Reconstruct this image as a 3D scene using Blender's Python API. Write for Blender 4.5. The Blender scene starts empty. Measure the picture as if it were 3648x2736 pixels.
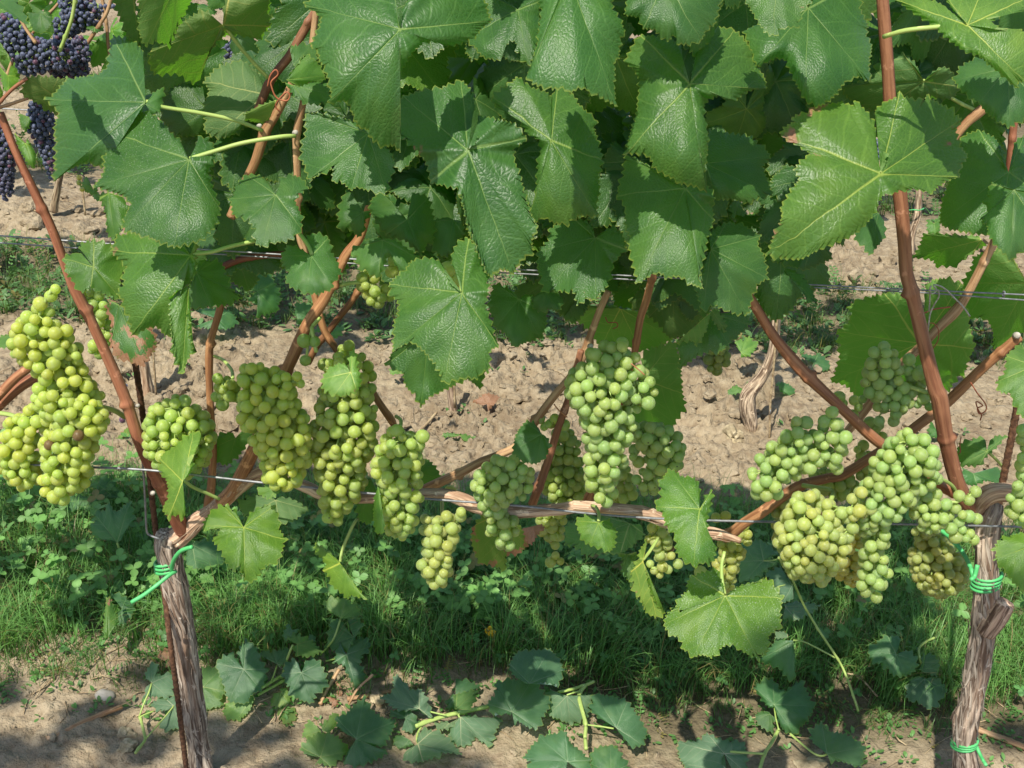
import bpy, math, random
import numpy as np
from mathutils import Vector, Matrix

rad = math.radians
random.seed(7)
rng = np.random.default_rng(11)
scene = bpy.context.scene
COL = scene.collection

# ------------------------------------------------------------------ camera, sky, sun, exposure
PW, PH = 3648.0, 2736.0            # the photograph's pixel size
FOC = 3958.0                       # focal length in those pixels
CAM = np.array([0.0, 0.0, 1.40])
PITCH, ROLL = rad(28.0), rad(3.0)
fwd = np.array([0.0, math.cos(PITCH), -math.sin(PITCH)])
r0 = np.array([1.0, 0.0, 0.0])
u0 = np.array([0.0, math.sin(PITCH), math.cos(PITCH)])
RIGHT = r0 * math.cos(ROLL) + u0 * math.sin(ROLL)
UP = u0 * math.cos(ROLL) - r0 * math.sin(ROLL)
cd = bpy.data.cameras.new("camera")
cam = bpy.data.objects.new("camera", cd)
COL.objects.link(cam)
cam.matrix_world = Matrix(((RIGHT[0], UP[0], -fwd[0], CAM[0]), (RIGHT[1], UP[1], -fwd[1], CAM[1]),
                           (RIGHT[2], UP[2], -fwd[2], CAM[2]), (0, 0, 0, 1)))
cd.sensor_width = 36.0
cd.lens = 36.0 * FOC / PW
cd.clip_start, cd.clip_end = 0.05, 400.0
scene.camera = cam

SUN_EL, SUN_AZ = rad(58.0), rad(27.0)      # height, and how far to the left of straight behind the camera
sun_dir = Vector((-math.sin(SUN_AZ) * math.cos(SUN_EL), -math.cos(SUN_AZ) * math.cos(SUN_EL), math.sin(SUN_EL)))
world = bpy.data.worlds.new("World")
scene.world = world
world.use_nodes = True
wn = world.node_tree
sky = wn.nodes.new("ShaderNodeTexSky")
sky.sky_type = 'NISHITA'
sky.sun_disc = False
sky.sun_elevation = SUN_EL
sky.sun_rotation = math.atan2(sun_dir.x, sun_dir.y)
bg = wn.nodes["Background"]
bg.inputs["Strength"].default_value = 0.135
wn.links.new(sky.outputs[0], bg.inputs["Color"])
sl = bpy.data.lights.new("sun", 'SUN')
sl.energy = 5.0
sl.angle = rad(0.55)
sl.color = (1.0, 0.95, 0.84)
sun = bpy.data.objects.new("sun", sl)
COL.objects.link(sun)
sun.rotation_euler = sun_dir.to_track_quat('Z', 'Y').to_euler()
vs = scene.view_settings
vs.view_transform = 'Standard'
vs.look = 'None'
vs.gamma = 1.0
vs.use_curve_mapping = False
vs.exposure = 0.52
scene.render.engine = 'CYCLES'
scene.cycles.max_bounces = 8
scene.cycles.diffuse_bounces = 4
scene.cycles.transmission_bounces = 4
scene.cycles.caustics_reflective = False
scene.cycles.caustics_refractive = False
scene.cycles.use_denoising = True

# ------------------------------------------------------------------ from the photograph's pixels to places
Z = 2.074
REG = {}
for _row, _y in (("A", 0), ("B", 700), ("C", 1300), ("D", 1936)):
    for _i, _x in enumerate((0, 900, 1800, 2648)):
        REG[_row + str(_i + 1)] = (_x, _y)


def px(reg, pts):
    o = REG[reg]
    return np.array([[o[0] + p[0] / Z, o[1] + p[1] / Z] for p in pts], float)


def rays(P):
    P = np.atleast_2d(np.asarray(P, float))
    x = (P[:, 0] - PW / 2) / FOC
    y = -(P[:, 1] - PH / 2) / FOC
    return fwd[None] + x[:, None] * RIGHT[None] + y[:, None] * UP[None]


def at(P, Y):
    d = rays(P)
    t = (np.asarray(Y, float) - CAM[1]) / d[:, 1]
    return CAM[None] + d * t[:, None]


def atz(P, H):
    d = rays(P)
    t = (np.asarray(H, float) - CAM[2]) / d[:, 2]
    return CAM[None] + d * t[:, None]


def on_plane(P, p0, n):
    d = rays(P)
    t = ((p0 - CAM) @ n) / (d @ n)
    t = np.clip(t, 0.4, 9.0)
    return CAM[None] + d * t[:, None], d


def mscale(w):
    """metres per photograph pixel at a world point"""
    return float((np.asarray(w) - CAM) @ fwd) / FOC


# ------------------------------------------------------------------ noise
def _hash(ix, iy, iz, seed):
    n = (ix.astype(np.int64) * 374761393 + iy.astype(np.int64) * 668265263 + iz.astype(np.int64) * 2147483647 + seed * 974634777)
    n = (n ^ (n >> 13)) * 1274126177
    n = n ^ (n >> 16)
    return (n & 0xFFFFFF).astype(np.float64) / 0xFFFFFF


def vnoise(x, y, z=None, seed=0):
    z = np.zeros_like(x) if z is None else z
    ix, iy, iz = np.floor(x), np.floor(y), np.floor(z)
    fx, fy, fz = x - ix, y - iy, z - iz
    ix, iy, iz = ix.astype(np.int64), iy.astype(np.int64), iz.astype(np.int64)
    sx, sy, sz = fx * fx * (3 - 2 * fx), fy * fy * (3 - 2 * fy), fz * fz * (3 - 2 * fz)
    out = 0
    for a in (0, 1):
        for b in (0, 1):
            for c in (0, 1):
                w = (sx if a else 1 - sx) * (sy if b else 1 - sy) * (sz if c else 1 - sz)
                out = out + w * _hash(ix + a, iy + b, iz + c, seed)
    return out * 2 - 1


def fbm(x, y, z=None, seed=0, oct=4):
    v, a, f = 0, 1.0, 1.0
    for o in range(oct):
        v = v + a * vnoise(x * f, y * f, None if z is None else z * f, seed + o * 17)
        a *= 0.5
        f *= 2.03
    return v


def worley(x, y, seed=0):
    ix, iy = np.floor(x).astype(np.int64), np.floor(y).astype(np.int64)
    d1 = np.full(x.shape, 9.0)
    d2 = np.full(x.shape, 9.0)
    hid = np.zeros(x.shape)
    zz = np.zeros_like(ix)
    for a in (-1, 0, 1):
        for b in (-1, 0, 1):
            cx = ix + a + _hash(ix + a, iy + b, zz, seed)
            cy = iy + b + _hash(ix + a, iy + b, zz, seed + 5)
            d = np.hypot(x - cx, y - cy)
            h = _hash(ix + a, iy + b, zz, seed + 9)
            near = d < d1
            d2 = np.where(near, d1, np.minimum(d2, d))
            hid = np.where(near, h, hid)
            d1 = np.where(near, d, d1)
    return d1, d2, hid


# ------------------------------------------------------------------ objects
WLOC = {}


def tag(o, label=None, cat=None, group=None, kind=None):
    if label: o["label"] = label
    if cat: o["category"] = cat
    if group: o["group"] = group
    if kind: o["kind"] = kind
    return o


def link(o, loc, parent=None):
    COL.objects.link(o)
    WLOC[o.name] = np.array(loc, float)
    if parent is not None:
        o.parent = parent
        o.location = Vector(np.array(loc, float) - WLOC[parent.name])
    else:
        o.location = Vector(loc)
    return o


def empty(name, loc, label, cat, group=None):
    o = bpy.data.objects.new(name, None)
    o.empty_display_size = 0.05
    link(o, loc)
    return tag(o, label, cat, group)


def mesh_data(name, V, F, mat=None, smooth=True, attrs=None, uv=None):
    """V (n,3); F (m,k) one polygon size; attrs {name: (n,) or (n,3) or (n,4)}; uv (n,2)"""
    V = np.asarray(V, np.float32)
    F = np.asarray(F, np.int32)
    me = bpy.data.meshes.new(name)
    me.vertices.add(len(V))
    me.vertices.foreach_set("co", V.ravel())
    k = F.shape[1]
    me.loops.add(F.size)
    me.loops.foreach_set("vertex_index", F.ravel())
    me.polygons.add(len(F))
    me.polygons.foreach_set("loop_start", np.arange(0, F.size, k, dtype=np.int32))
    me.polygons.foreach_set("use_smooth", np.full(len(F), smooth, dtype=bool))
    for n, a in (attrs or {}).items():
        a = np.asarray(a, np.float32)
        if a.ndim == 1:
            me.attributes.new(n, 'FLOAT', 'POINT').data.foreach_set("value", a)
        elif a.shape[1] == 3:
            me.attributes.new(n, 'FLOAT_VECTOR', 'POINT').data.foreach_set("vector", a.ravel())
        else:
            me.attributes.new(n, 'FLOAT_COLOR', 'POINT').data.foreach_set("color", a.ravel())
    if uv is not None:
        l = me.uv_layers.new(name="UVMap")
        l.data.foreach_set("uv", np.asarray(uv, np.float32)[F.ravel()].ravel())
    me.update(calc_edges=True)
    me.validate()
    if mat is not None:
        me.materials.append(mat)
    return me


def mk(name, V, F, mat, parent=None, origin=None, **kw):
    V = np.asarray(V, float)
    c = V.mean(0) if origin is None else np.asarray(origin, float)
    me = mesh_data(name, V - c, F, mat, **kw)
    o = bpy.data.objects.new(name, me)
    return link(o, c, parent)


def share(name, me, loc, parent=None, rot=None, scale=1.0, color=None):
    o = bpy.data.objects.new(name, me)
    link(o, loc, parent)
    if rot is not None:
        o.rotation_euler = rot
    o.scale = (scale,) * 3 if np.isscalar(scale) else scale
    if color is not None:
        o.color = (*color, 1.0)
    return o


def join(parts):
    """[(V,F,attrs)] with the same polygon size -> one"""
    Vs, Fs, As, n = [], [], {}, 0
    for V, F, A in parts:
        Vs.append(V)
        Fs.append(np.asarray(F) + n)
        n += len(V)
        for k, a in (A or {}).items():
            As.setdefault(k, []).append(a)
    return np.concatenate(Vs), np.concatenate(Fs), {k: np.concatenate(a) for k, a in As.items()}


# ------------------------------------------------------------------ shader helpers
class NT:
    def __init__(self, name):
        self.mat = bpy.data.materials.new(name)
        self.mat.use_nodes = True
        self.t = self.mat.node_tree
        self.t.nodes.clear()
        self.out = self.t.nodes.new("ShaderNodeOutputMaterial")

    def n(self, typ, ins=None, **props):
        nd = self.t.nodes.new(typ)
        for k, v in props.items():
            setattr(nd, k, v)
        for k, v in (ins or {}).items():
            s = nd.inputs[k]
            if hasattr(v, "is_output") or isinstance(v, bpy.types.NodeSocket):
                self.t.links.new(v, s)
            else:
                s.default_value = v
        return nd

    def m(self, op, *a, clamp=False):
        nd = self.t.nodes.new("ShaderNodeMath")
        nd.operation = op
        nd.use_clamp = clamp
        for i, v in enumerate(a):
            if isinstance(v, bpy.types.NodeSocket):
                self.t.links.new(v, nd.inputs[i])
            else:
                nd.inputs[i].default_value = v
        return nd.outputs[0]

    def ramp(self, v, lo, hi, a=0.0, b=1.0):
        return self.n("ShaderNodeMapRange", {"Value": v, "From Min": lo, "From Max": hi, "To Min": a, "To Max": b},
                      interpolation_type='SMOOTHSTEP').outputs[0]

    def mix(self, f, a, b, mode='MIX'):
        nd = self.t.nodes.new("ShaderNodeMix")
        nd.data_type = 'RGBA'
        nd.blend_type = mode
        nd.clamp_factor = True
        for i, v in ((0, f), (6, a), (7, b)):
            if isinstance(v, bpy.types.NodeSocket):
                self.t.links.new(v, nd.inputs[i])
            else:
                nd.inputs[i].default_value = (*v, 1.0) if isinstance(v, tuple) and len(v) == 3 else v
        return nd.outputs[2]

    def noise(self, vec, scale, detail=3.0, rough=0.55, dist=0.0):
        ins = {"Scale": scale, "Detail": detail, "Roughness": rough, "Distortion": dist}
        if vec is not None:
            ins["Vector"] = vec
        return self.n("ShaderNodeTexNoise", ins).outputs[0]

    def attr(self, name, typ='GEOMETRY'):
        return self.n("ShaderNodeAttribute", attribute_name=name, attribute_type=typ)

    def finish(self, shader):
        self.t.links.new(shader, self.out.inputs[0])
        return self.mat


def leaf_material():
    t = NT("vine_leaf")
    uv = t.n("ShaderNodeUVMap", uv_map="UVMap").outputs[0]
    sep = t.n("ShaderNodeSeparateXYZ", {0: uv})
    u, v = sep.outputs[0], sep.outputs[1]
    obj = t.n("ShaderNodeObjectInfo")
    rnd = obj.outputs["Random"]
    shift = t.n("ShaderNodeCombineXYZ", {0: t.m('MULTIPLY', rnd, 37.0), 1: t.m('MULTIPLY', rnd, 91.0)}).outputs[0]
    uvr = t.n("ShaderNodeVectorMath", {0: uv, 1: shift}, operation='ADD').outputs[0]
    wob = t.m('MULTIPLY', t.m('SUBTRACT', t.noise(uvr, 3.0, 2.0), 0.5), 0.10)
    th = t.m('ADD', t.m('ARCTAN2', v, u), wob)
    k = t.m('ROUND', t.m('DIVIDE', th, math.pi / 3))
    phi = t.m('SUBTRACT', th, t.m('MULTIPLY', k, math.pi / 3))
    r = t.m('SQRT', t.m('ADD', t.m('MULTIPLY', u, u), t.m('MULTIPLY', v, v)))
    a = t.m('MULTIPLY', r, t.m('COSINE', phi))
    b = t.m('MULTIPLY', r, t.m('SINE', phi))
    ab = t.m('ABSOLUTE', b)
    w = t.m('MULTIPLY', t.m('SUBTRACT', 1.12, r), 0.0065)
    main = t.m('SUBTRACT', 1.0, t.ramp(ab, t.m('MULTIPLY', w, 0.5), t.m('MULTIPLY', w, 1.6)))
    main = t.m('MULTIPLY', main, t.m('LESS_THAN', r, 1.05))
    sg = t.m('MULTIPLY', t.m('SIGN', b), 0.05)
    q = t.m('DIVIDE', t.m('ADD', t.m('SUBTRACT', a, t.m('MULTIPLY', ab, 0.85)), t.m('ADD', sg, t.m('MULTIPLY', wob, 0.25))), 0.16)
    d2 = t.m('ABSOLUTE', t.m('SUBTRACT', t.m('FRACT', q), 0.5))
    sec = t.m('SUBTRACT', 1.0, t.ramp(d2, 0.02, 0.075))
    vor = t.n("ShaderNodeTexVoronoi", {"Vector": uvr, "Scale": 26.0}, feature='DISTANCE_TO_EDGE', voronoi_dimensions='2D').outputs["Distance"]
    vor2 = t.n("ShaderNodeTexVoronoi", {"Vector": uvr, "Scale": 60.0}, feature='DISTANCE_TO_EDGE', voronoi_dimensions='2D').outputs["Distance"]
    tert = t.m('SUBTRACT', 1.0, t.ramp(vor, 0.0, 0.10))
    # relief: little cushions between the veins
    h = t.m('ADD', t.m('MULTIPLY', t.ramp(vor, 0.0, 0.32), 0.55), t.m('MULTIPLY', t.ramp(vor2, 0.0, 0.4), 0.16))
    h = t.m('SUBTRACT', h, t.m('MULTIPLY', main, 0.9))
    h = t.m('SUBTRACT', h, t.m('MULTIPLY', sec, 0.35))
    h = t.m('ADD', h, t.m('MULTIPLY', t.noise(uvr, 7.0, 2.0), 1.0))
    bump = t.n("ShaderNodeBump", {"Strength": 0.27, "Distance": 0.0018, "Height": h}).outputs[0]
    tint = obj.outputs["Color"]
    big = t.noise(uvr, 2.2, 4.0)
    up = t.mix(t.ramp(big, 0.35, 0.7), (0.035, 0.090, 0.023), (0.062, 0.135, 0.034))
    up = t.mix(t.m('MULTIPLY', t.ramp(t.noise(uvr, 1.6, 3.0), 0.50, 0.72), 0.5), up, (0.085, 0.150, 0.028))
    up = t.mix(t.m('MULTIPLY', tert, 0.30), up, (0.085, 0.19, 0.05))
    up = t.mix(t.m('MULTIPLY', sec, 0.28), up, (0.12, 0.24, 0.06))
    up = t.mix(t.m('MULTIPLY', main, 0.75), up, (0.22, 0.31, 0.09))
    lo = t.mix(t.ramp(big, 0.3, 0.75), (0.075, 0.155, 0.060), (0.115, 0.205, 0.080))
    lo = t.mix(t.m('MULTIPLY', sec, 0.5), lo, (0.22, 0.30, 0.12))
    lo = t.mix(t.m('MULTIPLY', main, 0.9), lo, (0.36, 0.42, 0.17))
    geo = t.n("ShaderNodeNewGeometry")
    back = geo.outputs["Backfacing"]
    col = t.mix(back, up, lo)
    col = t.mix(1.0, col, tint, 'MULTIPLY')
    s = t.attr("s").outputs["Fac"]
    rim = t.m('MULTIPLY', t.ramp(s, 0.972, 0.998), 0.38)
    col = t.mix(rim, col, (0.36, 0.38, 0.05))
    # dry brown patches and pale spray residue, by the amounts each leaf carries
    burn = t.attr("burn", 'OBJECT').outputs["Fac"]
    bm = t.m('ADD', t.noise(uvr, 3.2, 5.0, 0.6), t.m('MULTIPLY', s, 0.28))
    bmask = t.m('MULTIPLY', t.ramp(bm, t.m('SUBTRACT', 1.12, burn), t.m('SUBTRACT', 1.18, burn)), t.m('GREATER_THAN', burn, 0.01))
    bcol = t.mix(t.noise(uvr, 14.0, 3.0), (0.23, 0.085, 0.04), (0.41, 0.26, 0.15))
    col = t.mix(bmask, col, bcol)
    dust = t.attr("dust", 'OBJECT').outputs["Fac"]
    dm = t.m('MULTIPLY', t.ramp(t.noise(uvr, 75.0, 2.0), 0.60, 0.72), dust)
    col = t.mix(dm, col, (0.48, 0.52, 0.44))
    fleck = t.m('MULTIPLY', t.ramp(t.noise(uvr, 19.0, 4.0, 0.7), 0.70, 0.78), 0.5)
    col = t.mix(fleck, col, (0.14, 0.17, 0.05))
    rough = t.m('ADD', t.m('MULTIPLY', back, 0.28), t.m('ADD', 0.36, t.m('MULTIPLY', t.noise(uvr, 9.0, 2.0), 0.14)))
    pr = t.n("ShaderNodeBsdfPrincipled", {"Base Color": col, "Roughness": rough, "Normal": bump, "Specular IOR Level": 0.46})
    tr_c = t.mix(t.m('MULTIPLY', main, 0.6), (0.17, 0.50, 0.025), (0.10, 0.20, 0.02))
    tr_c = t.mix(t.m('MULTIPLY', sec, 0.35), tr_c, (0.12, 0.25, 0.02))
    tr_c = t.mix(0.45, tr_c, tint, 'MULTIPLY')
    tr_c = t.mix(bmask, tr_c, (0.26, 0.09, 0.02))
    tl = t.n("ShaderNodeBsdfTranslucent", {"Color": tr_c, "Normal": bump})
    ms = t.n("ShaderNodeMixShader", {0: 0.36, 1: pr.outputs[0], 2: tl.outputs[0]})
    return t.finish(ms.outputs[0])


def green_material(name, trans=0.3, rough=0.5):
    """small plants: colour comes from the mesh's own 'col' attribute"""
    t = NT(name)
    c = t.attr("col").outputs["Color"]
    pr = t.n("ShaderNodeBsdfPrincipled", {"Base Color": c, "Roughness": rough, "Specular IOR Level": 0.35})
    tl = t.n("ShaderNodeBsdfTranslucent", {"Color": t.mix(1.0, c, (1.9, 2.1, 0.7), 'MULTIPLY')})
    ms = t.n("ShaderNodeMixShader", {0: trans, 1: pr.outputs[0], 2: tl.outputs[0]})
    return t.finish(ms.outputs[0])


def cane_material(name, c1, c2, c3, rough=0.55, streak=1.0, bump=0.35):
    t = NT(name)
    tc = t.attr("tc").outputs["Vector"]
    n1 = t.noise(tc, 220.0 * streak, 4.0, 0.6)
    n2 = t.noise(tc, 45.0, 3.0, 0.6)
    geo = t.n("ShaderNodeNewGeometry").outputs["Position"]
    n3 = t.noise(geo, 55.0, 4.0, 0.65)
    col = t.mix(t.ramp(n1, 0.36, 0.66), c1, c2)
    col = t.mix(t.m('MULTIPLY', t.ramp(n2, 0.45, 0.7), 0.6), col, c3)
    col = t.mix(t.m('MULTIPLY', t.ramp(n3, 0.60, 0.68), 0.55), col, tuple(min(1.0, x * 1.6 + 0.06) for x in c2))
    h = t.m('ADD', n1, t.m('MULTIPLY', n3, 0.6))
    bp = t.n("ShaderNodeBump", {"Strength": bump, "Distance": 0.002, "Height": h}).outputs[0]
    pr = t.n("ShaderNodeBsdfPrincipled", {"Base Color": t.mix(1.0, col, t.n("ShaderNodeObjectInfo").outputs["Color"], 'MULTIPLY'),
                                          "Roughness": rough, "Normal": bp, "Specular IOR Level": 0.35})
    return t.finish(pr.outputs[0])


def berry_material(name, red=False):
    t = NT(name)
    oi = t.n("ShaderNodeObjectInfo")
    tc = t.n("ShaderNodeTexCoord").outputs["Object"]
    r = oi.outputs["Random"]
    sh = t.n("ShaderNodeVectorMath", {0: tc, 1: t.n("ShaderNodeCombineXYZ", {0: t.m('MULTIPLY', r, 50.0)}).outputs[0]}, operation='ADD').outputs[0]
    bloom = t.ramp(t.noise(sh, 1.3, 3.0, 0.6), 0.35, 0.75)
    speck = t.ramp(t.noise(sh, 9.0, 2.0), 0.66, 0.74)
    vein = t.ramp(t.noise(sh, 4.0, 3.0), 0.45, 0.8)
    sep = t.n("ShaderNodeSeparateXYZ", {0: tc})
    scar = t.ramp(sep.outputs[2], -0.975, -0.99)
    c = oi.outputs["Color"]
    if red:
        col = t.mix(t.m('MULTIPLY', bloom, 0.75), c, (0.115, 0.135, 0.215))
        col = t.mix(t.m('MULTIPLY', t.m('GREATER_THAN', r, 0.9), 0.7), col, (0.10, 0.02, 0.035))
        pr = t.n("ShaderNodeBsdfPrincipled", {"Base Color": col, "Roughness": t.m('ADD', 0.36, t.m('MULTIPLY', bloom, 0.3)), "Specular IOR Level": 0.3, "Sheen Weight": 0.4, "Sheen Roughness": 0.5, "Sheen Tint": (0.6, 0.7, 1.0, 1.0)})
        return t.finish(pr.outputs[0])
    hue = t.mix(r, (0.94, 1.04, 0.95), (1.13, 1.04, 0.85))
    col = t.mix(1.0, c, hue, 'MULTIPLY')
    col = t.mix(t.m('MULTIPLY', vein, 0.35), col, t.mix(1.0, col, (1.25, 1.0, 0.7), 'MULTIPLY'))
    col = t.mix(t.m('MULTIPLY', bloom, 0.36), col, (0.44, 0.51, 0.34))
    col = t.mix(t.m('MULTIPLY', speck, 0.4), col, (0.40, 0.33, 0.13))
    col = t.mix(t.m('MULTIPLY', t.m('GREATER_THAN', r, 0.998), 0.85), col, (0.16, 0.075, 0.05))
    col = t.mix(scar, col, (0.06, 0.035, 0.02))
    pr = t.n("ShaderNodeBsdfPrincipled", {"Base Color": col, "Roughness": t.m('ADD', 0.36, t.m('MULTIPLY', bloom, 0.22)),
                                          "Specular IOR Level": 0.38, "Subsurface Weight": 1.0, "Sheen Weight": 0.12, "Sheen Roughness": 0.45,
                                          "Subsurface Radius": (1.0, 1.0, 0.55), "Subsurface Scale": 0.0060})
    tl = t.n("ShaderNodeBsdfTranslucent", {"Color": t.mix(1.0, col, (2.0, 1.95, 1.4), 'MULTIPLY')})
    ms = t.n("ShaderNodeMixShader", {0: 0.42, 1: pr.outputs[0], 2: tl.outputs[0]})
    return t.finish(ms.outputs[0])


def plain_material(name, c1, c2, scale=60.0, rough=0.6, metal=0.0, bump=0.2, spec=0.4):
    t = NT(name)
    p = t.n("ShaderNodeNewGeometry").outputs["Position"]
    n = t.noise(p, scale, 4.0, 0.6)
    col = t.mix(t.ramp(n, 0.35, 0.68), c1, c2)
    bp = t.n("ShaderNodeBump", {"Strength": bump, "Distance": 0.002, "Height": n}).outputs[0]
    pr = t.n("ShaderNodeBsdfPrincipled", {"Base Color": col, "Roughness": rough, "Metallic": metal, "Normal": bp, "Specular IOR Level": spec})
    return t.finish(pr.outputs[0])


def soil_material():
    t = NT("soil")
    p = t.n("ShaderNodeNewGeometry").outputs["Position"]
    n1 = t.noise(p, 2.3, 5.0, 0.6)
    n2 = t.noise(p, 38.0, 5.0, 0.65)
    n3 = t.noise(p, 190.0, 3.0, 0.6)
    col = t.mix(t.ramp(n1, 0.35, 0.65), (0.205, 0.155, 0.098), (0.290, 0.228, 0.148))
    col = t.mix(t.m('MULTIPLY', t.ramp(n2, 0.40, 0.72), 0.55), col, (0.41, 0.338, 0.232))
    col = t.mix(t.m('MULTIPLY', t.ramp(n2, 0.48, 0.30), 0.6), col, (0.165, 0.118, 0.075))
    green = t.attr("cover").outputs["Fac"]
    col = t.mix(green, col, t.mix(n2, (0.075, 0.060, 0.035), (0.13, 0.11, 0.06)))
    vor = t.n("ShaderNodeTexVoronoi", {"Vector": p, "Scale": 55.0}).outputs["Distance"]
    h = t.m('ADD', t.m('MULTIPLY', n2, 1.4), t.m('ADD', t.m('MULTIPLY', n3, 0.5), t.m('MULTIPLY', vor, -0.7)))
    bp = t.n("ShaderNodeBump", {"Strength": 0.9, "Distance": 0.009, "Height": h}).outputs[0]
    pr = t.n("ShaderNodeBsdfPrincipled", {"Base Color": col, "Roughness": 0.95, "Normal": bp, "Specular IOR Level": 0.15})
    return t.finish(pr.outputs[0])


M_LEAF = leaf_material()
M_GREEN = green_material("weed_leaf")
M_GRASS = green_material("grass_blade", 0.28, 0.45)
M_CANE = cane_material("ripe_cane", (0.19, 0.070, 0.036), (0.34, 0.150, 0.078), (0.42, 0.265, 0.160), 0.6, 1.0, 0.6)
M_TAN = cane_material("tan_cane", (0.24, 0.125, 0.060), (0.46, 0.295, 0.155), (0.30, 0.150, 0.080), 0.6, 1.0, 0.6)
M_BARK = cane_material("old_bark", (0.085, 0.058, 0.042), (0.50, 0.42, 0.335), (0.27, 0.165, 0.105), 0.92, 1.1, 1.0)
M_PEEL = cane_material("peeling_bark", (0.27, 0.160, 0.098), (0.66, 0.48, 0.33), (0.44, 0.24, 0.14), 0.85, 1.0, 0.9)
M_PETIOLE = cane_material("green_stalk", (0.26, 0.36, 0.085), (0.36, 0.44, 0.13), (0.30, 0.34, 0.10), 0.5, 1.0, 0.1)
M_BERRY = berry_material("white_berry")
M_RED = berry_material("dark_berry", True)
M_WIRE = plain_material("galvanised_wire", (0.16, 0.165, 0.17), (0.28, 0.285, 0.29), 120.0, 0.5, 0.5, 0.1)
M_RUST = plain_material("rusty_steel", (0.060, 0.030, 0.018), (0.150, 0.075, 0.040), 170.0, 0.9, 0.0, 0.7, 0.2)
M_TIE = plain_material("green_plastic", (0.055, 0.36, 0.10), (0.095, 0.44, 0.15), 40.0, 0.5, 0.0, 0.05, 0.5)
M_STRING = plain_material("grey_string", (0.30, 0.27, 0.22), (0.50, 0.46, 0.40), 200.0, 0.9)
M_SOIL = soil_material()
M_CLOD = plain_material("dry_clod", (0.235, 0.185, 0.112), (0.42, 0.350, 0.225), 45.0, 0.95, 0.0, 0.8, 0.1)
M_STONE = plain_material("pale_stone", (0.34, 0.30, 0.24), (0.46, 0.42, 0.35), 60.0, 0.85, 0.0, 0.3, 0.2)
M_STRAW = plain_material("dry_straw", (0.20, 0.135, 0.075), (0.44, 0.34, 0.20), 90.0, 0.9, 0.0, 0.3, 0.2)
M_DEAD = plain_material("dead_leaf", (0.22, 0.085, 0.035), (0.40, 0.21, 0.10), 75.0, 0.8, 0.0, 0.5, 0.25)
M_FLOWER = plain_material("yellow_petal", (0.75, 0.42, 0.010), (0.80, 0.50, 0.015), 60.0, 0.6)


# ------------------------------------------------------------------ tubes
def smooth_path(P, step):
    P = np.asarray(P, float)
    if len(P) == 2:
        Q = P
    else:
        Q = []
        E = np.vstack([2 * P[0] - P[1], P, 2 * P[-1] - P[-2]])
        for i in range(1, len(E) - 2):
            for s in np.linspace(0, 1, 12, endpoint=False):
                p0, p1, p2, p3 = E[i - 1], E[i], E[i + 1], E[i + 2]
                Q.append(0.5 * (2 * p1 + (p2 - p0) * s + (2 * p0 - 5 * p1 + 4 * p2 - p3) * s * s + (3 * p1 - p0 - 3 * p2 + p3) * s ** 3))
        Q.append(P[-1])
        Q = np.array(Q)
    L = np.r_[0, np.cumsum(np.linalg.norm(np.diff(Q[:, :3], axis=0), axis=1))]
    n = max(3, int(L[-1] / step) + 1)
    s = np.linspace(0, L[-1], n)
    return np.stack([np.interp(s, L, Q[:, j]) for j in range(Q.shape[1])], 1), s


def tube(P, R, sides=12, step=0.006, disp=None, cap=True):
    """P (n,3) world points, R radii at the points; disp(angle, length, tc) -> factor on the radius"""
    PR = np.c_[np.asarray(P, float), np.broadcast_to(np.asarray(R, float), (len(P),))]
    Q, L = smooth_path(PR, step)
    C, Rr = Q[:, :3], Q[:, 3]
    T = np.gradient(C, axis=0)
    T /= np.linalg.norm(T, axis=1)[:, None] + 1e-12
    ref = np.array([0.0, 1.0, 0.0]) if abs(T[0, 1]) < 0.9 else np.array([1.0, 0, 0])
    A = np.cross(T, ref)
    A /= np.linalg.norm(A, axis=1)[:, None] + 1e-12
    B = np.cross(T, A)
    ang = np.linspace(0, 2 * math.pi, sides, endpoint=False)
    ca, sa = np.cos(ang), np.sin(ang)
    n = len(C)
    rr = np.repeat(Rr[:, None], sides, 1)
    tc = np.stack([np.broadcast_to(ca, (n, sides)) * rr, np.broadcast_to(sa, (n, sides)) * rr, np.broadcast_to(L[:, None] * 0.06, (n, sides))], 2)
    if disp is not None:
        rr = rr * disp(np.broadcast_to(ang, (n, sides)), np.broadcast_to(L[:, None], (n, sides)), tc)
    V = C[:, None] + A[:, None] * (ca[None, :, None] * rr[..., None]) + B[:, None] * (sa[None, :, None] * rr[..., None])
    V = V.reshape(-1, 3)
    tcv = tc.reshape(-1, 3)
    i = np.arange(n - 1)[:, None] * sides
    j = np.arange(sides)[None]
    j2 = (j + 1) % sides
    F = np.stack([i + j, i + j2, i + sides + j2, i + sides + j], 2).reshape(-1, 4)
    F = np.concatenate([F[:, [0, 1, 2]], F[:, [0, 2, 3]]])
    if cap:
        e0, e1 = len(V), len(V) + 1
        V = np.vstack([V, C[0] - T[0] * Rr[0] * 0.25, C[-1] + T[-1] * Rr[-1] * 0.25])
        tcv = np.vstack([tcv, [0, 0, 0], [0, 0, L[-1] * 0.06]])
        jj = np.arange(sides)
        k2 = (jj + 1) % sides
        F = np.vstack([F, np.stack([np.full(sides, e0), k2, jj], 1), np.stack([np.full(sides, e1), (n - 1) * sides + jj, (n - 1) * sides + k2], 1)])
    return V, F[:, ::-1], {"tc": tcv}


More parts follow.
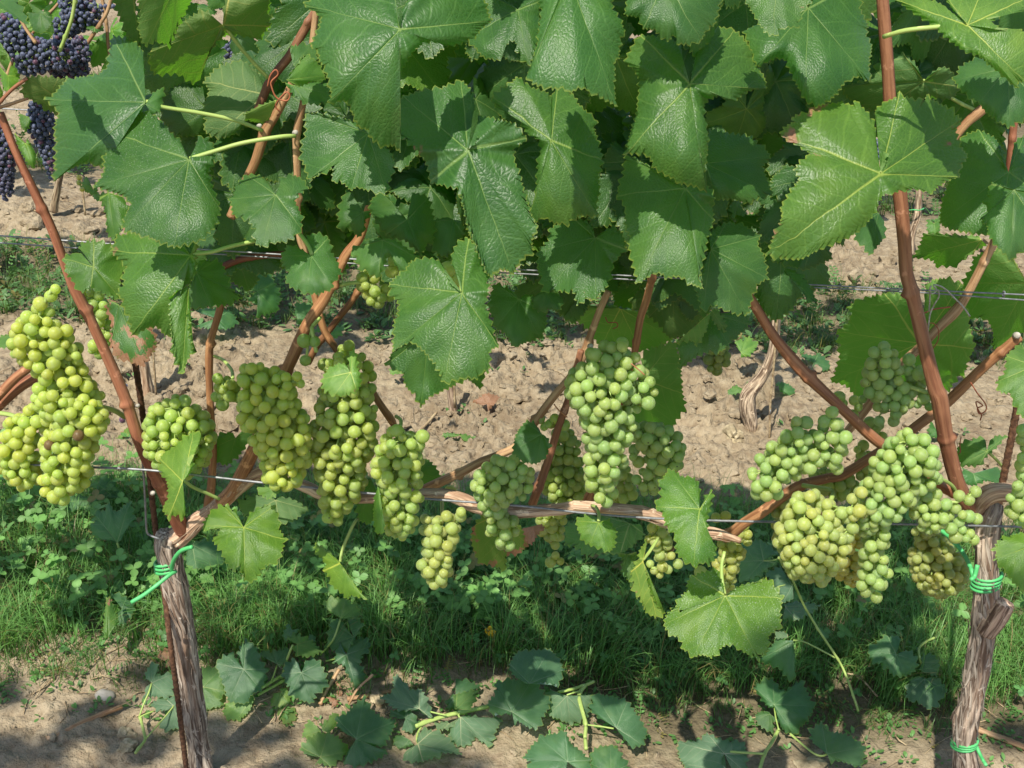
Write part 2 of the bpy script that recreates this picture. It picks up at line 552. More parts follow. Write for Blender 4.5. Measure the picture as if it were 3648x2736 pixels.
def nodes_disp(seed, gap=0.075, swell=0.32, ridge=0.05):
    r = random.Random(seed)
    ph = r.uniform(0, gap)
    side = r.uniform(0, 6.28)

    def f(a, l, tc):
        d = (l + ph) % gap
        k = np.floor((l + ph) / gap)
        d = np.minimum(d, gap - d)
        k = np.floor((l + ph) / gap + 0.5)
        sw = 1 + 0.6 * swell * np.exp(-(d / 0.0034) ** 2)
        bud = 0.55 * np.exp(-(d / 0.004) ** 2) * np.clip(np.cos(a - side - k * math.pi), 0, 1) ** 6
        return (sw + bud) * (1 + ridge * np.sin(a * 9 + 2 * np.sin(l * 20)) * 0.4 + ridge * fbm(tc[..., 0] * 260, tc[..., 1] * 260, l * 24, seed))
    return f


def bark_disp(seed, amp=0.16, knots=()):
    def f(a, l, tc):
        ca, sa = np.cos(a), np.sin(a)
        n = fbm(ca * 5.0, sa * 5.0, l * 9.0, seed, 4)
        rg = 1 - np.abs(vnoise(ca * 10.0 + 0.8 * n, sa * 10.0, l * 13.0, seed + 3))
        o = 1 + amp * (0.50 * n + 0.85 * (rg - 0.6) + 0.35 * vnoise(ca * 22, sa * 22, l * 22.0, seed + 6)) + 0.05 * fbm(ca * 1.4, sa * 1.4, l * 16.0, seed + 8, 2)
        for kl, ka, kh in knots:
            dd = ((l - kl) / 0.014) ** 2 + ((((a - ka + math.pi) % (2 * math.pi)) - math.pi) / 0.6) ** 2
            o = o + kh * np.exp(-dd) * (1 + 0.5 * n)
        return o
    return f
# ------------------------------------------------------------------ vine leaves
def parse(s):
    pts, stars = [], []
    for tok in s.split():
        if tok.endswith("*"):
            stars.append(len(pts))
            tok = tok[:-1]
        x, y = tok.split(",")
        pts.append((float(x), float(y)))
    return np.array(pts, float), stars


def leaf_grid(J, pts, stars, tooth, seed, rings=11, amp=1.0):
    """Flat leaf: J the point where the stalk meets the blade, pts the outline from one side of the stalk notch round to the other,
    stars the lobe tips (main veins run to them). Gives 2-D points, fraction from J to the rim, vein coordinates and triangles."""
    r = random.Random(seed)
    R = np.hypot(*(pts - J).T)
    ang = np.unwrap(np.arctan2(pts[:, 1] - J[1], pts[:, 0] - J[0]))
    cand = sorted(stars, key=lambda i: -R[i])
    chosen = []
    for i in cand:
        if all(abs(ang[i] - ang[c]) > rad(30) for c in chosen) and len(chosen) < 5:
            chosen.append(i)
    if not chosen:
        chosen = [int(np.argmax(R))]
    chosen.sort()
    # resample each stretch of outline with teeth
    seg_pts, keep = [], []
    for i in range(len(pts) - 1):
        seg_pts.append((pts[i], pts[i + 1]))
    out, tooff, par = [], [], []
    Ltot = 0.0
    # gentle corner rounding away from the tips
    P2, idx = [], []
    for i, p in enumerate(pts):
        if 0 < i < len(pts) - 1 and i not in stars:
            a, b = pts[i - 1], pts[i + 1]
            P2 += [p + (a - p) * 0.22, p + (b - p) * 0.22]
            idx += [i - 0.22, i + 0.22]
        else:
            P2.append(p)
            idx.append(float(i))
    P2, idx = np.array(P2), np.array(idx)
    L = np.r_[0, np.cumsum(np.hypot(*np.diff(P2, axis=0).T))]
    # tooth boundaries follow arc length, tips are tooth tips
    l = 0.0
    tl = []
    while l < L[-1] - tooth * 0.4:
        tl.append(l)
        l += tooth * r.choice((0.6, 0.8, 1.0, 1.25, 1.6)) * r.uniform(0.85, 1.15)
    tl.append(L[-1])
    samp, off = [], []
    for a, b in zip(tl[:-1], tl[1:]):
        k = r.uniform(0.55, 1.2) * (b - a) / tooth
        for f, o in ((0.0, -0.42), (0.32, 0.02), (0.62, 0.62), (0.78, 0.36)):
            samp.append(a + (b - a) * f)
            off.append(o * k)
    samp.append(L[-1])
    off.append(0.0)
    samp, off = np.array(samp), np.array(off) * tooth * 0.50 * amp
    off[:3] *= 0.2
    off[-4:] *= 0.2
    B = np.stack([np.interp(samp, L, P2[:, 0]), np.interp(samp, L, P2[:, 1])], 1)
    par = np.interp(samp, L, idx)
    T = np.gradient(B, axis=0)
    Nn = np.stack([T[:, 1], -T[:, 0]], 1)
    Nn /= np.linalg.norm(Nn, axis=1)[:, None] + 1e-9
    Nn *= np.sign((Nn * (B - J)).sum(1))[:, None]
    S = np.linspace(0, 1, rings + 1)[1:] ** 0.85
    m = len(B)
    Rmax = R.max()
    Rb = np.hypot(*(B - J).T)
    # canonical angles: veins every 60 degrees
    kx = np.array([0.0] + [float(c) for c in chosen] + [len(pts) - 1.0])
    ky = np.array([-45.0] + [60.0 * i for i in range(len(chosen))] + [60.0 * (len(chosen) - 1) + 45.0])
    ky = ky - 60.0 * (len(chosen) // 2)
    kx[1:-1] += np.arange(len(chosen)) * 1e-4
    ca = np.radians(np.interp(par, kx, ky))
    flat, sfrac, uv = [np.asarray(J, float)[None]], [np.zeros(1)], [np.zeros((1, 2))]
    for s in S:
        w = np.clip((s - 0.80) / 0.20, 0, 1) ** 1.5
        Q = J + s * (B - J) + Nn * (off * w)[:, None]
        flat.append(Q)
        sfrac.append(np.full(m, s))
        rr = s * Rb / Rmax
        uv.append(np.stack([rr * np.cos(ca), rr * np.sin(ca)], 1))
    flat, sfrac, uv = np.concatenate(flat), np.concatenate(sfrac), np.concatenate(uv)
    j = np.arange(m - 1)
    F = [np.stack([np.zeros(m - 1, int), 1 + j, 2 + j], 1)]
    for k in range(rings - 1):
        a = 1 + k * m
        F.append(np.stack([a + j, a + m + j, a + m + j + 1], 1))
        F.append(np.stack([a + j, a + m + j + 1, a + j + 1], 1))
    F = np.concatenate(F)
    main = pts[chosen[len(chosen) // 2]] - J if len(chosen) >= 3 else pts[max(chosen, key=lambda c: R[c])] - J
    fi = np.arange(len(flat))
    ray = np.r_[0, np.tile(np.arange(m), rings)]
    seg = np.interp(par, kx, np.arange(len(kx)))      # position between veins
    mid = np.r_[0, np.tile(np.abs(np.sin(math.pi * seg)), rings)]
    return flat, sfrac, uv, F, main / (np.linalg.norm(main) + 1e-9), Rmax, mid


def leaf_bend(flat, J, sfrac, main, Rmax, mid, seed, fold, cup, wave, droop):
    """how far each point lies behind the leaf's middle plane, in units of the leaf's length"""
    d = (flat - J) / Rmax
    a = d @ main
    b = d[:, 0] * -main[1] + d[:, 1] * main[0]
    r2 = (d ** 2).sum(1)
    th = np.arctan2(b, a)
    r = random.Random(seed)
    z = fold * (np.sqrt(b * b + 0.03) - 0.173) + cup * r2 + droop * np.clip(a, 0, 2) ** 2
    z = z + wave * sfrac ** 2 * (np.sin(3 * th + r.uniform(0, 6)) * 0.6 + np.sin(5 * th + r.uniform(0, 6)) * 0.45 + np.sin(11 * th + r.uniform(0, 6)) * 0.22)
    z = z + r.uniform(-0.03, 0.13) * sfrac ** 6
    z = z - 0.042 * mid * np.sqrt(sfrac) * (1.2 - sfrac) - 0.012 * fbm(d[:, 0] * 5, d[:, 1] * 5, None, seed, 2)
    z = z + 0.08 * fbm(d[:, 0] * 1.7, d[:, 1] * 1.7, None, seed + 3, 2) * sfrac
    return z


NSEED = [100]


def traced_leaf(parent, reg, J, outline, Y=None, H=None, tilt=40, yaw=0, under=False, fold=0.46, cup=0.13, wave=0.10, droop=0.24,
                tint=(1, 1, 1), burn=0.0, dust=0.0, tooth=21.0, name="leaf", label=None, stalk=None, floor=None, amp=1.0):
    NSEED[0] += 1
    seed = NSEED[0]
    r = random.Random(seed)
    pts, stars = parse(outline)
    P = px(reg, pts)
    Jp = px(reg, [J])[0]
    flat, sf, uv, F, main, Rmax, mid = leaf_grid(Jp, P, stars, tooth, seed, amp=amp)
    p0 = at(Jp, Y)[0] if Y is not None else atz(Jp, H)[0]
    t, w = rad(tilt + (6 + r.uniform(-9, 9) if Y is not None and tilt > 15 else 0)), rad(yaw + r.uniform(-15, 15))
    n = np.array([math.sin(w) * math.cos(t), -math.cos(w) * math.cos(t), math.sin(t)])
    W, D = on_plane(flat, p0, n)
    size = Rmax * mscale(p0)
    z = leaf_bend(flat, Jp, sf, main, Rmax, mid, seed, fold * r.uniform(0.6, 1.3), cup * r.uniform(0.7, 1.3), wave, droop)
    u = D / np.linalg.norm(D, axis=1)[:, None]
    W = W + u * (z * size)[:, None]
    if floor is not None:
        low = np.clip(floor - W[:, 2], 0, None)
        W = W + u * (low / u[:, 2])[:, None]
    # upper side towards the viewer unless the photo shows the underside
    v = np.cross(W[F[:, 1]] - W[F[:, 0]], W[F[:, 2]] - W[F[:, 0]]).sum(0)
    facing = (v @ (CAM - p0)) > 0
    if facing == under:
        F = F[:, ::-1]
    o = mk(name, W, F, M_LEAF, parent, origin=p0, attrs={"s": sf}, uv=uv)
    kk = r.uniform(0.9, 1.1) * (1.3 if under and Y is not None and 1.3 < Y < 1.4 else 1.0)  # far undersides brightened: sun shining through is put into their tint
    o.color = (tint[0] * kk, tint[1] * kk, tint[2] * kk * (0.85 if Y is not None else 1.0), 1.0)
    o["burn"] = float(burn) if burn > 0 or r.random() > 0.22 else 0.21
    o["dust"] = float(dust)
    if label: o["label"] = label
    if stalk is not None:
        sp = px(reg, stalk)
        n_ = len(sp)
        back = 0.035 if Y is not None else 0.0
        if Y is not None:
            S = at(sp, np.linspace(p0[1] + 0.004, p0[1] + 0.004 + back, n_))
        else:
            S = atz(sp, np.linspace(p0[2], max(0.012, p0[2] * 0.5), n_))
        S[0] = p0 + (np.array([0, 0.003, 0]) if Y is not None else 0)
        Vt, Ft, At = tube(S, 0.0021, 8, 0.006)
        mk("petiole", Vt, Ft, M_PETIOLE, o, attrs=At)
    return o


# a few ready-made leaf shapes for the foliage that fills the rows
def generic_leaf(seed):
    r = random.Random(seed)
    A, Rr, stars = [], [], []
    lob = [(-128, 0.62 + r.uniform(-.06, .06)), (-62, 0.86 + r.uniform(-.06, .06)), (0, 1.0), (62, 0.86 + r.uniform(-.06, .06)), (128, 0.62 + r.uniform(-.06, .06))]
    seq = [(-168, 0.42)]
    deep = r.uniform(0.60, 0.8)
    for i, (a, q) in enumerate(lob):
        seq.append((a - 16, q * 0.86))
        seq.append((a + r.uniform(-3, 3), q))
        stars.append(len(seq) - 1)
        seq.append((a + 16, q * 0.86))
        if i < 4:
            seq.append((0.5 * (a + lob[i + 1][0]), min(q, lob[i + 1][1]) * deep))
    seq.append((168, 0.42))
    pts = np.array([[q * math.sin(rad(a)), -q * math.cos(rad(a))] for a, q in seq])
    J = np.zeros(2)
    flat, sf, uv, F, main, Rmax, mid = leaf_grid(J, pts, stars, 0.085, seed, rings=6)
    z = leaf_bend(flat, J, sf, main, Rmax, mid, seed, r.uniform(0.12, 0.4), r.uniform(0.05, 0.3), 0.08, r.uniform(-0.05, 0.2))
    V = np.c_[flat, -z]
    v = np.cross(V[F[:, 1]] - V[F[:, 0]], V[F[:, 2]] - V[F[:, 0]]).sum(0)
    if v[2] < 0:
        F = F[:, ::-1]
    return mesh_data("vine_leaf_shape", V, F, M_LEAF, attrs={"s": sf}, uv=uv)


GENERIC = [generic_leaf(900 + i) for i in range(8)]


def fill_leaf(parent, pos, size, tilt, yaw, swing, r, tint=(1, 1, 1)):
    t, w = rad(tilt), rad(yaw)
    n = Vector((math.sin(w) * math.cos(t), -math.cos(w) * math.cos(t), math.sin(t)))
    d = Vector((math.sin(rad(swing)), 0.05, -math.cos(rad(swing))))
    d = (d - n * d.dot(n)).normalized()
    yv = -d
    xv = yv.cross(n)
    M = Matrix((xv, yv, n)).transposed()
    k = r.uniform(0.85, 1.12)
    if r.random() < 0.08:
        tint = (tint[0] * 1.7, tint[1] * 1.4, tint[2] * 0.9)
    o = share("leaf", r.choice(GENERIC), pos, parent, M.to_euler(), size, (tint[0] * k, tint[1] * k, tint[2] * k))
    o["burn"] = 0.0 if r.random() > 0.06 else 0.25
    o["dust"] = 0.0
    return o
# ------------------------------------------------------------------ the ground
def strips(y, x=0.0):
    """0..1: how much grows on the ground at depth y (grass alleys between bare strips under the vines)"""
    def band(a, b, e):
        return np.clip((y - a) / e, 0, 1) * np.clip((b - y) / e, 0, 1)
    return np.maximum.reduce([band(1.50 - 0.16 * np.clip((x + 0.15) / 0.4, 0, 1), 2.08, 0.10), 0.75 * band(2.86, 3.42, 0.10), 0.9 * band(4.15, 4.75, 0.15), 0.9 * band(5.4, 6.0, 0.15)])


def ground_height(x, y):
    cover = strips(y + 0.05 * vnoise(x * 3.0, y * 3.0, None, 4), x)
    fade = np.clip(14.0 / np.maximum(y, 1), 0, 1) * np.clip(8.0 / np.maximum(np.abs(x), 1), 0, 1)
    h = 0.016 * fbm(x * 3.2, y * 3.2, None, 21, 3)
    d1, d2, hid = worley(x * 26 + 0.6 * vnoise(x * 30, y * 30, None, 2), y * 26 + 0.6 * vnoise(x * 30, y * 30, None, 3), 31)
    rough = 0.35 + 0.65 * np.clip(vnoise(x * 2.1, y * 2.6, None, 8) * 1.6 + 0.55, 0, 1)
    rough = rough * np.clip((y - 1.2) / 0.9, 0.30, 1)
    c = np.clip(d2 - d1, 0, 0.35) / 0.35
    h = h + (1 - 0.75 * cover) * rough * (0.021 * c * hid + 0.013 * fbm(x * 42, y * 42, None, 41, 3))
    e1, e2, eh = worley(x * 9 + 0.5 * vnoise(x * 11, y * 11, None, 12), y * 9 + 0.5 * vnoise(x * 11, y * 11, None, 13), 51)
    h = h + (1 - 0.8 * cover) * rough * 0.022 * np.clip(eh - 0.62, 0, 1) * np.clip(e2 - e1, 0, 0.4) * 4
    h = h - (1 - cover) * 0.006 * (1 - np.clip((e2 - e1) / 0.045, 0, 1)) * (rough < 0.75)
    return h * fade - 0.004, cover


def build_ground():
    xs = np.arange(-1.3, 1.3001, 0.0062)
    g = [1.3]
    while g[-1] < 4.0: g.append(g[-1] + 0.012)
    while g[-1] < 70: g.append(g[-1] * 1.12)
    xs = np.r_[-np.array(g[1:])[::-1], xs, np.array(g[1:])]
    y = [-60.0, -25, -10, -4, -1.5, 0, 0.5, 0.9]
    while y[-1] < 6.5: y.append(y[-1] + 0.0041 * y[-1])
    while y[-1] < 160: y.append(y[-1] * 1.08)
    ys = np.array(y)
    X, Y = np.meshgrid(xs, ys)
    H, cover = ground_height(X, Y)
    V = np.stack([X, Y, H], 2).reshape(-1, 3)
    nx, ny = len(xs), len(ys)
    i = np.arange(ny - 1)[:, None] * nx
    j = np.arange(nx - 1)[None]
    F = np.stack([i + j, i + j + 1, i + nx + j + 1, i + nx + j], 2).reshape(-1, 4)
    o = mk("ground", V, F, M_SOIL, origin=(0, 0, 0), attrs={"cover": cover.ravel() * 0.8})
    tag(o, "bare brown vineyard soil crossed by strips of grass", "ground", kind="structure")


build_ground()


def gz(x, y):
    h, c = ground_height(np.atleast_1d(np.asarray(x, float)), np.atleast_1d(np.asarray(y, float)))
    return h, c


def ico(sub):
    import bmesh
    bm = bmesh.new()
    bmesh.ops.create_icosphere(bm, subdivisions=sub, radius=1.0)
    bm.verts.ensure_lookup_table()
    V = np.array([v.co[:] for v in bm.verts])
    F = np.array([[v.index for v in f.verts] for f in bm.faces])
    bm.free()
    return V, F


ICO1, ICO2, ICO3 = ico(1), ico(2), ico(3)


def lumps(n, sampler, smin, smax, seed, base=ICO2):
    g = np.random.default_rng(seed)
    V0, F0 = base
    parts = []
    xy = sampler(g, n)
    hz, cov = gz(xy[:, 0], xy[:, 1])
    keep = g.random(len(xy)) > cov * 1.2
    for (x, y), h in zip(xy[keep], hz[keep]):
        s = smin * (smax / smin) ** (g.random() ** 3.0)
        off = g.random(3) * 60
        q = V0 * (1 + 0.46 * fbm(V0[:, 0] * 1.3 + off[0], V0[:, 1] * 1.3 + off[1], V0[:, 2] * 1.3 + off[2], 5, 3))[:, None]
        q = q * s * np.array([g.uniform(.8, 1.35), g.uniform(.8, 1.35), g.uniform(.5, .85)])
        a = g.uniform(0, 6.28)
        q = np.stack([q[:, 0] * math.cos(a) - q[:, 1] * math.sin(a), q[:, 0] * math.sin(a) + q[:, 1] * math.cos(a), q[:, 2]], 1)
        parts.append((q + np.array([x, y, h + s * 0.12]), F0, None))
    return join(parts)


def in_view(g, n, y0, y1, power=1.0):
    y = y0 + (y1 - y0) * g.random(n) ** power
    x = (g.random(n) * 2 - 1) * (0.62 * np.hypot(y, 1.3) + 0.15)
    return np.stack([x, y], 1)


V, F, _ = lumps(3000, lambda g, n: in_view(g, n, 2.02, 3.0), 0.0028, 0.021, 3)
V2, F2, _ = lumps(1800, lambda g, n: in_view(g, n, 3.3, 4.6), 0.005, 0.030, 4)
V3, F3, _ = lumps(900, lambda g, n: in_view(g, n, 1.20, 1.62), 0.0016, 0.009, 6)
V, F, _ = join([(V, F, None), (V2, F2, None), (V3, F3, None)])
tag(mk("soil_clods", V, F, M_SOIL, smooth=False, origin=(0, 0, 0)), "crumbly pale soil clods strewn over the bare strips", "soil clods", kind="stuff")


# ------------------------------------------------------------------ grass and small plants
def blades(xy, zz, length, width, lean, az, colr, segs=5, droop=1.2):
    n = len(xy)
    t = np.linspace(0, 1, segs + 1)
    bend = lean[:, None] * (0.35 * t + 0.65 * t ** 2) * droop
    # arc: integrate direction
    dt = 1.0 / segs
    ang = bend
    up = np.cos(ang)
    out = np.sin(ang)
    cz = np.concatenate([np.zeros((n, 1)), np.cumsum((up[:, 1:] + up[:, :-1]) / 2 * dt, 1)], 1) * length[:, None]
    co = np.concatenate([np.zeros((n, 1)), np.cumsum((out[:, 1:] + out[:, :-1]) / 2 * dt, 1)], 1) * length[:, None]
    ca, sa = np.cos(az), np.sin(az)
    C = np.stack([xy[:, 0, None] + co * ca[:, None], xy[:, 1, None] + co * sa[:, None], zz[:, None] + cz], 2)
    w = width[:, None] * (1 - t[None] ** 1.6) * 0.5 + 0.00008
    side = np.stack([-sa, ca, np.zeros(n)], 1)
    Lf = C - side[:, None] * w[..., None]
    Rt = C + side[:, None] * w[..., None]
    V = np.stack([Lf, Rt], 2).reshape(n, -1, 3)
    k = np.arange(segs) * 2
    q = np.stack([k, k + 1, k + 3, k + 2], 1)
    F = (np.arange(n)[:, None, None] * (2 * (segs + 1)) + q[None]).reshape(-1, 4)
    col = np.repeat(colr[:, None], 2 * (segs + 1), 1)
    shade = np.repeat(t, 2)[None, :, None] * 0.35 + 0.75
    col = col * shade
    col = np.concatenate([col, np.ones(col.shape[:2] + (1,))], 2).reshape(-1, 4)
    return V.reshape(-1, 3), F, {"col": col}


def greens(g, n, base, var, yellow=0.12):
    c = np.tile(np.array(base), (n, 1)) * (1 + var * (g.random((n, 1)) * 2 - 1))
    y = g.random(n) < yellow
    c[y] = np.array([0.20, 0.17, 0.06]) * (0.7 + 0.6 * g.random((y.sum(), 1)))
    return c


def grass(n, y0, y1, seed, lmin, lmax, w, base, tuft=26):
    g = np.random.default_rng(seed)
    nt = n // tuft
    c = in_view(g, nt, y0, y1)
    d = vnoise(c[:, 0] * 3.1, c[:, 1] * 3.1, None, seed) * 0.5 + 0.5
    c = c[g.random(nt) < 0.25 + 0.9 * d]
    nt = len(c)
    taz = g.uniform(0, 6.28, nt)
    xy = np.repeat(c, tuft, 0) + g.normal(0, 0.016, (nt * tuft, 2))
    az = np.repeat(taz, tuft) + g.normal(0, 0.9, nt * tuft)
    n = len(xy)
    zz, cov = gz(xy[:, 0], xy[:, 1])
    ln = g.uniform(lmin, lmax, n) * np.repeat(g.uniform(0.6, 1.2, nt), tuft)
    lean = np.abs(g.normal(1.6, 0.6, n))
    return blades(xy, zz - 0.004, ln, w * g.uniform(0.6, 1.3, n), lean, az, greens(g, n, base, 0.35))


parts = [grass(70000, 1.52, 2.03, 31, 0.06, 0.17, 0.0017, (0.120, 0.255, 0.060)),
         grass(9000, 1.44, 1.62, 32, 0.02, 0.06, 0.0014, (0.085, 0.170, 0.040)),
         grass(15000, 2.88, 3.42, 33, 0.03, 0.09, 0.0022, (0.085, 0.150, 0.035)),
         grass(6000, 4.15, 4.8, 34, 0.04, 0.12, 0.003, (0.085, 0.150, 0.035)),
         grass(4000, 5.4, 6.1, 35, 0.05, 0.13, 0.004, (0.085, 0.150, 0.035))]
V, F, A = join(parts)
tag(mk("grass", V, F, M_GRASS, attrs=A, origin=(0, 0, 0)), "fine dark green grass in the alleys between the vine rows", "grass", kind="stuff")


def leaflets(C, D, Nn, length, width, colr, notch=0.0):
    """oval leaflets: C base, D direction, Nn normal; a fold along the middle"""
    n = len(C)
    S = np.cross(D, Nn)
    prof = np.array([(0.0, 0.10), (0.28, 0.78), (0.58, 1.0), (0.86, 0.72), (1.0, 0.22)])
    rows = []
    for a, b in prof:
        mid = C + D * (length * a)[:, None] - Nn * (length * 0.10 * a * a)[:, None]
        e = (width * 0.5 * b)[:, None]
        upl = Nn * (width * 0.10 * b)[:, None]
        tipf = (length * notch * (0.10 if a > 0.95 else 0.0))[:, None] if notch else 0
        rows += [mid - S * e + upl + D * tipf, mid - D * tipf, mid + S * e + upl + D * tipf]
    V = np.stack(rows, 1)
    q = []
    for k in range(len(prof) - 1):
        b = 3 * k
        q += [(b, b + 1, b + 4, b + 3), (b + 1, b + 2, b + 5, b + 4)]
    F = (np.arange(n)[:, None, None] * (3 * len(prof)) + np.array(q)[None]).reshape(-1, 4)
    col = np.concatenate([np.repeat(colr[:, None], 3 * len(prof), 1), np.ones((n, 3 * len(prof), 1))], 2)
    col[:, 1::3, :3] *= 1.18
    return V.reshape(-1, 3), F, {"col": col.reshape(-1, 4)}


def unit(a):
    return a / (np.linalg.norm(a, axis=1)[:, None] + 1e-9)


def clover(n, y0, y1, seed, hmin, hmax, smin, smax, base, dens=None):
    g = np.random.default_rng(seed)
    xy = in_view(g, n * 2, y0, y1)
    d = vnoise(xy[:, 0] * 2.3, xy[:, 1] * 2.3, None, seed) * 0.5 + 0.5
    if dens is not None:
        d = d * dens(xy)
    xy = xy[g.random(len(xy)) < d][:n]
    n = len(xy)
    zz, _ = gz(xy[:, 0], xy[:, 1])
    hgt = g.uniform(hmin, hmax, n)
    tip = np.stack([xy[:, 0] + g.normal(0, 0.25, n) * hgt, xy[:, 1] + g.normal(-0.1, 0.25, n) * hgt, zz + hgt], 1)
    Nn = unit(np.stack([g.normal(0, 0.28, n), g.normal(-0.25, 0.25, n), np.ones(n)], 1))
    A = unit(np.cross(Nn, np.stack([g.normal(0, 1, n), g.normal(0, 1, n), g.normal(0, .2, n)], 1)))
    B = np.cross(Nn, A)
    s = g.uniform(smin, smax, n)
    colr = greens(g, n, base, 0.3, 0.03)
    out = []
    for k in range(3):
        an = k * 2.094 + g.normal(0, 0.12, n)
        D = A * np.cos(an)[:, None] + B * np.sin(an)[:, None]
        D = unit(D + Nn * g.uniform(-0.15, 0.35, n)[:, None])
        Nk = unit(Nn - D * (Nn * D).sum(1)[:, None])
        out.append(leaflets(tip, D, Nk, s, s * g.uniform(0.78, 0.98, n), colr, 1.0))
    # stalks
    az = np.arctan2(tip[:, 1] - xy[:, 1], tip[:, 0] - xy[:, 0])
    out.append(blades(xy, zz - 0.003, hgt * 1.02, np.full(n, 0.0016), np.hypot(tip[:, 0] - xy[:, 0], tip[:, 1] - xy[:, 1]) / hgt * 1.25, az, colr * 1.3, 5, 1.0))
    return join(out)


def left_heavy(xy):
    return np.clip(0.55 - xy[:, 0] * 0.9, 0.12, 1.0)


V, F, A = join([clover(1500, 1.60, 2.04, 51, 0.03, 0.12, 0.011, 0.019, (0.12, 0.25, 0.060), left_heavy),
                clover(1100, 1.60, 2.04, 52, 0.03, 0.12, 0.011, 0.018, (0.11, 0.23, 0.060)),
                clover(160, 1.50, 1.68, 53, 0.01, 0.05, 0.008, 0.013, (0.080, 0.19, 0.055))])
tag(mk("clover", V, F, M_GREEN, attrs=A, origin=(0, 0, 0)), "three-leaved clover growing through the grass under the vines", "clover", kind="stuff")


def vetch(n, y0, y1, seed, length, ls, base, rise=0.5, pairs=6):
    g = np.random.default_rng(seed)
    xy = in_view(g, n, y0, y1)
    zz, _ = gz(xy[:, 0], xy[:, 1])
    az = g.uniform(0, 6.28, n)
    el = np.abs(g.normal(rise, 0.35, n))
    L = length * g.uniform(0.6, 1.4, n)
    D = np.stack([np.cos(az) * np.cos(el), np.sin(az) * np.cos(el), np.sin(el)], 1)
    S = np.stack([-np.sin(az), np.cos(az), np.zeros(n)], 1)
    up = np.cross(D, S)
    up *= np.sign(up[:, 2:3])
    base0 = np.c_[xy, zz + 0.002]
    colr = greens(g, n, base, 0.35, 0.05)
    out = []
    for k in range(pairs):
        f = (k + 0.8) / pairs
        C = base0 + D * (L * f)[:, None] - np.array([0, 0, 1.0]) * (L * 0.25 * f * f)[:, None]
        C[:, 2] = np.maximum(C[:, 2], zz + 0.003)
        for sg in (-1, 1):
            dd = unit(S * sg + D * 0.35 + up * g.normal(0.1, 0.2, n)[:, None])
            nn = unit(up + 0.2 * g.normal(0, 1, (n, 3)))
            nn = unit(nn - dd * (nn * dd).sum(1)[:, None])
            out.append(leaflets(C, dd, nn, ls * g.uniform(0.7, 1.2, n), ls * 0.52 * g.uniform(0.8, 1.2, n), colr))
    out.append(blades(np.c_[xy], zz, L, np.full(n, 0.0013), (math.pi / 2 - el), az, colr * 1.2, 5, 1.2))
    return join(out)


def rosettes(n, y0, y1, seed, s0, base, k=5):
    g = np.random.default_rng(seed)
    xy = in_view(g, n, y0, y1)
    zz, _ = gz(xy[:, 0], xy[:, 1])
    out = []
    colr = greens(g, n, base, 0.3, 0.04)
    for i in range(k):
        az = i * 2.4 + g.uniform(0, 6.28, n)
        el = g.uniform(0.15, 0.9, n)
        D = np.stack([np.cos(az) * np.cos(el), np.sin(az) * np.cos(el), np.sin(el)], 1)
        S = np.stack([-np.sin(az), np.cos(az), np.zeros(n)], 1)
        up = np.cross(D, S)
        up *= np.sign(up[:, 2:3] + 1e-6)
        s = s0 * g.uniform(0.5, 1.3, n)
        out.append(leaflets(np.c_[xy, zz + 0.002] + D * (s * 0.5)[:, None], D, up, s, s * g.uniform(0.4, 0.65, n), colr))
    return join(out)


V, F, A = join([vetch(520, 1.55, 2.04, 61, 0.085, 0.0095, (0.085, 0.205, 0.058)),
                vetch(230, 1.42, 1.70, 62, 0.06, 0.008, (0.085, 0.19, 0.05), 0.3),
                vetch(800, 2.90, 3.42, 63, 0.09, 0.013, (0.085, 0.165, 0.050), 0.7),
                vetch(260, 4.15, 4.8, 64, 0.12, 0.016, (0.085, 0.165, 0.045), 0.8),
                rosettes(700, 1.36, 1.66, 65, 0.010, (0.085, 0.185, 0.050)),
                rosettes(60, 2.1, 2.9, 66, 0.012, (0.075, 0.165, 0.045)),
                rosettes(900, 2.86, 3.46, 67, 0.024, (0.075, 0.150, 0.050), 7),
                rosettes(300, 4.1, 4.8, 68, 0.03, (0.075, 0.150, 0.045), 7)])
tag(mk("weeds", V, F, M_GREEN, attrs=A, origin=(0, 0, 0)), "small leafy weeds and vetch on the soil and among the grass", "weeds", kind="stuff")


def litter(n, y0, y1, seed, lmin, lmax):
    g = np.random.default_rng(seed)
    xy = in_view(g, n, y0, y1)
    zz, cov = gz(xy[:, 0], xy[:, 1])
    out = []
    for (x, y), z in zip(xy, zz):
        a = g.uniform(0, 6.28)
        l = g.uniform(lmin, lmax)
        d = np.array([math.cos(a), math.sin(a), g.normal(0, 0.12)]) * l
        p = np.array([x, y, z + 0.002])
        m = p + d * 0.5 + np.array([g.normal(0, 0.12) * l, g.normal(0, 0.12) * l, 0.002])
        out.append(tube([p, m, p + d], g.uniform(0.0005, 0.0013), 4, 0.02)[:2] + (None,))
    return join(out)


V, F, _ = join([litter(800, 1.36, 1.85, 71, 0.02, 0.09), litter(160, 2.0, 2.95, 72, 0.02, 0.10), litter(130, 3.3, 4.4, 73, 0.03, 0.12)])
tag(mk("dry_straw", V, F, M_STRAW, origin=(0, 0, 0)), "dry grass stalks and straw lying on the soil", "straw", kind="stuff")
# ------------------------------------------------------------------ the vines
ROW = 1.25
ROW2 = 2.47
ROW3 = 3.72
VA = empty("grape_vine", at(px("D1", [(1505, 1842)]), ROW)[0], "green-leaved white grape vine whose grey trunk with a green tie stands at the lower left", "grape vine", "grape vines in the front row")
VB = empty("grape_vine", at(px("D4", [(1640, 1842)]), ROW)[0], "white grape vine whose pale grooved trunk with two green ties stands at the lower right", "grape vine", "grape vines in the front row")
VC = empty("grape_vine", np.array([-1.35, ROW, 0.0]), "vine reaching in behind the large yellow-green cluster at the left edge", "grape vine", "grape vines in the front row")


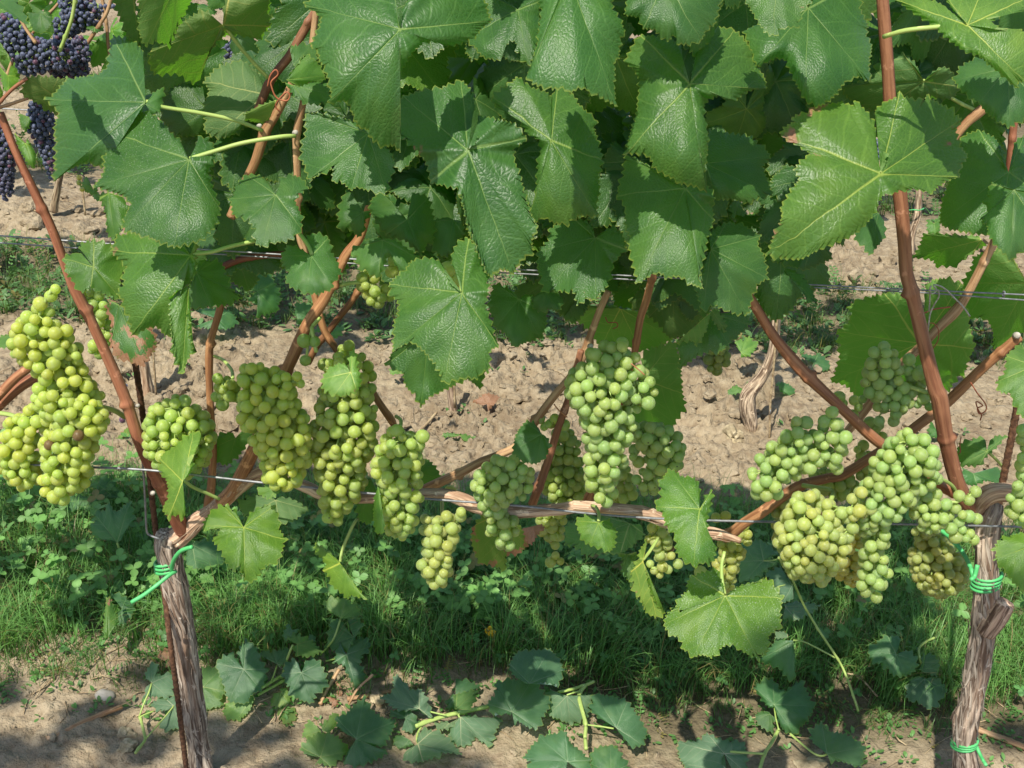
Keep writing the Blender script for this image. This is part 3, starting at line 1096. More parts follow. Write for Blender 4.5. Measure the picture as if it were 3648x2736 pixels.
def rpx(r, y=ROW):
    return r / Z * (y - 0.0) / FOC * 1.13


def limb(parent, name, reg, pts, Y, r, mat, disp=None, sides=14, step=0.005, color=(1, 1, 1), label=None):
    """pts in zoom pixels; Y depth (one or per point); r radius in zoom pixels (one or per point)"""
    P = px(reg, pts)
    W = at(P, np.broadcast_to(np.asarray(Y, float), (len(P),)))
    R = np.broadcast_to(np.asarray(r, float), (len(P),)) / Z * np.array([mscale(w) for w in W])
    V, F, A = tube(W, R, sides, step, disp)
    o = mk(name, V, F, mat, parent, attrs=A)
    o.color = (*color, 1)
    if label: o["label"] = label
    return o


def cane(parent, reg, pts, Y, r, seed, mat=None, gap=0.085, color=(1, 1, 1), swell=0.30):
    return limb(parent, "cane", reg, pts, Y, r, mat or M_CANE, nodes_disp(seed, gap, swell), 14, 0.003, color)


def bark_strips(parent, reg, pts, Y, r, n, seed, mat, lmax=0.09):
    """loose shreds of old bark standing a little off the wood"""
    P = px(reg, pts)
    W = at(P, np.broadcast_to(np.asarray(Y, float), (len(P),)))
    R = np.broadcast_to(np.asarray(r, float), (len(P),)) / Z * np.array([mscale(w) for w in W])
    Q, Ls = smooth_path(np.c_[W, R], 0.004)
    gq = np.random.default_rng(seed)
    T = np.gradient(Q[:, :3], axis=0)
    T /= np.linalg.norm(T, axis=1)[:, None] + 1e-12
    out = []
    for _ in range(n):
        a = gq.uniform(0, 6.28)
        m = int(gq.uniform(0.025, lmax) / 0.004)
        i0 = int(gq.integers(0, max(1, len(Q) - m - 1)))
        seg = Q[i0:i0 + m + 1]
        if len(seg) < 4:
            continue
        tt = T[i0:i0 + m + 1]
        A = np.cross(tt, np.array([0.0, 1.0, 0.0]))
        A /= np.linalg.norm(A, axis=1)[:, None] + 1e-12
        B = np.cross(tt, A)
        f = np.linspace(0, 1, len(seg))
        an = a + 0.25 * np.sin(f * 3 + a)
        lift = 1.03 + gq.uniform(0.0, 0.30) * np.clip(f if gq.random() < 0.5 else 1 - f, 0, 1) ** 2.5
        wd = gq.uniform(0.0010, 0.0032) * np.sin(np.pi * np.clip(f, 0.08, 0.95)) ** 0.6
        rad_ = seg[:, 3] * lift
        N_ = A * np.cos(an)[:, None] + B * np.sin(an)[:, None]
        S_ = np.cross(tt, N_)
        C = seg[:, :3] + N_ * rad_[:, None]
        V = np.stack([C - S_ * wd[:, None], C + N_ * 0.0007, C + S_ * wd[:, None]], 1).reshape(-1, 3)
        k = np.arange(len(seg) - 1) * 3
        F = np.concatenate([np.stack([k, k + 1, k + 4, k + 3], 1), np.stack([k + 1, k + 2, k + 5, k + 4], 1)])
        tcv = np.c_[np.tile([0.0, 0.002, 0.004], len(seg)) + a * 0.03, np.full(len(V), a * 0.02), np.repeat(f, 3) * 0.004]
        out.append((V, F, {"tc": tcv}))
    V, F, A_ = join(out)
    o = mk("loose_bark", V, F, mat, parent, attrs=A_)
    o["kind"] = "stuff"
    return o


# trunk at the lower left
bark_strips(VA, "D1", [(1240, -40), (1262, 150), (1300, 350), (1345, 600), (1405, 1050), (1465, 1480), (1500, 1800)], 1.25, [88, 84, 86, 80, 78, 72, 80], 110, 301, M_BARK)
bark_strips(VA, "C1", [(1330, 1270), (1450, 1160), (1560, 1080), (1700, 960), (1830, 850), (1930, 795), (2010, 800)], 1.25, [66, 58, 46, 48, 46, 44, 42], 50, 302, M_PEEL)
bark_strips(VA, "C2", [(150, 815), (430, 915), (520, 955), (800, 985), (1400, 955), (1640, 1040), (1966, 1085), (2380, 1050)], [1.24, 1.215, 1.205, 1.19, 1.185, 1.185, 1.185, 1.185], [39, 39, 36, 34, 38, 47, 41, 40], 90, 303, M_PEEL)
bark_strips(VA, "C3", [(520, 1042), (800, 1062), (1010, 1092), (1200, 1160), (1400, 1222), (1690, 1285)], 1.185, [38, 37, 44, 39, 37, 26], 60, 304, M_PEEL)
bark_strips(VB, "D4", [(1815, -120), (1797, 180), (1785, 520), (1745, 800), (1695, 1090), (1640, 1370), (1640, 1600)], 1.19, [78, 76, 90, 82, 78, 82, 78], 110, 305, M_BARK)
limb(VA, "trunk", "D1", [(1240, -70), (1235, 10), (1262, 150), (1300, 350), (1345, 600), (1372, 800), (1405, 1050), (1440, 1280), (1465, 1480), (1490, 1690), (1515, 1900)],
     [1.25] * 11, [80, 92, 84, 88, 79, 84, 77, 82, 72, 78, 86], M_BARK, bark_disp(5, 0.20, ((0.165, 2.6, 0.35), (0.19, 1.0, 0.3), (0.335, 2.2, 0.4), (0.10, 3.4, 0.35), (0.44, 0.8, 0.35))), 56, 0.0035)
limb(VA, "arm", "C1", [(1300, 1290), (1400, 1215), (1450, 1160), (1560, 1080), (1700, 960), (1830, 850), (1930, 795), (2010, 800)], 1.25,
     [74, 66, 58, 46, 48, 46, 44, 42], M_PEEL, bark_disp(8, 0.22), 36, 0.0035)
limb(VA, "arm", "C2", [(130, 805), (250, 845), (330, 875), (430, 915), (520, 955), (800, 985), (1150, 955), (1400, 955), (1520, 985), (1640, 1040), (1760, 1075), (1966, 1085), (2250, 1068), (2380, 1050)],
     [1.245, 1.23, 1.22, 1.21, 1.20, 1.19] + [1.185] * 8, [38, 37, 38, 40, 36, 33, 34, 36, 44, 49, 42, 41, 41, 39], M_PEEL, bark_disp(9, 0.22), 36, 0.0035)
limb(VA, "arm", "C3", [(500, 1040), (640, 1050), (800, 1062), (950, 1080), (1010, 1092), (1090, 1110), (1200, 1160), (1400, 1222), (1560, 1240), (1735, 1300)],
     1.185, [38, 39, 36, 39, 46, 39, 39, 37, 34, 20], M_PEEL, bark_disp(10, 0.22), 36, 0.0035)

# canes of the left vine
cane(VA, "B1", [(0, -620), (130, -300), (280, 20), (390, 260), (500, 560), (570, 720), (690, 960), (800, 1200), (930, 1500), (1020, 1780), (1130, 2020), (1200, 2160), (1290, 2350), (1370, 2500)],
     [1.20] * 10 + [1.21, 1.22, 1.235, 1.25], [28, 30, 33, 34, 34, 42, 38, 40, 42, 44, 48, 50, 54, 62], 1, color=(1.0, 0.9, 0.9), gap=0.13)
cane(VA, "B1", [(1690, 280), (1660, 480), (1630, 800), (1560, 1050), (1545, 1180), (1550, 1450), (1570, 1780), (1575, 1900), (1560, 2150), (1540, 2260), (1520, 2420)], 1.29,
     [26, 26, 28, 27, 30, 27, 26, 28, 30, 34, 30], 2, M_TAN, color=(0.9, 0.72, 0.6), gap=0.15)
cane(VA, "B2", [(860, 80), (790, 300), (690, 430), (600, 610), (520, 770), (400, 960), (250, 1290), (140, 1500), (54, 1770), (-60, 2010), (-140, 2170), (-230, 2260)],
     [1.20, 1.2, 1.2, 1.2, 1.2, 1.2, 1.21, 1.24, 1.25, 1.25, 1.25, 1.25], [30, 34, 36, 40, 42, 44, 44, 46, 48, 52, 58, 58], 3, M_TAN, color=(0.92, 0.72, 0.62), gap=0.14)
cane(VA, "B2", [(450, 700), (500, 900), (540, 1010), (620, 1130), (720, 1260), (850, 1400), (960, 1560), (1020, 1645), (1045, 1690)], [1.245, 1.24, 1.24, 1.24, 1.235, 1.23, 1.22, 1.22, 1.22],
     [26, 27, 27, 27, 26, 27, 27, 30, 24], 4, M_TAN, color=(0.85, 0.68, 0.55))
cane(VA, "B2", [(860, 560), (740, 760), (640, 890), (540, 1020), (470, 1110), (410, 1230)], 1.30, 25, 5, M_TAN, color=(0.6, 0.45, 0.36))
cane(VA, "A2", [(480, 60), (370, 240), (280, 400), (180, 530), (110, 640), (20, 860)], [1.22, 1.22, 1.22, 1.22, 1.22, 1.22], 32, 6, color=(0.75, 0.8, 0.8))
cane(VA, "A2", [(310, 560), (265, 670), (180, 830), (95, 970), (20, 1190), (-60, 1360), (-160, 1600)], 1.20, [24, 28, 33, 38, 35, 34, 32], 7, M_TAN, color=(0.85, 0.75, 0.68), gap=0.11)
cane(VA, "A2", [(470, 60), (430, 400), (372, 760), (330, 960), (322, 1080), (330, 1300), (330, 1560), (350, 1760), (380, 1850), (420, 2000)], 1.215, [24, 24, 25, 32, 28, 28, 27, 26, 26, 24], 8, M_TAN, gap=0.12)
cane(VA, "B1", [(2120, 425), (1900, 440), (1760, 470), (1640, 520)], 1.27, 26, 9, color=(0.6, 0.5, 0.5))
cane(VA, "A2", [(2090, 250), (1960, 420), (1840, 590), (1700, 740), (1620, 900)], 1.30, 28, 10, color=(0.5, 0.45, 0.45))  # darkened colour stands in for the shade inside the foliage
cane(VA, "B3", [(760, 700), (690, 860), (610, 1080), (570, 1180), (500, 1310), (340, 1500), (230, 1650), (100, 1830), (-40, 1905), (-180, 1960), (-310, 2030), (-480, 2110), (-640, 2190)],
     [1.24] * 7 + [1.23, 1.22, 1.22, 1.22, 1.23, 1.245], [26, 27, 29, 36, 30, 30, 31, 31, 30, 30, 32, 36, 42], 11, M_TAN, gap=0.13)
cane(VA, "B3", [(1330, -700), (1230, -100), (1130, 400), (1080, 620), (1040, 780), (1000, 900), (960, 1130), (880, 1500), (770, 1900), (660, 2130), (600, 2260)],
     [1.20, 1.21, 1.22, 1.22, 1.22, 1.22, 1.22, 1.24, 1.25, 1.25, 1.25], [22, 24, 26, 27, 30, 28, 26, 26, 26, 30, 34], 12, M_TAN, color=(0.8, 0.6, 0.5))
cane(VA, "C3", [(560, -110), (530, 10), (470, 240), (390, 470), (320, 700), (260, 870), (225, 960), (200, 1030)], 1.235, [24, 25, 26, 28, 30, 34, 32, 34], 13, color=(0.9, 0.95, 0.95), gap=0.12)
cane(VA, "C3", [(1620, 1265), (1690, 1230), (1770, 1165), (1900, 1085), (2000, 1010), (2170, 895), (2370, 840), (2500, 810), (2740, 660), (2880, 570), (3150, 370), (3270, 270), (3530, 20), (3800, -210)],
     [1.25, 1.24, 1.23, 1.22, 1.22, 1.22, 1.23, 1.24, 1.25, 1.26, 1.27, 1.27, 1.26, 1.25], [50, 44, 41, 43, 40, 38, 37, 39, 36, 36, 38, 40, 37, 36], 14, M_TAN, color=(0.85, 0.68, 0.58), gap=0.16)
# canes of the right vine
cane(VB, "B4", [(-40, 620), (80, 800), (230, 1040), (410, 1260), (600, 1445), (830, 1660), (970, 1790), (1110, 1890), (1260, 2000), (1500, 2160), (1750, 2250)],
     [1.22, 1.22, 1.215, 1.21, 1.20, 1.19, 1.19, 1.2, 1.22, 1.24, 1.25], [34, 37, 38, 46, 40, 40, 42, 38, 38, 40, 44], 15, color=(1.15, 1.1, 1.0), gap=0.15)
cane(VB, "B4", [(1020, -1560), (1040, -1300), (1070, -900), (1110, -300), (1160, 0), (1190, 330), (1205, 560), (1235, 680), (1290, 900), (1350, 1150), (1415, 1400), (1450, 1500), (1500, 1800), (1570, 2080), (1640, 2250), (1720, 2330)],
     [1.18] * 12 + [1.185, 1.19, 1.20, 1.21], [44, 46, 46, 50, 52, 50, 50, 52, 50, 52, 58, 62, 54, 56, 62, 66], 16, color=(0.88, 0.88, 0.88), gap=0.21)
cane(VB, "B4", [(1960, 140), (1840, 360), (1740, 560), (1650, 730), (1560, 855), (1440, 975), (1310, 1110), (1190, 1220), (1060, 1370), (950, 1510), (850, 1640), (750, 1760)], 1.30,
     [30, 31, 32, 33, 40, 33, 33, 34, 34, 34, 33, 30], 17, M_TAN, gap=0.13)
cane(VB, "A4", [(1830, 760), (1740, 830), (1650, 910), (1560, 1020), (1440, 1200)], 1.22, [32, 40, 33, 32, 30], 18, M_TAN, color=(0.85, 0.75, 0.7))
cane(VB, "A4", [(2010, 840), (1985, 1050), (1960, 1270), (1900, 1560)], 1.25, 27, 19, color=(0.8, 0.7, 0.7))
# trunk at the lower right
limb(VB, "trunk", "D4", [(1845, -280), (1815, -150), (1800, 20), (1795, 180), (1800, 330), (1785, 520), (1770, 650), (1745, 800), (1725, 950), (1695, 1090), (1660, 1240), (1640, 1370), (1635, 1500), (1648, 1700), (1660, 2060)],
     [1.22, 1.20] + [1.19] * 13, [66, 82, 80, 76, 86, 92, 84, 82, 88, 78, 74, 84, 74, 92, 100], M_BARK, bark_disp(25, 0.17, ((0.245, 4.6, 0.42), (0.345, 1.5, 0.35), (0.36, 3.6, 0.3))), 56, 0.0035, color=(1.18, 1.12, 1.08))
limb(VB, "arm", "D4", [(1790, 660), (1850, 570), (1900, 490), (1935, 435)], 1.175, [70, 78, 74, 66], M_BARK, bark_disp(26, 0.2), 32, 0.0035, color=(1.15, 0.95, 0.85), label="short cut stub on the right side of the trunk")
limb(VB, "arm", "C4", [(1720, 1080), (1775, 990), (1850, 945), (1960, 940), (2080, 955), (2200, 965), (2400, 960)], [1.2] * 7, [40, 60, 66, 66, 62, 60, 60], M_PEEL, bark_disp(27, 0.22), 36, 0.0035)
# canes of the vine beyond the left edge
cane(VC, "C1", [(-250, 470), (-100, 330), (0, 215), (110, 100), (230, 10), (350, -70)], 1.235, 35, 20, color=(1.1, 1.15, 1.05), gap=0.2)
cane(VC, "C1", [(-200, 430), (-60, 340), (50, 240), (160, 150), (300, 70), (420, -10)], 1.255, 42, 21, color=(0.95, 0.9, 0.9), gap=0.17)


# ------------------------------------------------------------------ leaves of the front row, one by one
def L(reg, J, outline, Y, tilt=40, yaw=0, **k):
    x = REG[reg][0] + J[0] / Z
    v = VC if x < 60 else (VA if x < 2690 else VB)
    return traced_leaf(v, reg, J, outline, Y=Y, tilt=tilt, yaw=yaw, **k)


SH = (0.95, 1.0, 1.08)     # bluish cast of shade put into the leaf tint
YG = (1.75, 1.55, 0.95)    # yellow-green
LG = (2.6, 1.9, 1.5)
# top left
L("A1", (1075, 755), "1064,720 1064,560 1060,370 970,285 830,265* 800,400 795,500 700,560 490,578 400,690 330,735* 440,830 395,930 410,1080 395,1345* 490,1260 640,1195 765,1245* 830,1060 950,900 1050,810", 1.10, 52, -10, tint=(1.0, 1.05, 1.35), stalk=[(1090, 770), (1200, 790), (1480, 835), (1740, 890), (1940, 965)])
L("A1", (1075, 770), "1085,760 1130,690 1200,645* 1222,690 1195,740 1185,825* 1120,840", 1.06, 45, 20, tint=(1.3, 1.3, 1.6), tooth=16)
L("A1", (1395, 1180), "1422,1150 1450,1100 1470,1018 1530,1012* 1580,1080 1597,1170* 1538,1260 1550,1340 1600,1460 1632,1560* 1590,1680 1480,1790 1280,1830* 1100,1760 900,1700* 920,1600 970,1500 900,1440 780,1410 690,1375* 770,1280 755,1170 800,1070 775,965* 860,870 940,795* 1060,815 1140,850 1200,920 1270,1000 1340,1040 1345,1110 1380,1160", 1.03, 50, 8, tint=SH, dust=0.5, fold=0.25, stalk=[(1400, 1175), (1590, 1115), (1800, 1055), (2074, 1010), (2180, 1005)])
L("A1", (1310, -120), "1280,-130 1100,-160* 1005,10 1040,60 1015,180 1040,290 1072,342* 1170,300 1252,348* 1290,250 1340,150 1410,10 1470,-100* 1330,-150", 1.05, -38, 0, under=True, tint=(1.3, 1.25, 0.9))
L("A1", (1645, 185), "1622,172 1540,90 1500,70 1380,140 1320,180 1240,330 1100,385* 1105,500 1150,560 1250,540 1310,545 1440,625* 1490,540 1540,400 1600,300 1700,250 1850,270* 1940,300 1950,240 2005,190* 1985,100 2000,0 1960,-60 1700,-80* 1655,50 1652,165", 1.17, -36, 10, under=True, tint=(1.0, 0.82, 0.6), stalk=[(1650, 190), (1760, 330), (1880, 470), (1985, 580)])
L("A1", (1965, 700), "1950,640 1900,520 1790,440 1690,465* 1610,490 1500,600* 1550,670 1505,765* 1500,830 1520,900 1500,960 1570,1015* 1700,1020 1800,900 1900,800", 1.235, 20, 10, under=True, tint=(0.9, 0.85, 0.8))
L("A1", (2040, 745), "2045,735 1900,790 1800,850* 1830,890 1960,920* 2000,860", 1.17, -30, 0, under=True, tint=(1.5, 1.3, 0.9), tooth=16)
L("A1", (1520, 800), "1500,640 1350,610* 1240,660 1180,800 1200,900 1290,1000* 1420,1010 1530,980*", 1.27, 25, 0, tint=(0.7, 0.8, 0.6))
L("A1", (1000, 90), "1010,60 990,-80* 850,-20 840,30 890,150 930,250* 970,300 1030,390* 1045,200", 1.24, -20, -10, under=True, tint=(0.8, 0.75, 0.6))
L("A1", (-60, -40), "0,-90 130,0 190,110 210,190* 120,130 20,60 -60,60*", 1.06, 70, -20, tint=(1.1, 1.1, 1.5))
L("A1", (480, 760), "520,690 480,580 300,560 200,570* 170,630 150,690* 240,740 330,800 420,850* 470,800", 1.2, -30, 0, under=True, tint=(1.0, 0.75, 0.55))
# big leaf top centre and its neighbours
L("A2", (1090, 215), "1078,190 1060,110 1045,0 1040,-120* 900,-160 600,-150* 500,-60 370,30* 430,70 505,110 490,190 425,340* 490,390 480,440 530,500 570,650 580,710 555,770* 680,740 720,790 740,860 780,945* 850,960 880,1040 960,1090 1030,1070 1100,1130* 1030,1040 1016,900 1035,700 1060,580 1120,490 1180,380 1270,315 1330,300 1400,320 1440,345* 1560,320 1650,270 1700,200 1772,155* 1740,90 1730,10 1600,-90* 1400,-120 1200,-80 1110,60 1096,180", 0.99, 40, 0, tint=(0.95, 1.0, 1.05))
L("A2", (250, 590), "270,550 330,480 390,398* 440,430 490,470 537,560* 530,600 440,600 350,640* 290,620", 1.07, 30, 15, tint=(1.5, 1.4, 1.2), tooth=18)
L("A2", (300, 480), "310,420 270,350* 350,320 440,330* 480,420 460,480 380,520*", 1.12, 50, 0, tint=(1.0, 1.0, 1.1))
L("A2", (300, 630), "330,630 540,600 582,700* 555,770 480,765 400,772* 350,740 280,680 240,610*", 1.11, 30, 0, tint=(0.9, 1, 0.9))
L("A2", (855, 985), "800,930 700,880 560,850 420,830* 370,880 400,940 360,1060* 350,1170 375,1210 412,1328* 520,1280 610,1230 580,1300 600,1355* 650,1330 725,1410* 770,1380 850,1410 992,1440* 1010,1340 1045,1270* 1050,1180 1000,1100 950,1010", 1.06, 45, -8, tint=SH, fold=0.1)
L("A2", (1590, 1110), "1572,1060 1565,960 1600,870 1640,810 1630,680 1540,585* 1420,640 1270,660 1110,710* 1040,760 1025,860 1030,970* 1150,1050 1260,1160 1300,1260 1310,1352* 1400,1370 1490,1390 1540,1420 1560,1530 1580,1640* 1640,1790 1690,1940 1750,2050* 1850,1985 1926,2032* 1980,1930 2074,1870* 2060,1780 2110,1690* 2060,1590 2030,1480 2000,1400 1985,1310 1930,1180 1940,1080 1990,1060 2030,1018* 1950,920 1900,900 1760,870 1680,850* 1672,950 1650,1040 1605,1095", 1.03, 42, 5, tint=(0.9, 1.0, 1.05))
L("A2", (1960, 70), "1940,50 1850,0 1700,-60* 1600,100 1570,280* 1640,350 1700,425* 1840,455 1850,360 1900,300 1950,310 1960,400 2042,490* 2085,400 2115,200 2130,0* 2050,-80", 1.15, 45, 0, tint=(0.8, 0.9, 0.9))
L("A3", (470, -170), "480,-210 700,-300* 780,-50 800,80 850,150 890,245* 850,300 840,440* 800,450 812,560 800,640 820,785* 740,740 640,690 560,640 480,690* 420,650 340,662* 260,640 190,615 160,570* 200,470 240,330 250,200 270,80 235,0 215,-150* 350,-250", 1.0, 40, -5, fold=0.42, cup=0.05, tint=(0.95, 1.02, 1.05))
L("A3", (340, 1040), "325,1005 333,850 343,690 180,640 90,565* 20,620 -105,705* -70,790 20,820 110,880 160,990* 240,1020 270,1100 240,1180 235,1290 230,1400 210,1500 170,1612* 240,1640 290,1600 350,1650 460,1662* 540,1590 600,1600 682,1606* 670,1500 700,1440 690,1300 722,1190* 690,1050 660,960 672,880* 600,820 540,770 520,720 450,650 380,640* 345,720 338,850 366,950 370,1000 352,1032", 1.06, 40, 10, tint=(1.1, 1.08, 0.95), fold=0.4)
L("A3", (1180, -160), "1150,-180 1000,-210* 900,0 880,110* 990,130 1020,212* 1110,220 1140,270 1210,302* 1250,250 1285,325* 1360,335 1450,300* 1500,210 1550,182* 1572,100 1600,0 1550,-150* 1250,-240", 1.03, 58, 0, tint=(1.0, 1.0, 1.2))
L("A3", (1365, 620), "1352,590 1290,480 1300,380 1270,300 1150,270 990,258* 940,330 880,450* 960,520 992,600 980,720 970,830 930,960 880,1138* 1000,1140 1060,1150 1080,1210 1120,1265 1160,1280 1230,1320 1300,1362* 1380,1370 1490,1422* 1450,1330 1470,1260 1500,1070 1490,960 1460,830 1480,750 1560,710 1640,710 1690,752* 1780,680 1870,650 1932,662* 1920,570 1870,500 1810,350 1770,290 1700,220* 1560,190 1450,260 1420,350 1400,450 1372,592", 1.02, 42, 0, tint=(1.1, 1.05, 0.95))
L("A4", (250, -160), "230,-200 60,-210* -40,-100 10,0 60,80 95,140 150,230 220,275* 290,200 402,208* 430,100 450,70 508,10* 490,-150 350,-260*", 1.0, 52, 0, tint=(1.15, 1.1, 1.1))
L("A4", (480, 60), "465,30 200,150 0,230* 50,370 100,497* 200,440 300,425 360,560 455,742* 560,800 690,700* 740,620 850,560 942,607* 930,480 952,340* 900,230 930,190 870,90 870,0 800,-120* 600,-100 500,20", 1.12, 48, 10, tint=(0.9, 1.0, 1.05))
L("B3", (1330, -60), "1300,-110 1100,-210 880,-310* 880,-212 820,-12* 890,80 880,220 912,280 910,400 950,540 975,648* 1060,590 1130,560 1190,607* 1280,590 1350,640 1470,688* 1430,600 1450,540 1500,280 1540,180* 1530,100 1550,0* 1480,-90 1380,-110", 1.05, 48, -5, tint=(1.05, 1.05, 1.05), fold=0.35)
L("A3", (1480, 1210), "1490,1100 1510,950* 1620,980 1800,1000* 1880,1060 1965,1150* 1900,1240 1930,1300 1978,1442* 1880,1460 1800,1508* 1680,1470 1560,1480*", 1.10, 46, 15, tint=(0.85, 0.95, 0.95))
L("B3", (1520, 390), "1508,340 1500,260 1640,190* 1750,200 1890,290* 1860,350 1920,440 1942,605* 1880,640 1830,720 1820,780 1790,875* 1700,870 1620,840 1540,800 1460,855* 1430,760 1390,650* 1450,600 1480,480", 1.09, 55, 5, tint=(0.95, 1.02, 1.15))
L("B3", (665, 305), "640,285 650,215 600,180 500,160* 420,190 330,230* 320,320 240,400* 235,530 260,610 280,712* 370,690 440,712* 500,690 520,740 530,805* 620,750 670,772* 700,710 740,690 780,600 800,480 890,400* 880,310 840,240 790,225* 730,250 685,290", 1.09, 50, -5, tint=(0.95, 1.02, 1.15), fold=0.15)
L("B3", (100, 760), "60,700 -80,640* -130,800 -75,970* 0,1010 62,1118* 120,1090 260,1050* 305,960 310,860* 240,740 150,720", 1.17, 55, 0, tint=(0.95, 1.02, 1.1))
L("B3", (300, 710), "270,700 190,760* 210,820 260,862* 310,830 400,842* 440,770 380,700*", 1.16, 55, 0, tint=(0.95, 1.0, 1.1), tooth=18)
L("A4", (1015, 1285), "950,1210 955,1080 978,970 950,880 890,800 830,738* 780,790 740,750 640,770 530,765* 500,820 360,858* 380,900 310,930 268,992* 380,1060 470,1110 490,1140 440,1170 372,1252* 420,1330 360,1380 272,1542* 290,1600 230,1720 168,1892* 300,1915 415,1918* 520,1860 635,1818* 830,1730 950,1610 1000,1500 1010,1450 1130,1420 1270,1390 1400,1422* 1440,1380 1530,1320 1602,1308* 1600,1240 1662,1155* 1600,1070 1570,960* 1612,880* 1540,800 1480,780 1360,708* 1300,740 1225,722* 1160,690* 1110,730 1050,745 975,810* 985,900 1000,1020 1050,1130 1058,1200 1040,1268", 1.0, 45, 0, tint=(1.45, 1.3, 1.0), fold=0.28, burn=0.27, stalk=[(1010, 1270), (1030, 1230), (1060, 1190), (1120, 1130)])
L("A4", (1335, 600), "1320,580 1280,480 1180,390* 1000,420 950,600 720,640* 760,720 900,800 1000,832* 1200,760 1400,725* 1550,740 1605,640* 1540,520 1480,492* 1400,530 1350,580", 1.26, -25, 0, under=True, tint=(0.95, 0.95, 0.8), stalk=[(1335, 600), (1450, 670), (1600, 760), (1745, 830)])
L("A4", (1960, 500), "1900,470 1750,425* 1600,480 1555,595* 1610,680 1740,760* 1790,830 1850,880 1970,945* 2074,880 2200,800* 2250,600 2150,450* 2010,480", 1.10, 55, -5, tint=(0.95, 1.02, 1.2))
L("A4", (1655, 185), "1642,150 1540,60 1480,-50* 1800,-150* 2150,-50* 2090,80 1950,90 1862,110 1850,190 1900,230 2080,212 2180,350* 2150,500 2090,612* 2030,600 2032,658* 1900,540 1820,480 1740,410 1650,390 1540,310* 1480,260 1400,180 1310,130 1130,0* 1300,-20 1450,20 1560,110 1630,165", 0.98, 50, -8, tint=(2.0, 1.6, 1.35), dust=0.15, fold=0.25, stalk=[(1640, 180), (1420, 200), (1200, 225), (1090, 255), (1040, 270)])
L("A4", (1960, 1270), "1930,1220 1880,1030 1750,960* 1600,1000 1610,1200 1520,1340* 1460,1500 1450,1645* 1500,1690 1650,1720* 1800,1740 1900,1700* 2074,1600 2150,1400* 2100,1250 2074,1000* 2000,1050 1985,1230", 1.14, 42, 0, tint=(0.85, 0.95, 0.95))
L("B4", (2000, -50), "1980,-60 1830,-100* 1780,60* 1820,110 1748,170* 1810,220 1800,280 1870,370 1930,430 1980,482* 2010,440 2074,400 2200,250* 2200,0* 2050,-80", 1.06, 52, 0, tint=(1.1, 1.1, 1.3))
L("B4", (1760, 320), "1740,290 1600,290 1330,278* 1300,370 1245,450* 1400,460 1420,522* 1500,510 1530,532* 1640,460 1700,410* 1800,360", 1.32, -30, 0, under=True, tint=(1.2, 1.1, 0.8))
L("B4", (2100, 640), "2074,600 1950,380* 1700,430 1690,520 1610,640* 1640,700 1640,860 1700,900 1800,900 1850,1000 1840,1122* 1950,1100 2074,1000* 2200,900* 2250,700 2200,500*", 1.35, -28, -10, under=True, tint=(1.1, 1.05, 0.8))
L("B4", (1300, 1085), "1330,1060 1320,900 1300,745 1200,720 1050,715* 900,750 850,760 768,820* 810,870 770,940 688,1000* 710,1090 710,1200 648,1372* 760,1390 830,1482* 950,1500 1250,1400 1520,1432* 1580,1350 1652,1270* 1670,1180 1715,1120* 1670,950 1660,850 1620,638* 1500,600 1380,618* 1345,750 1345,1000 1335,1065", 1.37, -33, 0, under=True, tint=(1.05, 1.05, 0.75), fold=0.1, cup=0.05, stalk=[(1310, 1090), (1400, 1125), (1480, 1180), (1560, 1260), (1640, 1345)])
L("B4", (2150, 1250), "2120,1200 2050,1080* 1940,1180* 1940,1290 1868,1370* 1890,1450 1990,1460 1980,1502* 2030,1600 2074,1642* 2200,1600 2300,1300*", 1.08, 55, 0, tint=(2.2, 1.75, 2.0))
L("B4", (300, 540), "330,530 420,570 490,650 555,800* 470,760 400,640 300,565", 1.17, 60, -20, tint=(0.8, 0.95, 1.0))
L("B4", (520, 300), "480,270 300,470* 180,470 460,545* 660,460* 625,340", 1.19, 30, 0, tint=(0.6, 0.75, 0.7))
L("B4", (1000, 120), "960,110 870,160 830,250* 820,330 870,350 935,440* 980,380 1050,300* 1040,180", 1.34, 60, 0, tint=(0.9, 1.0, 1.3))
# middle left group
L("B1", (1410, 435), "1392,400 1330,320 1270,280 1262,208* 1200,185 1160,148* 1090,180 1030,205* 1030,240 950,238* 960,275 858,290* 820,402* 880,470 940,510 895,590* 920,640 860,722* 900,760 910,840 950,900 975,1035* 1060,980 1160,955 1220,1030* 1265,1040 1250,900 1250,790 1270,720 1330,690 1390,650 1440,590 1452,480 1462,305* 1385,232* 1300,248* 1340,310 1420,395", 1.01, 42, -5, fold=0.22, tint=(1.2, 1.15, 0.9), stalk=[(1415, 430), (1560, 410), (1700, 370), (1880, 330)])
L("B1", (1395, 650), "1388,660 1330,690 1270,720* 1250,790 1265,1000 1270,1080* 1275,1180 1350,1322* 1385,1200 1432,1160* 1400,1000 1392,800", 1.0, 25, 30, tint=(1.9, 1.65, 1.3), fold=0.12)
L("B1", (690, 520), "680,470 560,360 690,320* 800,345 850,400 880,450 940,510 880,620 900,770* 850,745 760,720 668,668* 600,715 572,690 530,610 490,580 468,450* 500,420 600,420", 1.05, 42, 5, tint=(1.25, 1.15, 0.95), burn=0.2)
L("B1", (880, 800), "850,770 800,760* 780,830 830,950 815,1100* 860,1200 950,1220* 990,1230 1060,1262* 1110,1180 1150,1130* 1160,1040 1110,960* 960,900 900,850", 1.2, 45, -10, tint=(1.0, 1.05, 1.1), burn=0.43, name="leaf", label="withered leaf with orange-brown burnt patches")
L("B1", (1450, 560), "1470,470 1600,470* 1650,500 1680,600 1720,700 1792,745* 1700,800 1560,812* 1440,830 1400,820* 1390,680 1435,600", 1.15, 42, 10, tint=(0.75, 0.85, 0.8))
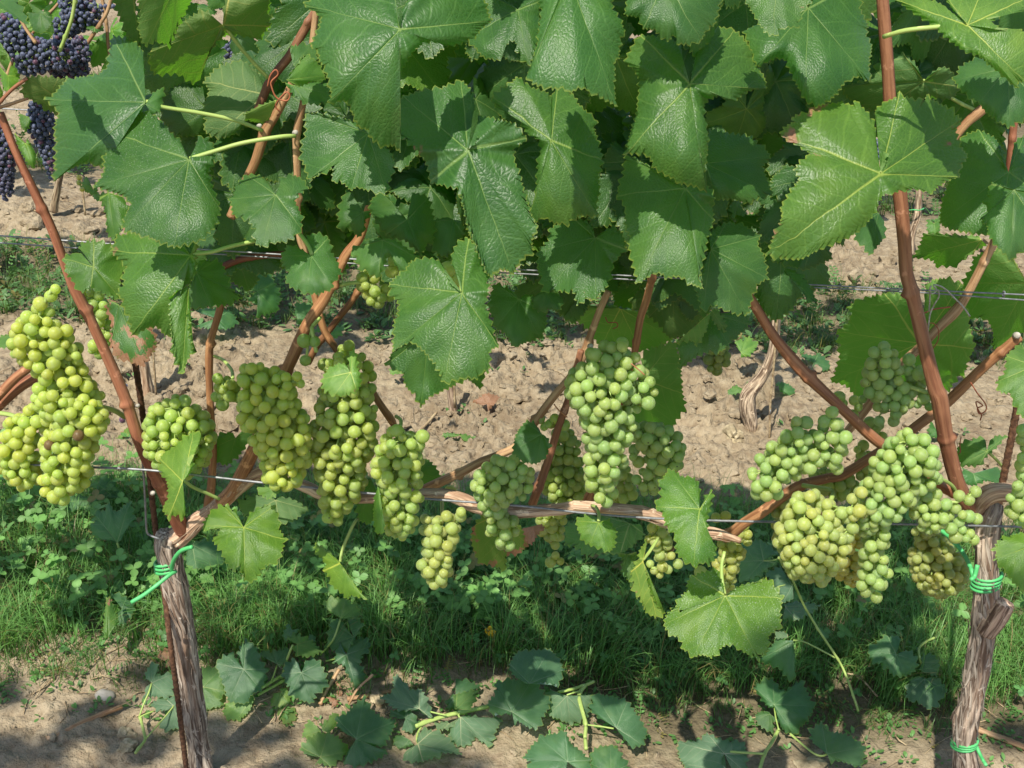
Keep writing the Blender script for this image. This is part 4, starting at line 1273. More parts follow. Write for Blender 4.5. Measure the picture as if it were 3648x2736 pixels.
L("B1", (140, 1020), "130,1010 0,1030* -25,1100 20,1122* 80,1110 140,1040", 1.16, 50, 0, tint=(1.6, 1.4, 1.5), tooth=16, stalk=[(140, 1020), (140, 970), (160, 950)])
L("B1", (800, -30), "770,-20 730,10* 780,100 790,200 800,292* 850,332* 900,250 960,80 900,0*", 1.09, 30, -30, tint=(1.1, 1.1, 0.9))
L("A1", (2035, 1440), "2000,1380 1990,1350 1910,1290 1820,1288* 1770,1340 1730,1400 1698,1472* 1710,1530 1720,1600 1840,1622* 1850,1650 1880,1710 1880,1790 1935,1832* 2020,1790 2100,1792* 2170,1760 2230,1692* 2236,1630 2210,1550 2180,1500 2200,1440 2272,1390* 2250,1330 2160,1288* 2080,1310 2070,1370 2052,1420", 1.04, 58, -8, tint=(1.1, 1.1, 1.35), fold=0.12)
L("B2", (435, 440), "400,420 350,380 260,358* 210,440* 220,520 270,560 238,622* 290,680 400,718* 500,720 592,680* 600,620 662,570* 620,480 580,390 562,300* 480,268* 400,290* 390,350 425,420", 1.02, 55, 0, tint=(1.0, 1.05, 1.2), dust=0.6, stalk=[(435, 440), (415, 370), (375, 310), (350, 280)])
L("B2", (960, 320), "935,300 840,350 718,390* 770,470 790,540 860,560 930,607* 970,520 990,450 1030,440 1050,500* 1100,560 1150,542* 1235,460* 1150,390 1050,320 985,310", 1.08, 48, 0, tint=(1.25, 1.2, 1.3))
L("B2", (820, 110), "790,80 700,-60* 640,50 630,160* 640,252* 720,230 780,305* 830,260 820,200 885,100*", 1.14, 42, 0, tint=(0.9, 0.95, 0.9), burn=0.28)
L("B2", (1140, 170), "1110,140 950,-50* 850,50 900,180 985,282* 1060,310 1120,320 1200,390 1247,442* 1270,370 1335,330* 1350,200 1300,0* 1180,-30", 1.13, 42, 0, tint=(0.75, 0.85, 0.8))
L("B2", (1480, 170), "1440,150 1290,190* 1280,300 1350,420 1440,452* 1500,340 1565,290* 1545,180", 1.16, 50, 0, tint=(0.9, 1.0, 1.1))
L("B2", (1545, 710), "1518,690 1460,650 1440,590 1390,490 1350,462 1268,448* 1160,480 1140,530 1060,590 1005,650* 1010,720 1080,780 1070,880 1038,950* 1040,1060 1028,1142* 1100,1100 1170,1070 1250,1130 1300,1190 1350,1250 1390,1320 1410,1385* 1500,1360 1600,1340 1660,1352* 1700,1290 1742,1302* 1752,1200 1740,1140 1828,1106* 1780,1040 1770,950 1720,830 1722,770* 1752,680 1720,530 1680,490 1660,380 1588,298* 1500,350 1465,470 1530,570 1542,650", 0.97, 46, 0, tint=(1.15, 1.15, 1.05), fold=0.34, stalk=[(1545, 700), (1540, 640), (1530, 560), (1520, 470)])
L("B2", (1300, 1000), "1250,1000 1160,1070 1030,1150* 985,1242* 1060,1290 1110,1300 1120,1380 1150,1430 1200,1470 1245,1558* 1290,1490 1400,1440 1500,1392* 1600,1340 1692,1428* 1700,1350 1742,1250* 1600,1100 1400,1020", 1.13, 20, 0, tint=(0.85, 0.95, 0.75))
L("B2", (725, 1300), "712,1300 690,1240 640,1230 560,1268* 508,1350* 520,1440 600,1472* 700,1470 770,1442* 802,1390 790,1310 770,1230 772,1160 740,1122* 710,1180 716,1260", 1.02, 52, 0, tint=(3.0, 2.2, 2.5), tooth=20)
L("B3", (850, 830), "800,800 650,830 500,788* 490,900 600,960 700,1112* 850,1090 1000,1140* 1100,1132* 1190,1090 1232,1040* 1180,960 1100,890 1000,850", 1.36, -30, 0, under=True, tint=(1.25, 1.15, 0.8))
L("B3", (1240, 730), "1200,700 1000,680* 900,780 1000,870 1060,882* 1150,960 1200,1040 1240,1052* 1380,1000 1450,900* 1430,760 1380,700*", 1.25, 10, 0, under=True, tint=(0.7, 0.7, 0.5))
L("B3", (1010, 1350), "1000,1300 1020,1150* 1100,1110 1250,1070* 1290,1200 1300,1300 1310,1452* 1340,1560 1290,1620 1262,1660* 1230,1720 1190,1750 1120,1762* 1000,1720 900,1600*", 1.34, -32, 0, under=True, tint=(0.95, 1.0, 0.75))
L("B3", (1515, 870), "1480,900 1380,1010 1258,1092* 1290,1180 1278,1285* 1370,1210 1480,1150 1600,1150 1652,1092* 1700,1050 1812,942* 1790,870 1650,860*", 1.12, 48, 0, tint=(0.75, 0.85, 0.8), dust=0.3)
L("B3", (1515, 855), "1490,880 1265,1082* 1390,1060 1410,1112* 1470,1020 1512,900", 1.08, 20, -25, under=True, tint=(1.2, 1.15, 0.8), tooth=18)
L("B3", (1525, 840), "1510,870 1560,960 1632,1005* 1622,900 1560,830", 1.09, 20, 20, under=True, tint=(1.0, 1.0, 0.8), tooth=18)
L("C3", (270, 510), "240,500 220,420 150,418* 80,500 50,640* 120,720 230,732* 300,690 332,600* 320,550 290,520", 1.165, 60, 0, tint=(1.0, 1.05, 1.4), tooth=16)
# lower leaves
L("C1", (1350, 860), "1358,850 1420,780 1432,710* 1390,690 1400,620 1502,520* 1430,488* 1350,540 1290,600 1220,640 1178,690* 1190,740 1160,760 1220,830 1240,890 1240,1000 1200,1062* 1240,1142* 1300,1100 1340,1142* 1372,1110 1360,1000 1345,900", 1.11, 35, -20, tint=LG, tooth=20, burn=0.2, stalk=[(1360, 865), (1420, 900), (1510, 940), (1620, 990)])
L("C1", (1800, 1200), "1780,1180 1750,1080 1640,1028* 1560,1080 1488,1182* 1530,1220 1620,1210 1640,1230 1568,1292* 1600,1340 1650,1400 1680,1490 1720,1528* 1760,1480 1790,1520 1812,1602* 1890,1590* 1910,1560 1952,1480* 2050,1470 2080,1390 2112,1290* 2070,1230 2060,1130 2030,1038* 1970,1030 1900,1060 1840,1110 1812,1180", 1.12, 50, 0, tint=(1.9, 1.6, 0.95), fold=0.15)
L("C2", (170, 1000), "150,980 0,960* -120,1010 -60,1120* 100,1150 200,1182* 300,1150 418,1070* 330,1000 200,970", 1.24, 65, 0, under=True, tint=(0.95, 0.9, 1.0))
L("C1", (1740, 540), "1720,500 1620,500 1550,620* 1600,720 1680,742* 1800,640 1880,470* 1820,450", 1.29, 15, 0, under=True, tint=(0.7, 0.75, 0.5))
L("C2", (190, 900), "180,890 90,890 28,920* 50,960 120,992* 180,970 212,910", 1.13, 50, 0, tint=YG, tooth=18)
L("C2", (930, 880), "945,880 900,980* 895,1150 910,1242* 960,1252* 980,1180 930,1130 932,1000", 1.13, 45, -60, tint=(1.5, 1.4, 1.0), tooth=16)
L("C2", (880, 850), "860,820 800,860* 770,950 760,1040* 790,1152* 860,1180 890,1150* 920,950", 1.25, 30, 0, tint=(0.75, 0.85, 0.65))
L("C2", (1230, 800), "1240,700 1300,698* 1360,760 1402,850* 1370,890 1290,912* 1230,890", 1.28, 20, 0, under=True, tint=(0.85, 0.9, 0.7))
L("D2", (645, 145), "640,130 560,60 468,3* 450,30 480,90 540,130 528,200* 570,260 590,320 650,360 700,412* 720,380 760,390 832,418* 780,340 720,260 680,180", 1.18, 35, -35, tint=(2.2, 1.75, 1.1), fold=0.3, stalk=[(645, 145), (660, 60), (690, -20), (740, -130), (770, -180)])
L("C2", (1780, 1120), "1720,1080 1640,1180* 1608,1270 1640,1400 1680,1472* 1770,1480 1870,1522* 1872,1400 1960,1400* 2042,1330* 2000,1200 1850,1100", 1.28, -20, 0, under=True, tint=(1.3, 0.95, 0.6), burn=0.36)
L("C3", (690, 1165), "678,1170 660,1150 590,1108* 520,1150* 540,1230 570,1300 620,1332* 700,1360 772,1382* 820,1330 810,1270 828,1230* 790,1190 770,1138* 720,1150 702,1165", 1.14, 50, 0, tint=(1.7, 1.5, 0.95), dust=1.0, tooth=18, stalk=[(690, 1165), (692, 1100), (670, 1050), (640, 1040)])
L("C3", (1435, 1065), "1428,1040 1440,960 1430,880 1390,828* 1310,830 1210,762* 1190,800 1130,870* 1160,950 1098,1042* 1170,1100 1180,1200 1240,1230 1260,1310 1262,1382* 1300,1440 1390,1492* 1460,1460 1512,1482* 1562,1380* 1530,1300 1480,1250 1490,1150 1530,1000 1532,918* 1490,960 1460,1020", 1.03, 48, 0, tint=(1.5, 1.4, 1.0), dust=0.8, fold=0.22)
L("D3", (1625, 385), "1612,365 1612,300 1590,190* 1500,200 1380,235* 1340,290 1350,350 1290,390 1258,462* 1300,510 1230,480* 1180,540 1172,602* 1200,670 1290,700 1312,782* 1390,842* 1450,820 1540,852* 1600,760 1680,750 1760,800 1872,862* 1870,810 1922,822* 1955,770 1940,680 2022,640* 2042,580 2030,500 2055,400* 2030,360 1990,300 1922,253* 1860,290 1800,290 1700,330 1640,375", 1.03, 55, 0, tint=(1.75, 1.5, 1.0), dust=1.0, fold=0.25, stalk=[(1625, 385), (1610, 320), (1600, 240), (1600, 150), (1620, 60)])
L("D3", (1020, 130), "1032,60 1052,-35* 990,50 970,150 924,212* 930,280 960,380 1000,410 1040,512* 1120,552* 1188,520* 1120,460 1080,370 1050,260 1030,150", 1.12, 30, -40, under=True, tint=(1.6, 1.3, 0.65), burn=0.24, fold=0.3, stalk=[(1020, 130), (1060, 70), (1100, 10), (1130, -40)])
L("D3", (900, 80), "870,60 838,70* 870,120 858,192* 900,260 990,412* 960,250 970,60*", 1.2, 40, 0, tint=(1.2, 1.1, 1.0), dust=0.6)
L("C3", (920, 1170), "880,1150 700,1110* 450,1180* 440,1332* 540,1350 600,1422* 700,1390 850,1402* 960,1320 1032,1250* 1000,1180", 1.34, 60, 0, under=True, tint=(0.85, 0.9, 1.05))
L("C4", (2140, 1330), "2100,1280 2074,1238* 1900,1280 1838,1360* 1880,1400 1848,1442* 1920,1500 1980,1590 2030,1642* 2074,1682* 2200,1650 2300,1450*", 1.08, 55, -10, tint=(1.9, 1.6, 1.1))
L("C4", (1800, 640), "1780,620 1790,538* 1700,540 1600,580* 1570,650 1600,742* 1740,752* 1790,680 1880,600 1942,530* 1870,518 1820,560", 1.36, 30, 0, under=True, tint=(0.75, 0.8, 0.65), stalk=[(1800, 640), (1870, 700), (1920, 760)])
o = L("C3", (210, 1190), "190,1200 130,1208* 140,1260 160,1310 190,1332* 220,1290 240,1250 292,1210* 270,1175", 1.12, 35, 10, tint=(1, 1, 1), burn=1.2, tooth=14, label="small dried orange-red leaf under the vine arm")

# the foliage that closes the row behind and above them
def inside(poly, n, g):
    poly = np.array(poly, float)
    lo, hi = poly.min(0), poly.max(0)
    out = []
    while len(out) < n:
        p = lo + (hi - lo) * g.random(2)
        c = False
        j = len(poly) - 1
        for i in range(len(poly)):
            if (poly[i, 1] > p[1]) != (poly[j, 1] > p[1]) and p[0] < (poly[j, 0] - poly[i, 0]) * (p[1] - poly[i, 1]) / (poly[j, 1] - poly[i, 1]) + poly[i, 0]:
                c = not c
            j = i
        if c: out.append(p)
    return np.array(out)


fr = random.Random(5)
g = np.random.default_rng(5)
for poly, n, y0, y1 in (
        ([(520, -60), (2950, -60), (2860, 420), (2700, 720), (2480, 980), (2200, 1010), (1850, 930), (1350, 860), (1150, 640), (760, 560), (600, 380)], 110, 1.27, 1.50),
        ([(1150, 500), (2600, 500), (2500, 950), (2300, 1010), (1900, 950), (1400, 880)], 34, 1.24, 1.36),
        ([(720, 230), (1180, 200), (1200, 820), (1050, 860), (900, 760), (760, 480)], 20, 1.28, 1.42),
        ([(720, 560), (1000, 560), (1020, 880), (760, 880)], 9, 1.26, 1.38),
        ([(2720, 560), (2960, 520), (2900, 820), (2760, 930), (2650, 900)], 9, 1.24, 1.38),
        ([(2980, -60), (3648, -60), (3648, 560), (3300, 560), (3120, 420), (3000, 350)], 22, 1.27, 1.48)):
    for p in inside(poly, n, g):
        if math.hypot(p[0] - 3125, p[1] - 560) < 190:
            continue
        y = g.uniform(y0, y1)
        w = at(p, y)[0]
        fill_leaf(VA if p[0] < 2690 else VB, w, g.uniform(0.055, 0.095), g.uniform(5, 65), g.uniform(-45, 45), g.uniform(-50, 50), fr, (0.85, 0.92, 0.85))
for k in range(640):
    x, z, y = g.uniform(-1.15, 1.15), g.uniform(1.22, 2.0), g.uniform(1.06, 1.45)
    w = np.array([x, y, z])
    q = (w - CAM)
    if y + 0.557 * z > 2.14 or x > 0.42 and g.random() < 0.65 or -0.62 < x < -0.28 and y < 1.22:
        continue
    vpx = PH / 2 - FOC * (q @ UP) / (q @ fwd)
    if vpx > -190:
        continue
    fill_leaf(VC if x < -0.45 else (VA if x < 0.33 else VB), w, g.uniform(0.06, 0.10), g.uniform(10, 70), g.uniform(-50, 50), g.uniform(-60, 60), fr)
for sx, vine in ((-1, VC), (1, VB)):
    for k in range(34):
        x, z, y = sx * g.uniform(0.86, 1.35), g.uniform(0.75, 1.5), g.uniform(1.12, 1.42)
        fill_leaf(vine, np.array([x, y, z]), g.uniform(0.06, 0.10), g.uniform(10, 70), g.uniform(-50, 50), g.uniform(-60, 60), fr)

# pale pruning cuts on the canes
def cut_end(parent, reg, x, y, Y, r):
    c = at(px(reg, [(x, y)]), Y)[0]
    k = r / Z * mscale(c)
    d = CAM - c + np.array([0.15, 0, 0.1])
    d = d / np.linalg.norm(d)
    V, F, A = tube([c + d * -0.008, c, c + d * 0.004], [k * 1.3, k * 1.15, k], 12, 0.002)
    mk("cut_end", V, F, M_STRING, parent, attrs=A)


for a in ((VA, "A2", 318, 978, 1.185, 16), (VA, "A1", 1918, 930, 1.185, 14), (VA, "B3", 632, 1105, 1.215, 18), (VB, "B4", 2022, 1026, 1.245, 22), (VA, "C1", 1020, 300, 1.185, 12), (VA, "C1", 1130, 945, 1.195, 15)):
    cut_end(*a)

# tendrils
def tendril(parent, reg, pts, Y, r=4.5, mat=M_CANE, color=(1.3, 1.0, 0.9)):
    return limb(parent, "tendril", reg, pts, Y, r, mat, None, 7, 0.002, color)


tendril(VA, "A2", [(110, 640), (130, 560), (170, 515), (188, 550), (140, 600), (140, 640), (175, 720), (250, 745), (275, 710), (250, 680), (190, 740), (170, 790), (205, 830), (180, 855)], 1.185, 6)
tendril(VB, "B4", [(1320, 870), (1400, 835), (1530, 815)], 1.27, 6)
tendril(VB, "B4", [(1350, 945), (1400, 935), (1440, 980), (1440, 1060), (1390, 1140)], 1.275, 4)
tendril(VB, "C4", [(1680, 130), (1730, 210), (1790, 290), (1790, 340), (1745, 360), (1730, 320), (1770, 300), (1720, 270), (1735, 330), (1760, 370), (1750, 410)], 1.24, 5)
tendril(VB, "C4", [(1610, 530), (1600, 590), (1605, 640), (1590, 660)], 1.22, 4)
tendril(VA, "B3", [(740, 890), (760, 930), (820, 930), (830, 960), (795, 978)], 1.23, 4)
tendril(VA, "C3", [(930, -10), (980, 30), (1030, 75)], 1.03, 5, M_TAN)
tendril(VA, "C3", [(360, 290), (400, 340), (455, 385)], 1.21, 5, M_TAN)
# ------------------------------------------------------------------ grapes
def berry_shape(name, mat, us=18, vs_=11):
    V, F = [], []
    V.append((0, 0, 1.0))
    for i in range(1, vs_):
        ph = math.pi * i / vs_
        for j in range(us):
            th = 2 * math.pi * j / us
            V.append((math.sin(ph) * math.cos(th) * 0.985, math.sin(ph) * math.sin(th) * 0.985, math.cos(ph)))
    V.append((0, 0, -1.0))
    for j in range(us):
        F.append((0, 1 + j, 1 + (j + 1) % us))
    for i in range(vs_ - 2):
        a, b = 1 + i * us, 1 + (i + 1) * us
        for j in range(us):
            k = (j + 1) % us
            F += [(a + j, b + j, b + k), (a + j, b + k, a + k)]
    e = len(V) - 1
    a = 1 + (vs_ - 2) * us
    for j in range(us):
        F.append((e, a + (j + 1) % us, a + j))
    return mesh_data(name, np.array(V), np.array(F), mat)


BERRY = berry_shape("berry_shape", M_BERRY)
REDBERRY = berry_shape("dark_berry_shape", M_RED, 12, 8)


def bunch(label, reg, chain, Y, rb, color, seed, group=None, lean=0.0, shape=BERRY, stalk=None, tries=4200, squash=0.80, sep=0.81, cvar=0.08, stem_mat=M_PETIOLE, maxn=300):
    """chain: [(x, y, half width)] down the middle of the cluster, several lists for shoulders; rb berry radius in metres"""
    g = np.random.default_rng(seed)
    chains = chain if isinstance(chain[0], list) else [chain]
    balls = []
    for c in chains:
        P = px(reg, [(a[0], a[1]) for a in c])
        R = np.array([a[2] for a in c]) / Z * (1.02 if shape is BERRY else 1.0)
        yy = Y + lean * np.linspace(0, 1, len(c))
        W = at(P, yy)
        for i in range(len(W)):
            r = R[i] * mscale(W[i])
            balls.append((W[i], r))
            if i + 1 < len(W):
                r2 = R[i + 1] * mscale(W[i + 1])
                for f in (0.33, 0.67):
                    balls.append((W[i] * (1 - f) + W[i + 1] * f, r * (1 - f) + r2 * f))
    C = np.array([b[0] for b in balls])
    Rr = np.array([b[1] for b in balls])
    if len(balls) > 3 and shape is BERRY:
        C = C + g.normal(0, 0.10, C.shape) * Rr[:, None]
        Rr = Rr * g.uniform(0.86, 1.12, len(Rr))
    if shape is BERRY:
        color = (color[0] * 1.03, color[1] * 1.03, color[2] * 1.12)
    got, rad_ = np.zeros((0, 3)), np.zeros(0)
    wgt = Rr ** 2 / (Rr ** 2).sum()
    for phase, (lo, hi, n) in enumerate(((1.0, 1.0, tries), (0.45, 0.9, tries // 2))):
        idx = g.choice(len(C), n, p=wgt)
        v = g.normal(0, 1, (n, 3))
        v /= np.linalg.norm(v, axis=1)[:, None]
        for i, d in zip(idx, v):
            r = rb * (g.uniform(0.86, 1.08) if g.random() < 0.85 else g.uniform(0.66, 0.85))
            reach = max(Rr[i] - r * 0.95, 0.0) * g.uniform(lo, hi)
            p = C[i] + d * reach * np.array([1, squash, 1])
            # keep to the outside of the cluster
            if phase == 0:
                dd = np.linalg.norm((p - C) / np.array([1, squash, 1]), axis=1)
                if (dd < Rr - r * 1.25).any():
                    continue
            if len(got):
                dist = np.linalg.norm(got - p, axis=1)
                if (dist < (rad_ + r) * sep).any():
                    continue
            got = np.vstack([got, p])
            rad_ = np.r_[rad_, r]
            if len(got) >= maxn: break
    top = C[0] + np.array([0, 0, Rr[0] * 0.6])
    cat = "grapes"
    root = empty("grape_bunch", top, label, cat, group)
    for p, r in zip(got, rad_):
        k = g.uniform(1 - cvar, 1 + cvar)
        e = (g.normal(0, 0.7), g.normal(0, 0.7), g.uniform(0, 6.28))
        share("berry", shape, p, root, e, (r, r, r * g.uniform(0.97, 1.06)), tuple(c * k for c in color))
    # stalk: main axis and the small stalks of the berries
    parts = []
    for c in chains:
        n0 = len(c)
        P = px(reg, [(a[0], a[1]) for a in c])
        W = at(P, Y + lean * np.linspace(0, 1, n0) + 0.0)
        if n0 > 1:
            parts.append(tube(W, np.linspace(0.0022, 0.0012, n0), 6, 0.01))
    for p, r in zip(got, rad_):
        i = int(np.argmin(np.linalg.norm(C - p, axis=1)))
        q = C[i] + (p - C[i]) * 0.15 + np.array([0, 0, 0.004])
        d = (q - p) / (np.linalg.norm(q - p) + 1e-9)
        parts.append(tube([p + d * r * 0.9, q], [0.0009, 0.0011], 4, 0.02, None, False))
    if stalk is not None:
        P = px(stalk[0], stalk[1])
        W = at(P, np.linspace(stalk[2], Y, len(P)))
        parts.append(tube(W, stalk[3] if len(stalk) > 3 else 0.0024, 8, 0.005))
    V, F, A = join([(v, f, a) for v, f, a in parts])
    mk("stem", V, F, stem_mat, root, attrs=A)
    return root


RB = 0.0078
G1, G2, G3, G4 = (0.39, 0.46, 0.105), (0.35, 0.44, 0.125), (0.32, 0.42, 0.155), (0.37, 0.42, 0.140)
GRP = "pale green grape bunches of the front row"
bunch("largest yellow-green bunch at the left edge beside the long reddish cane", "B1",
      [[(380, 690, 62), (300, 850, 100), (270, 1000, 150), (290, 1100, 200), (390, 1220, 200)], [(420, 1010, 120), (480, 1180, 130)], [(450, 1330, 200), (500, 1440, 250), (520, 1560, 270)]], 1.165, RB, G1, 1, GRP, maxn=190)
bunch("long golden tail of grapes below the thin grey stalk, over the lower wire", "C1",
      [(600, 380, 190), (560, 480, 190), (520, 600, 190), (510, 700, 190), (490, 800, 180), (460, 890, 140), (420, 955, 95)], 1.15, RB, G1, 2, GRP,
      stalk=("C1", [(920, 385), (860, 345), (780, 318), (700, 325), (630, 370), (580, 420)], 1.22, 0.0032))
bunch("yellow-green bunch cut by the left edge, in front of the lower wire", "C1",
      [(330, 330, 110), (220, 420, 120), (130, 520, 135), (130, 620, 150), (160, 720, 150), (170, 820, 130)], 1.17, RB, G1, 3, GRP,
      stalk=("C1", [(-60, 350), (60, 365), (130, 385), (260, 395), (320, 420)], 1.22, 0.003))
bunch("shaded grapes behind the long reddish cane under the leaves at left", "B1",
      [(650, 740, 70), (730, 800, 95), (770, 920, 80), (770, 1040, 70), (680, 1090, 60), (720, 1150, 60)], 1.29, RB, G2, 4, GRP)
bunch("round bunch between long reddish cane and thin brown cane, above a curled leaf", "C1",
      [(1320, 275, 75), (1320, 370, 130), (1310, 470, 235), (1330, 560, 255), (1350, 640, 210), (1360, 690, 130)], 1.20, RB, G2, 5, GRP)
bunch("bright sunlit bunch with a loose open top, left of the small pale leaf", "C2",
      [[(-20, 90, 105), (60, 170, 140), (110, 280, 215), (170, 400, 230), (210, 520, 215), (240, 640, 185), (250, 760, 160), (250, 850, 100)], [(330, 110, 95), (210, 160, 110)]], 1.14, RB, (0.40, 0.465, 0.10), 6, GRP)
bunch("few dark green berries on a curved stalk beside the thin brown cane", "C1",
      [(1630, 110, 70), (1690, 180, 110), (1660, 240, 90), (1770, 210, 70)], 1.19, RB, (0.30, 0.38, 0.09), 7, GRP,
      stalk=("B1", [(1585, 1180), (1650, 1210), (1710, 1280), (1720, 1340)], 1.285, 0.0022))
bunch("long shaded bunch under the small pale heart-shaped leaf", "C2",
      [[(700, 20, 150), (710, 160, 170), (690, 300, 200), (700, 430, 230), (650, 560, 215), (640, 700, 200), (640, 840, 170), (630, 960, 150), (620, 1060, 120), (600, 1140, 100)], [(860, 330, 70), (890, 450, 60)]], 1.17, RB, (0.35, 0.42, 0.11), 8, GRP,
      stalk=("B2", [(500, 890), (470, 930), (440, 960), (440, 1000), (470, 1150)], 1.20))
bunch("few loose berries at the top of the leaning cane, above the shaded bunch", "B2",
      [[(640, 1210, 90), (720, 1110, 50)], [(870, 1330, 60), (820, 1210, 60), (830, 1290, 55)], [(530, 1230, 60)]], 1.22, RB, (0.32, 0.40, 0.10), 9, GRP)
for q, (bx, by) in enumerate(((380, 1066), (456, 1072), (385, 1205))):
    pass
bunch("three single berries hanging on a bent green stalk in front of the thick cane", "B2",
      [[(380, 1066, 48)], [(457, 1073, 38)], [(385, 1207, 46)]], 1.175, 0.0090, (0.28, 0.38, 0.11), 10, GRP, tries=40, sep=0.7,
      stalk=("B2", [(497, 895), (455, 935), (440, 975), (430, 1010), (410, 1080), (400, 1180)], 1.19, 0.0016))
bunch("slim bunch with a green stalk on top, left of the slanting tan cane", "C2",
      [[(1135, 540, 60), (1110, 610, 150), (1080, 690, 190), (1090, 780, 165), (1090, 880, 160), (1090, 980, 150), (1080, 1080, 150), (1085, 1170, 130), (1090, 1245, 85)], [(1245, 540, 60), (1060, 480, 50)]], 1.13, RB, G2, 11, GRP,
      stalk=("C2", [(1060, 380), (1095, 410), (1090, 480), (1085, 560), (1080, 640)], 1.2))
bunch("narrow bunch hanging lowest under the middle of the vine arm", "C2",
      [[(1430, 1130, 60), (1440, 1180, 95), (1400, 1260, 125), (1380, 1350, 150), (1350, 1450, 140), (1350, 1530, 130), (1390, 1590, 60)], [(1540, 1090, 65), (1500, 1180, 60)]], 1.14, RB, G4, 12, GRP,
      stalk=("C2", [(1385, 965), (1400, 1020), (1400, 1090), (1430, 1160)], 1.24))
bunch("dusky berries in the shade behind the narrow lowest bunch", "C2",
      [[(1290, 1140, 70), (1260, 1220, 50)], [(1450, 930, 55)]], 1.27, RB, (0.36, 0.42, 0.17), 13, GRP)
bunch("bluish-green bunch in front of the peeling arm, right of the slanting tan cane", "C2",
      [[(1890, 770, 100), (1850, 830, 190), (1800, 910, 170), (1770, 990, 120), (1780, 1070, 100), (1830, 1150, 120), (1850, 1240, 120), (1890, 1310, 90)], [(2000, 790, 90), (2040, 900, 80), (1920, 960, 70)]], 1.165, RB, G3, 14, GRP)
bunch("few berries half hidden behind the round leaf on the slanting tan cane", "C3",
      [[(230, 390, 45), (310, 440, 65), (360, 420, 60)], [(440, 450, 50)]], 1.24, RB, (0.36, 0.46, 0.14), 15, GRP)
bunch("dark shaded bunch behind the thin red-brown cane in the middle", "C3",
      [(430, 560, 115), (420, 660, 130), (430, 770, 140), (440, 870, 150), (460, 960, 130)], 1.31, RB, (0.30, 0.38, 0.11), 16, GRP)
bunch("olive bunch hanging in shade below the arm with two berries at its tip", "C3",
      [[(330, 1130, 110), (340, 1210, 110), (370, 1290, 85)], [(340, 1460, 50), (430, 1440, 48), (340, 1410, 45)]], 1.30, RB, (0.33, 0.38, 0.11), 17, GRP)
bunch("tallest bunch, standing in the middle right before a backlit leaf", "C3",
      [[(890, -110, 100), (850, -40, 130), (760, 40, 200), (710, 140, 240), (700, 250, 240), (730, 350, 210), (750, 450, 180), (750, 560, 170), (740, 680, 155), (720, 800, 145), (730, 900, 135), (740, 1000, 80)], [(970, 120, 130), (1000, 220, 130), (960, 310, 80)]], 1.115, RB, G3, 18, GRP, maxn=210)
bunch("half shaded bunch behind the tallest one, above the dusty curled leaf", "C3",
      [[(1010, 500, 90), (1090, 560, 150), (1190, 560, 120), (1230, 660, 120), (1170, 720, 150), (1090, 800, 110), (1060, 900, 95)], [(1290, 720, 70)], [(960, 640, 70), (980, 730, 60)]], 1.22, RB, G3, 19, GRP)
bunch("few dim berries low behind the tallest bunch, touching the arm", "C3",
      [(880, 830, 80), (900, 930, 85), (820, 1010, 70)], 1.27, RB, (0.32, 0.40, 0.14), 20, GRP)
bunch("small open bunch below the arm beside the yellowing edge-on leaf", "C3",
      [[(1120, 1220, 80), (1150, 1290, 100), (1180, 1370, 85), (1160, 1440, 60), (1140, 1545, 48)], [(1280, 1460, 52)], [(1080, 1500, 60), (1190, 1510, 48)]], 1.21, RB, (0.37, 0.42, 0.15), 21, GRP)
bunch("single pale berry below the dusty curled leaf", "D3", [(1440, 215, 50)], 1.10, 0.0090, (0.36, 0.39, 0.13), 22, GRP, tries=10)
bunch("golden shaded bunch behind the large yellow-green leaf at lower right", "C3",
      [[(1760, 1210, 60), (1770, 1270, 65)], [(1640, 1310, 80), (1680, 1390, 100), (1640, 1470, 100), (1640, 1570, 70), (1630, 1660, 50)], [(1530, 1130, 40), (1620, 1120, 45)]], 1.28, RB, (0.36, 0.39, 0.11), 23, GRP)
bunch("bunch on the left of the crossing canes at right, tapering down to the left", "C4",
      [[(450, 390, 60), (420, 470, 100), (370, 560, 120), (310, 640, 150), (250, 730, 160), (180, 830, 135), (150, 920, 90)], [(570, 540, 90), (530, 630, 110), (470, 720, 100), (380, 790, 80)], [(640, 330, 70), (650, 440, 110), (680, 530, 120), (690, 620, 115), (600, 680, 100), (680, 760, 70)]], 1.125, RB, G3, 24, GRP)
bunch("few berries above the crossing canes, left of the upright red-brown cane", "C4",
      [[(690, 215, 55), (720, 260, 60)], [(820, 290, 65), (860, 260, 60)], [(810, 370, 60)]], 1.235, RB, (0.33, 0.42, 0.15), 25, GRP)
bunch("bunch at the fork of the upright red-brown cane, before the round backlit leaf", "C4",
      [[(1040, -70, 120), (1020, 30, 150), (1040, 130, 150), (1100, 230, 150), (1080, 320, 80)], [(1230, -20, 80), (1290, 60, 90), (1280, 200, 100), (1340, 270, 80)]], 1.215, RB, (0.33, 0.43, 0.17), 26, GRP,
      stalk=("C4", [(1370, 210), (1320, 190), (1240, 165), (1180, 140), (1100, 130)], 1.20, 0.003))
bunch("two bluish berries hanging free below the fork of the upright cane", "C4",
      [[(1006, 421, 45)], [(1111, 416, 42)]], 1.22, RB, (0.34, 0.45, 0.24), 27, GRP, tries=40, stalk=("C4", [(1090, 340), (1050, 350), (1010, 360), (1006, 400)], 1.22, 0.001))
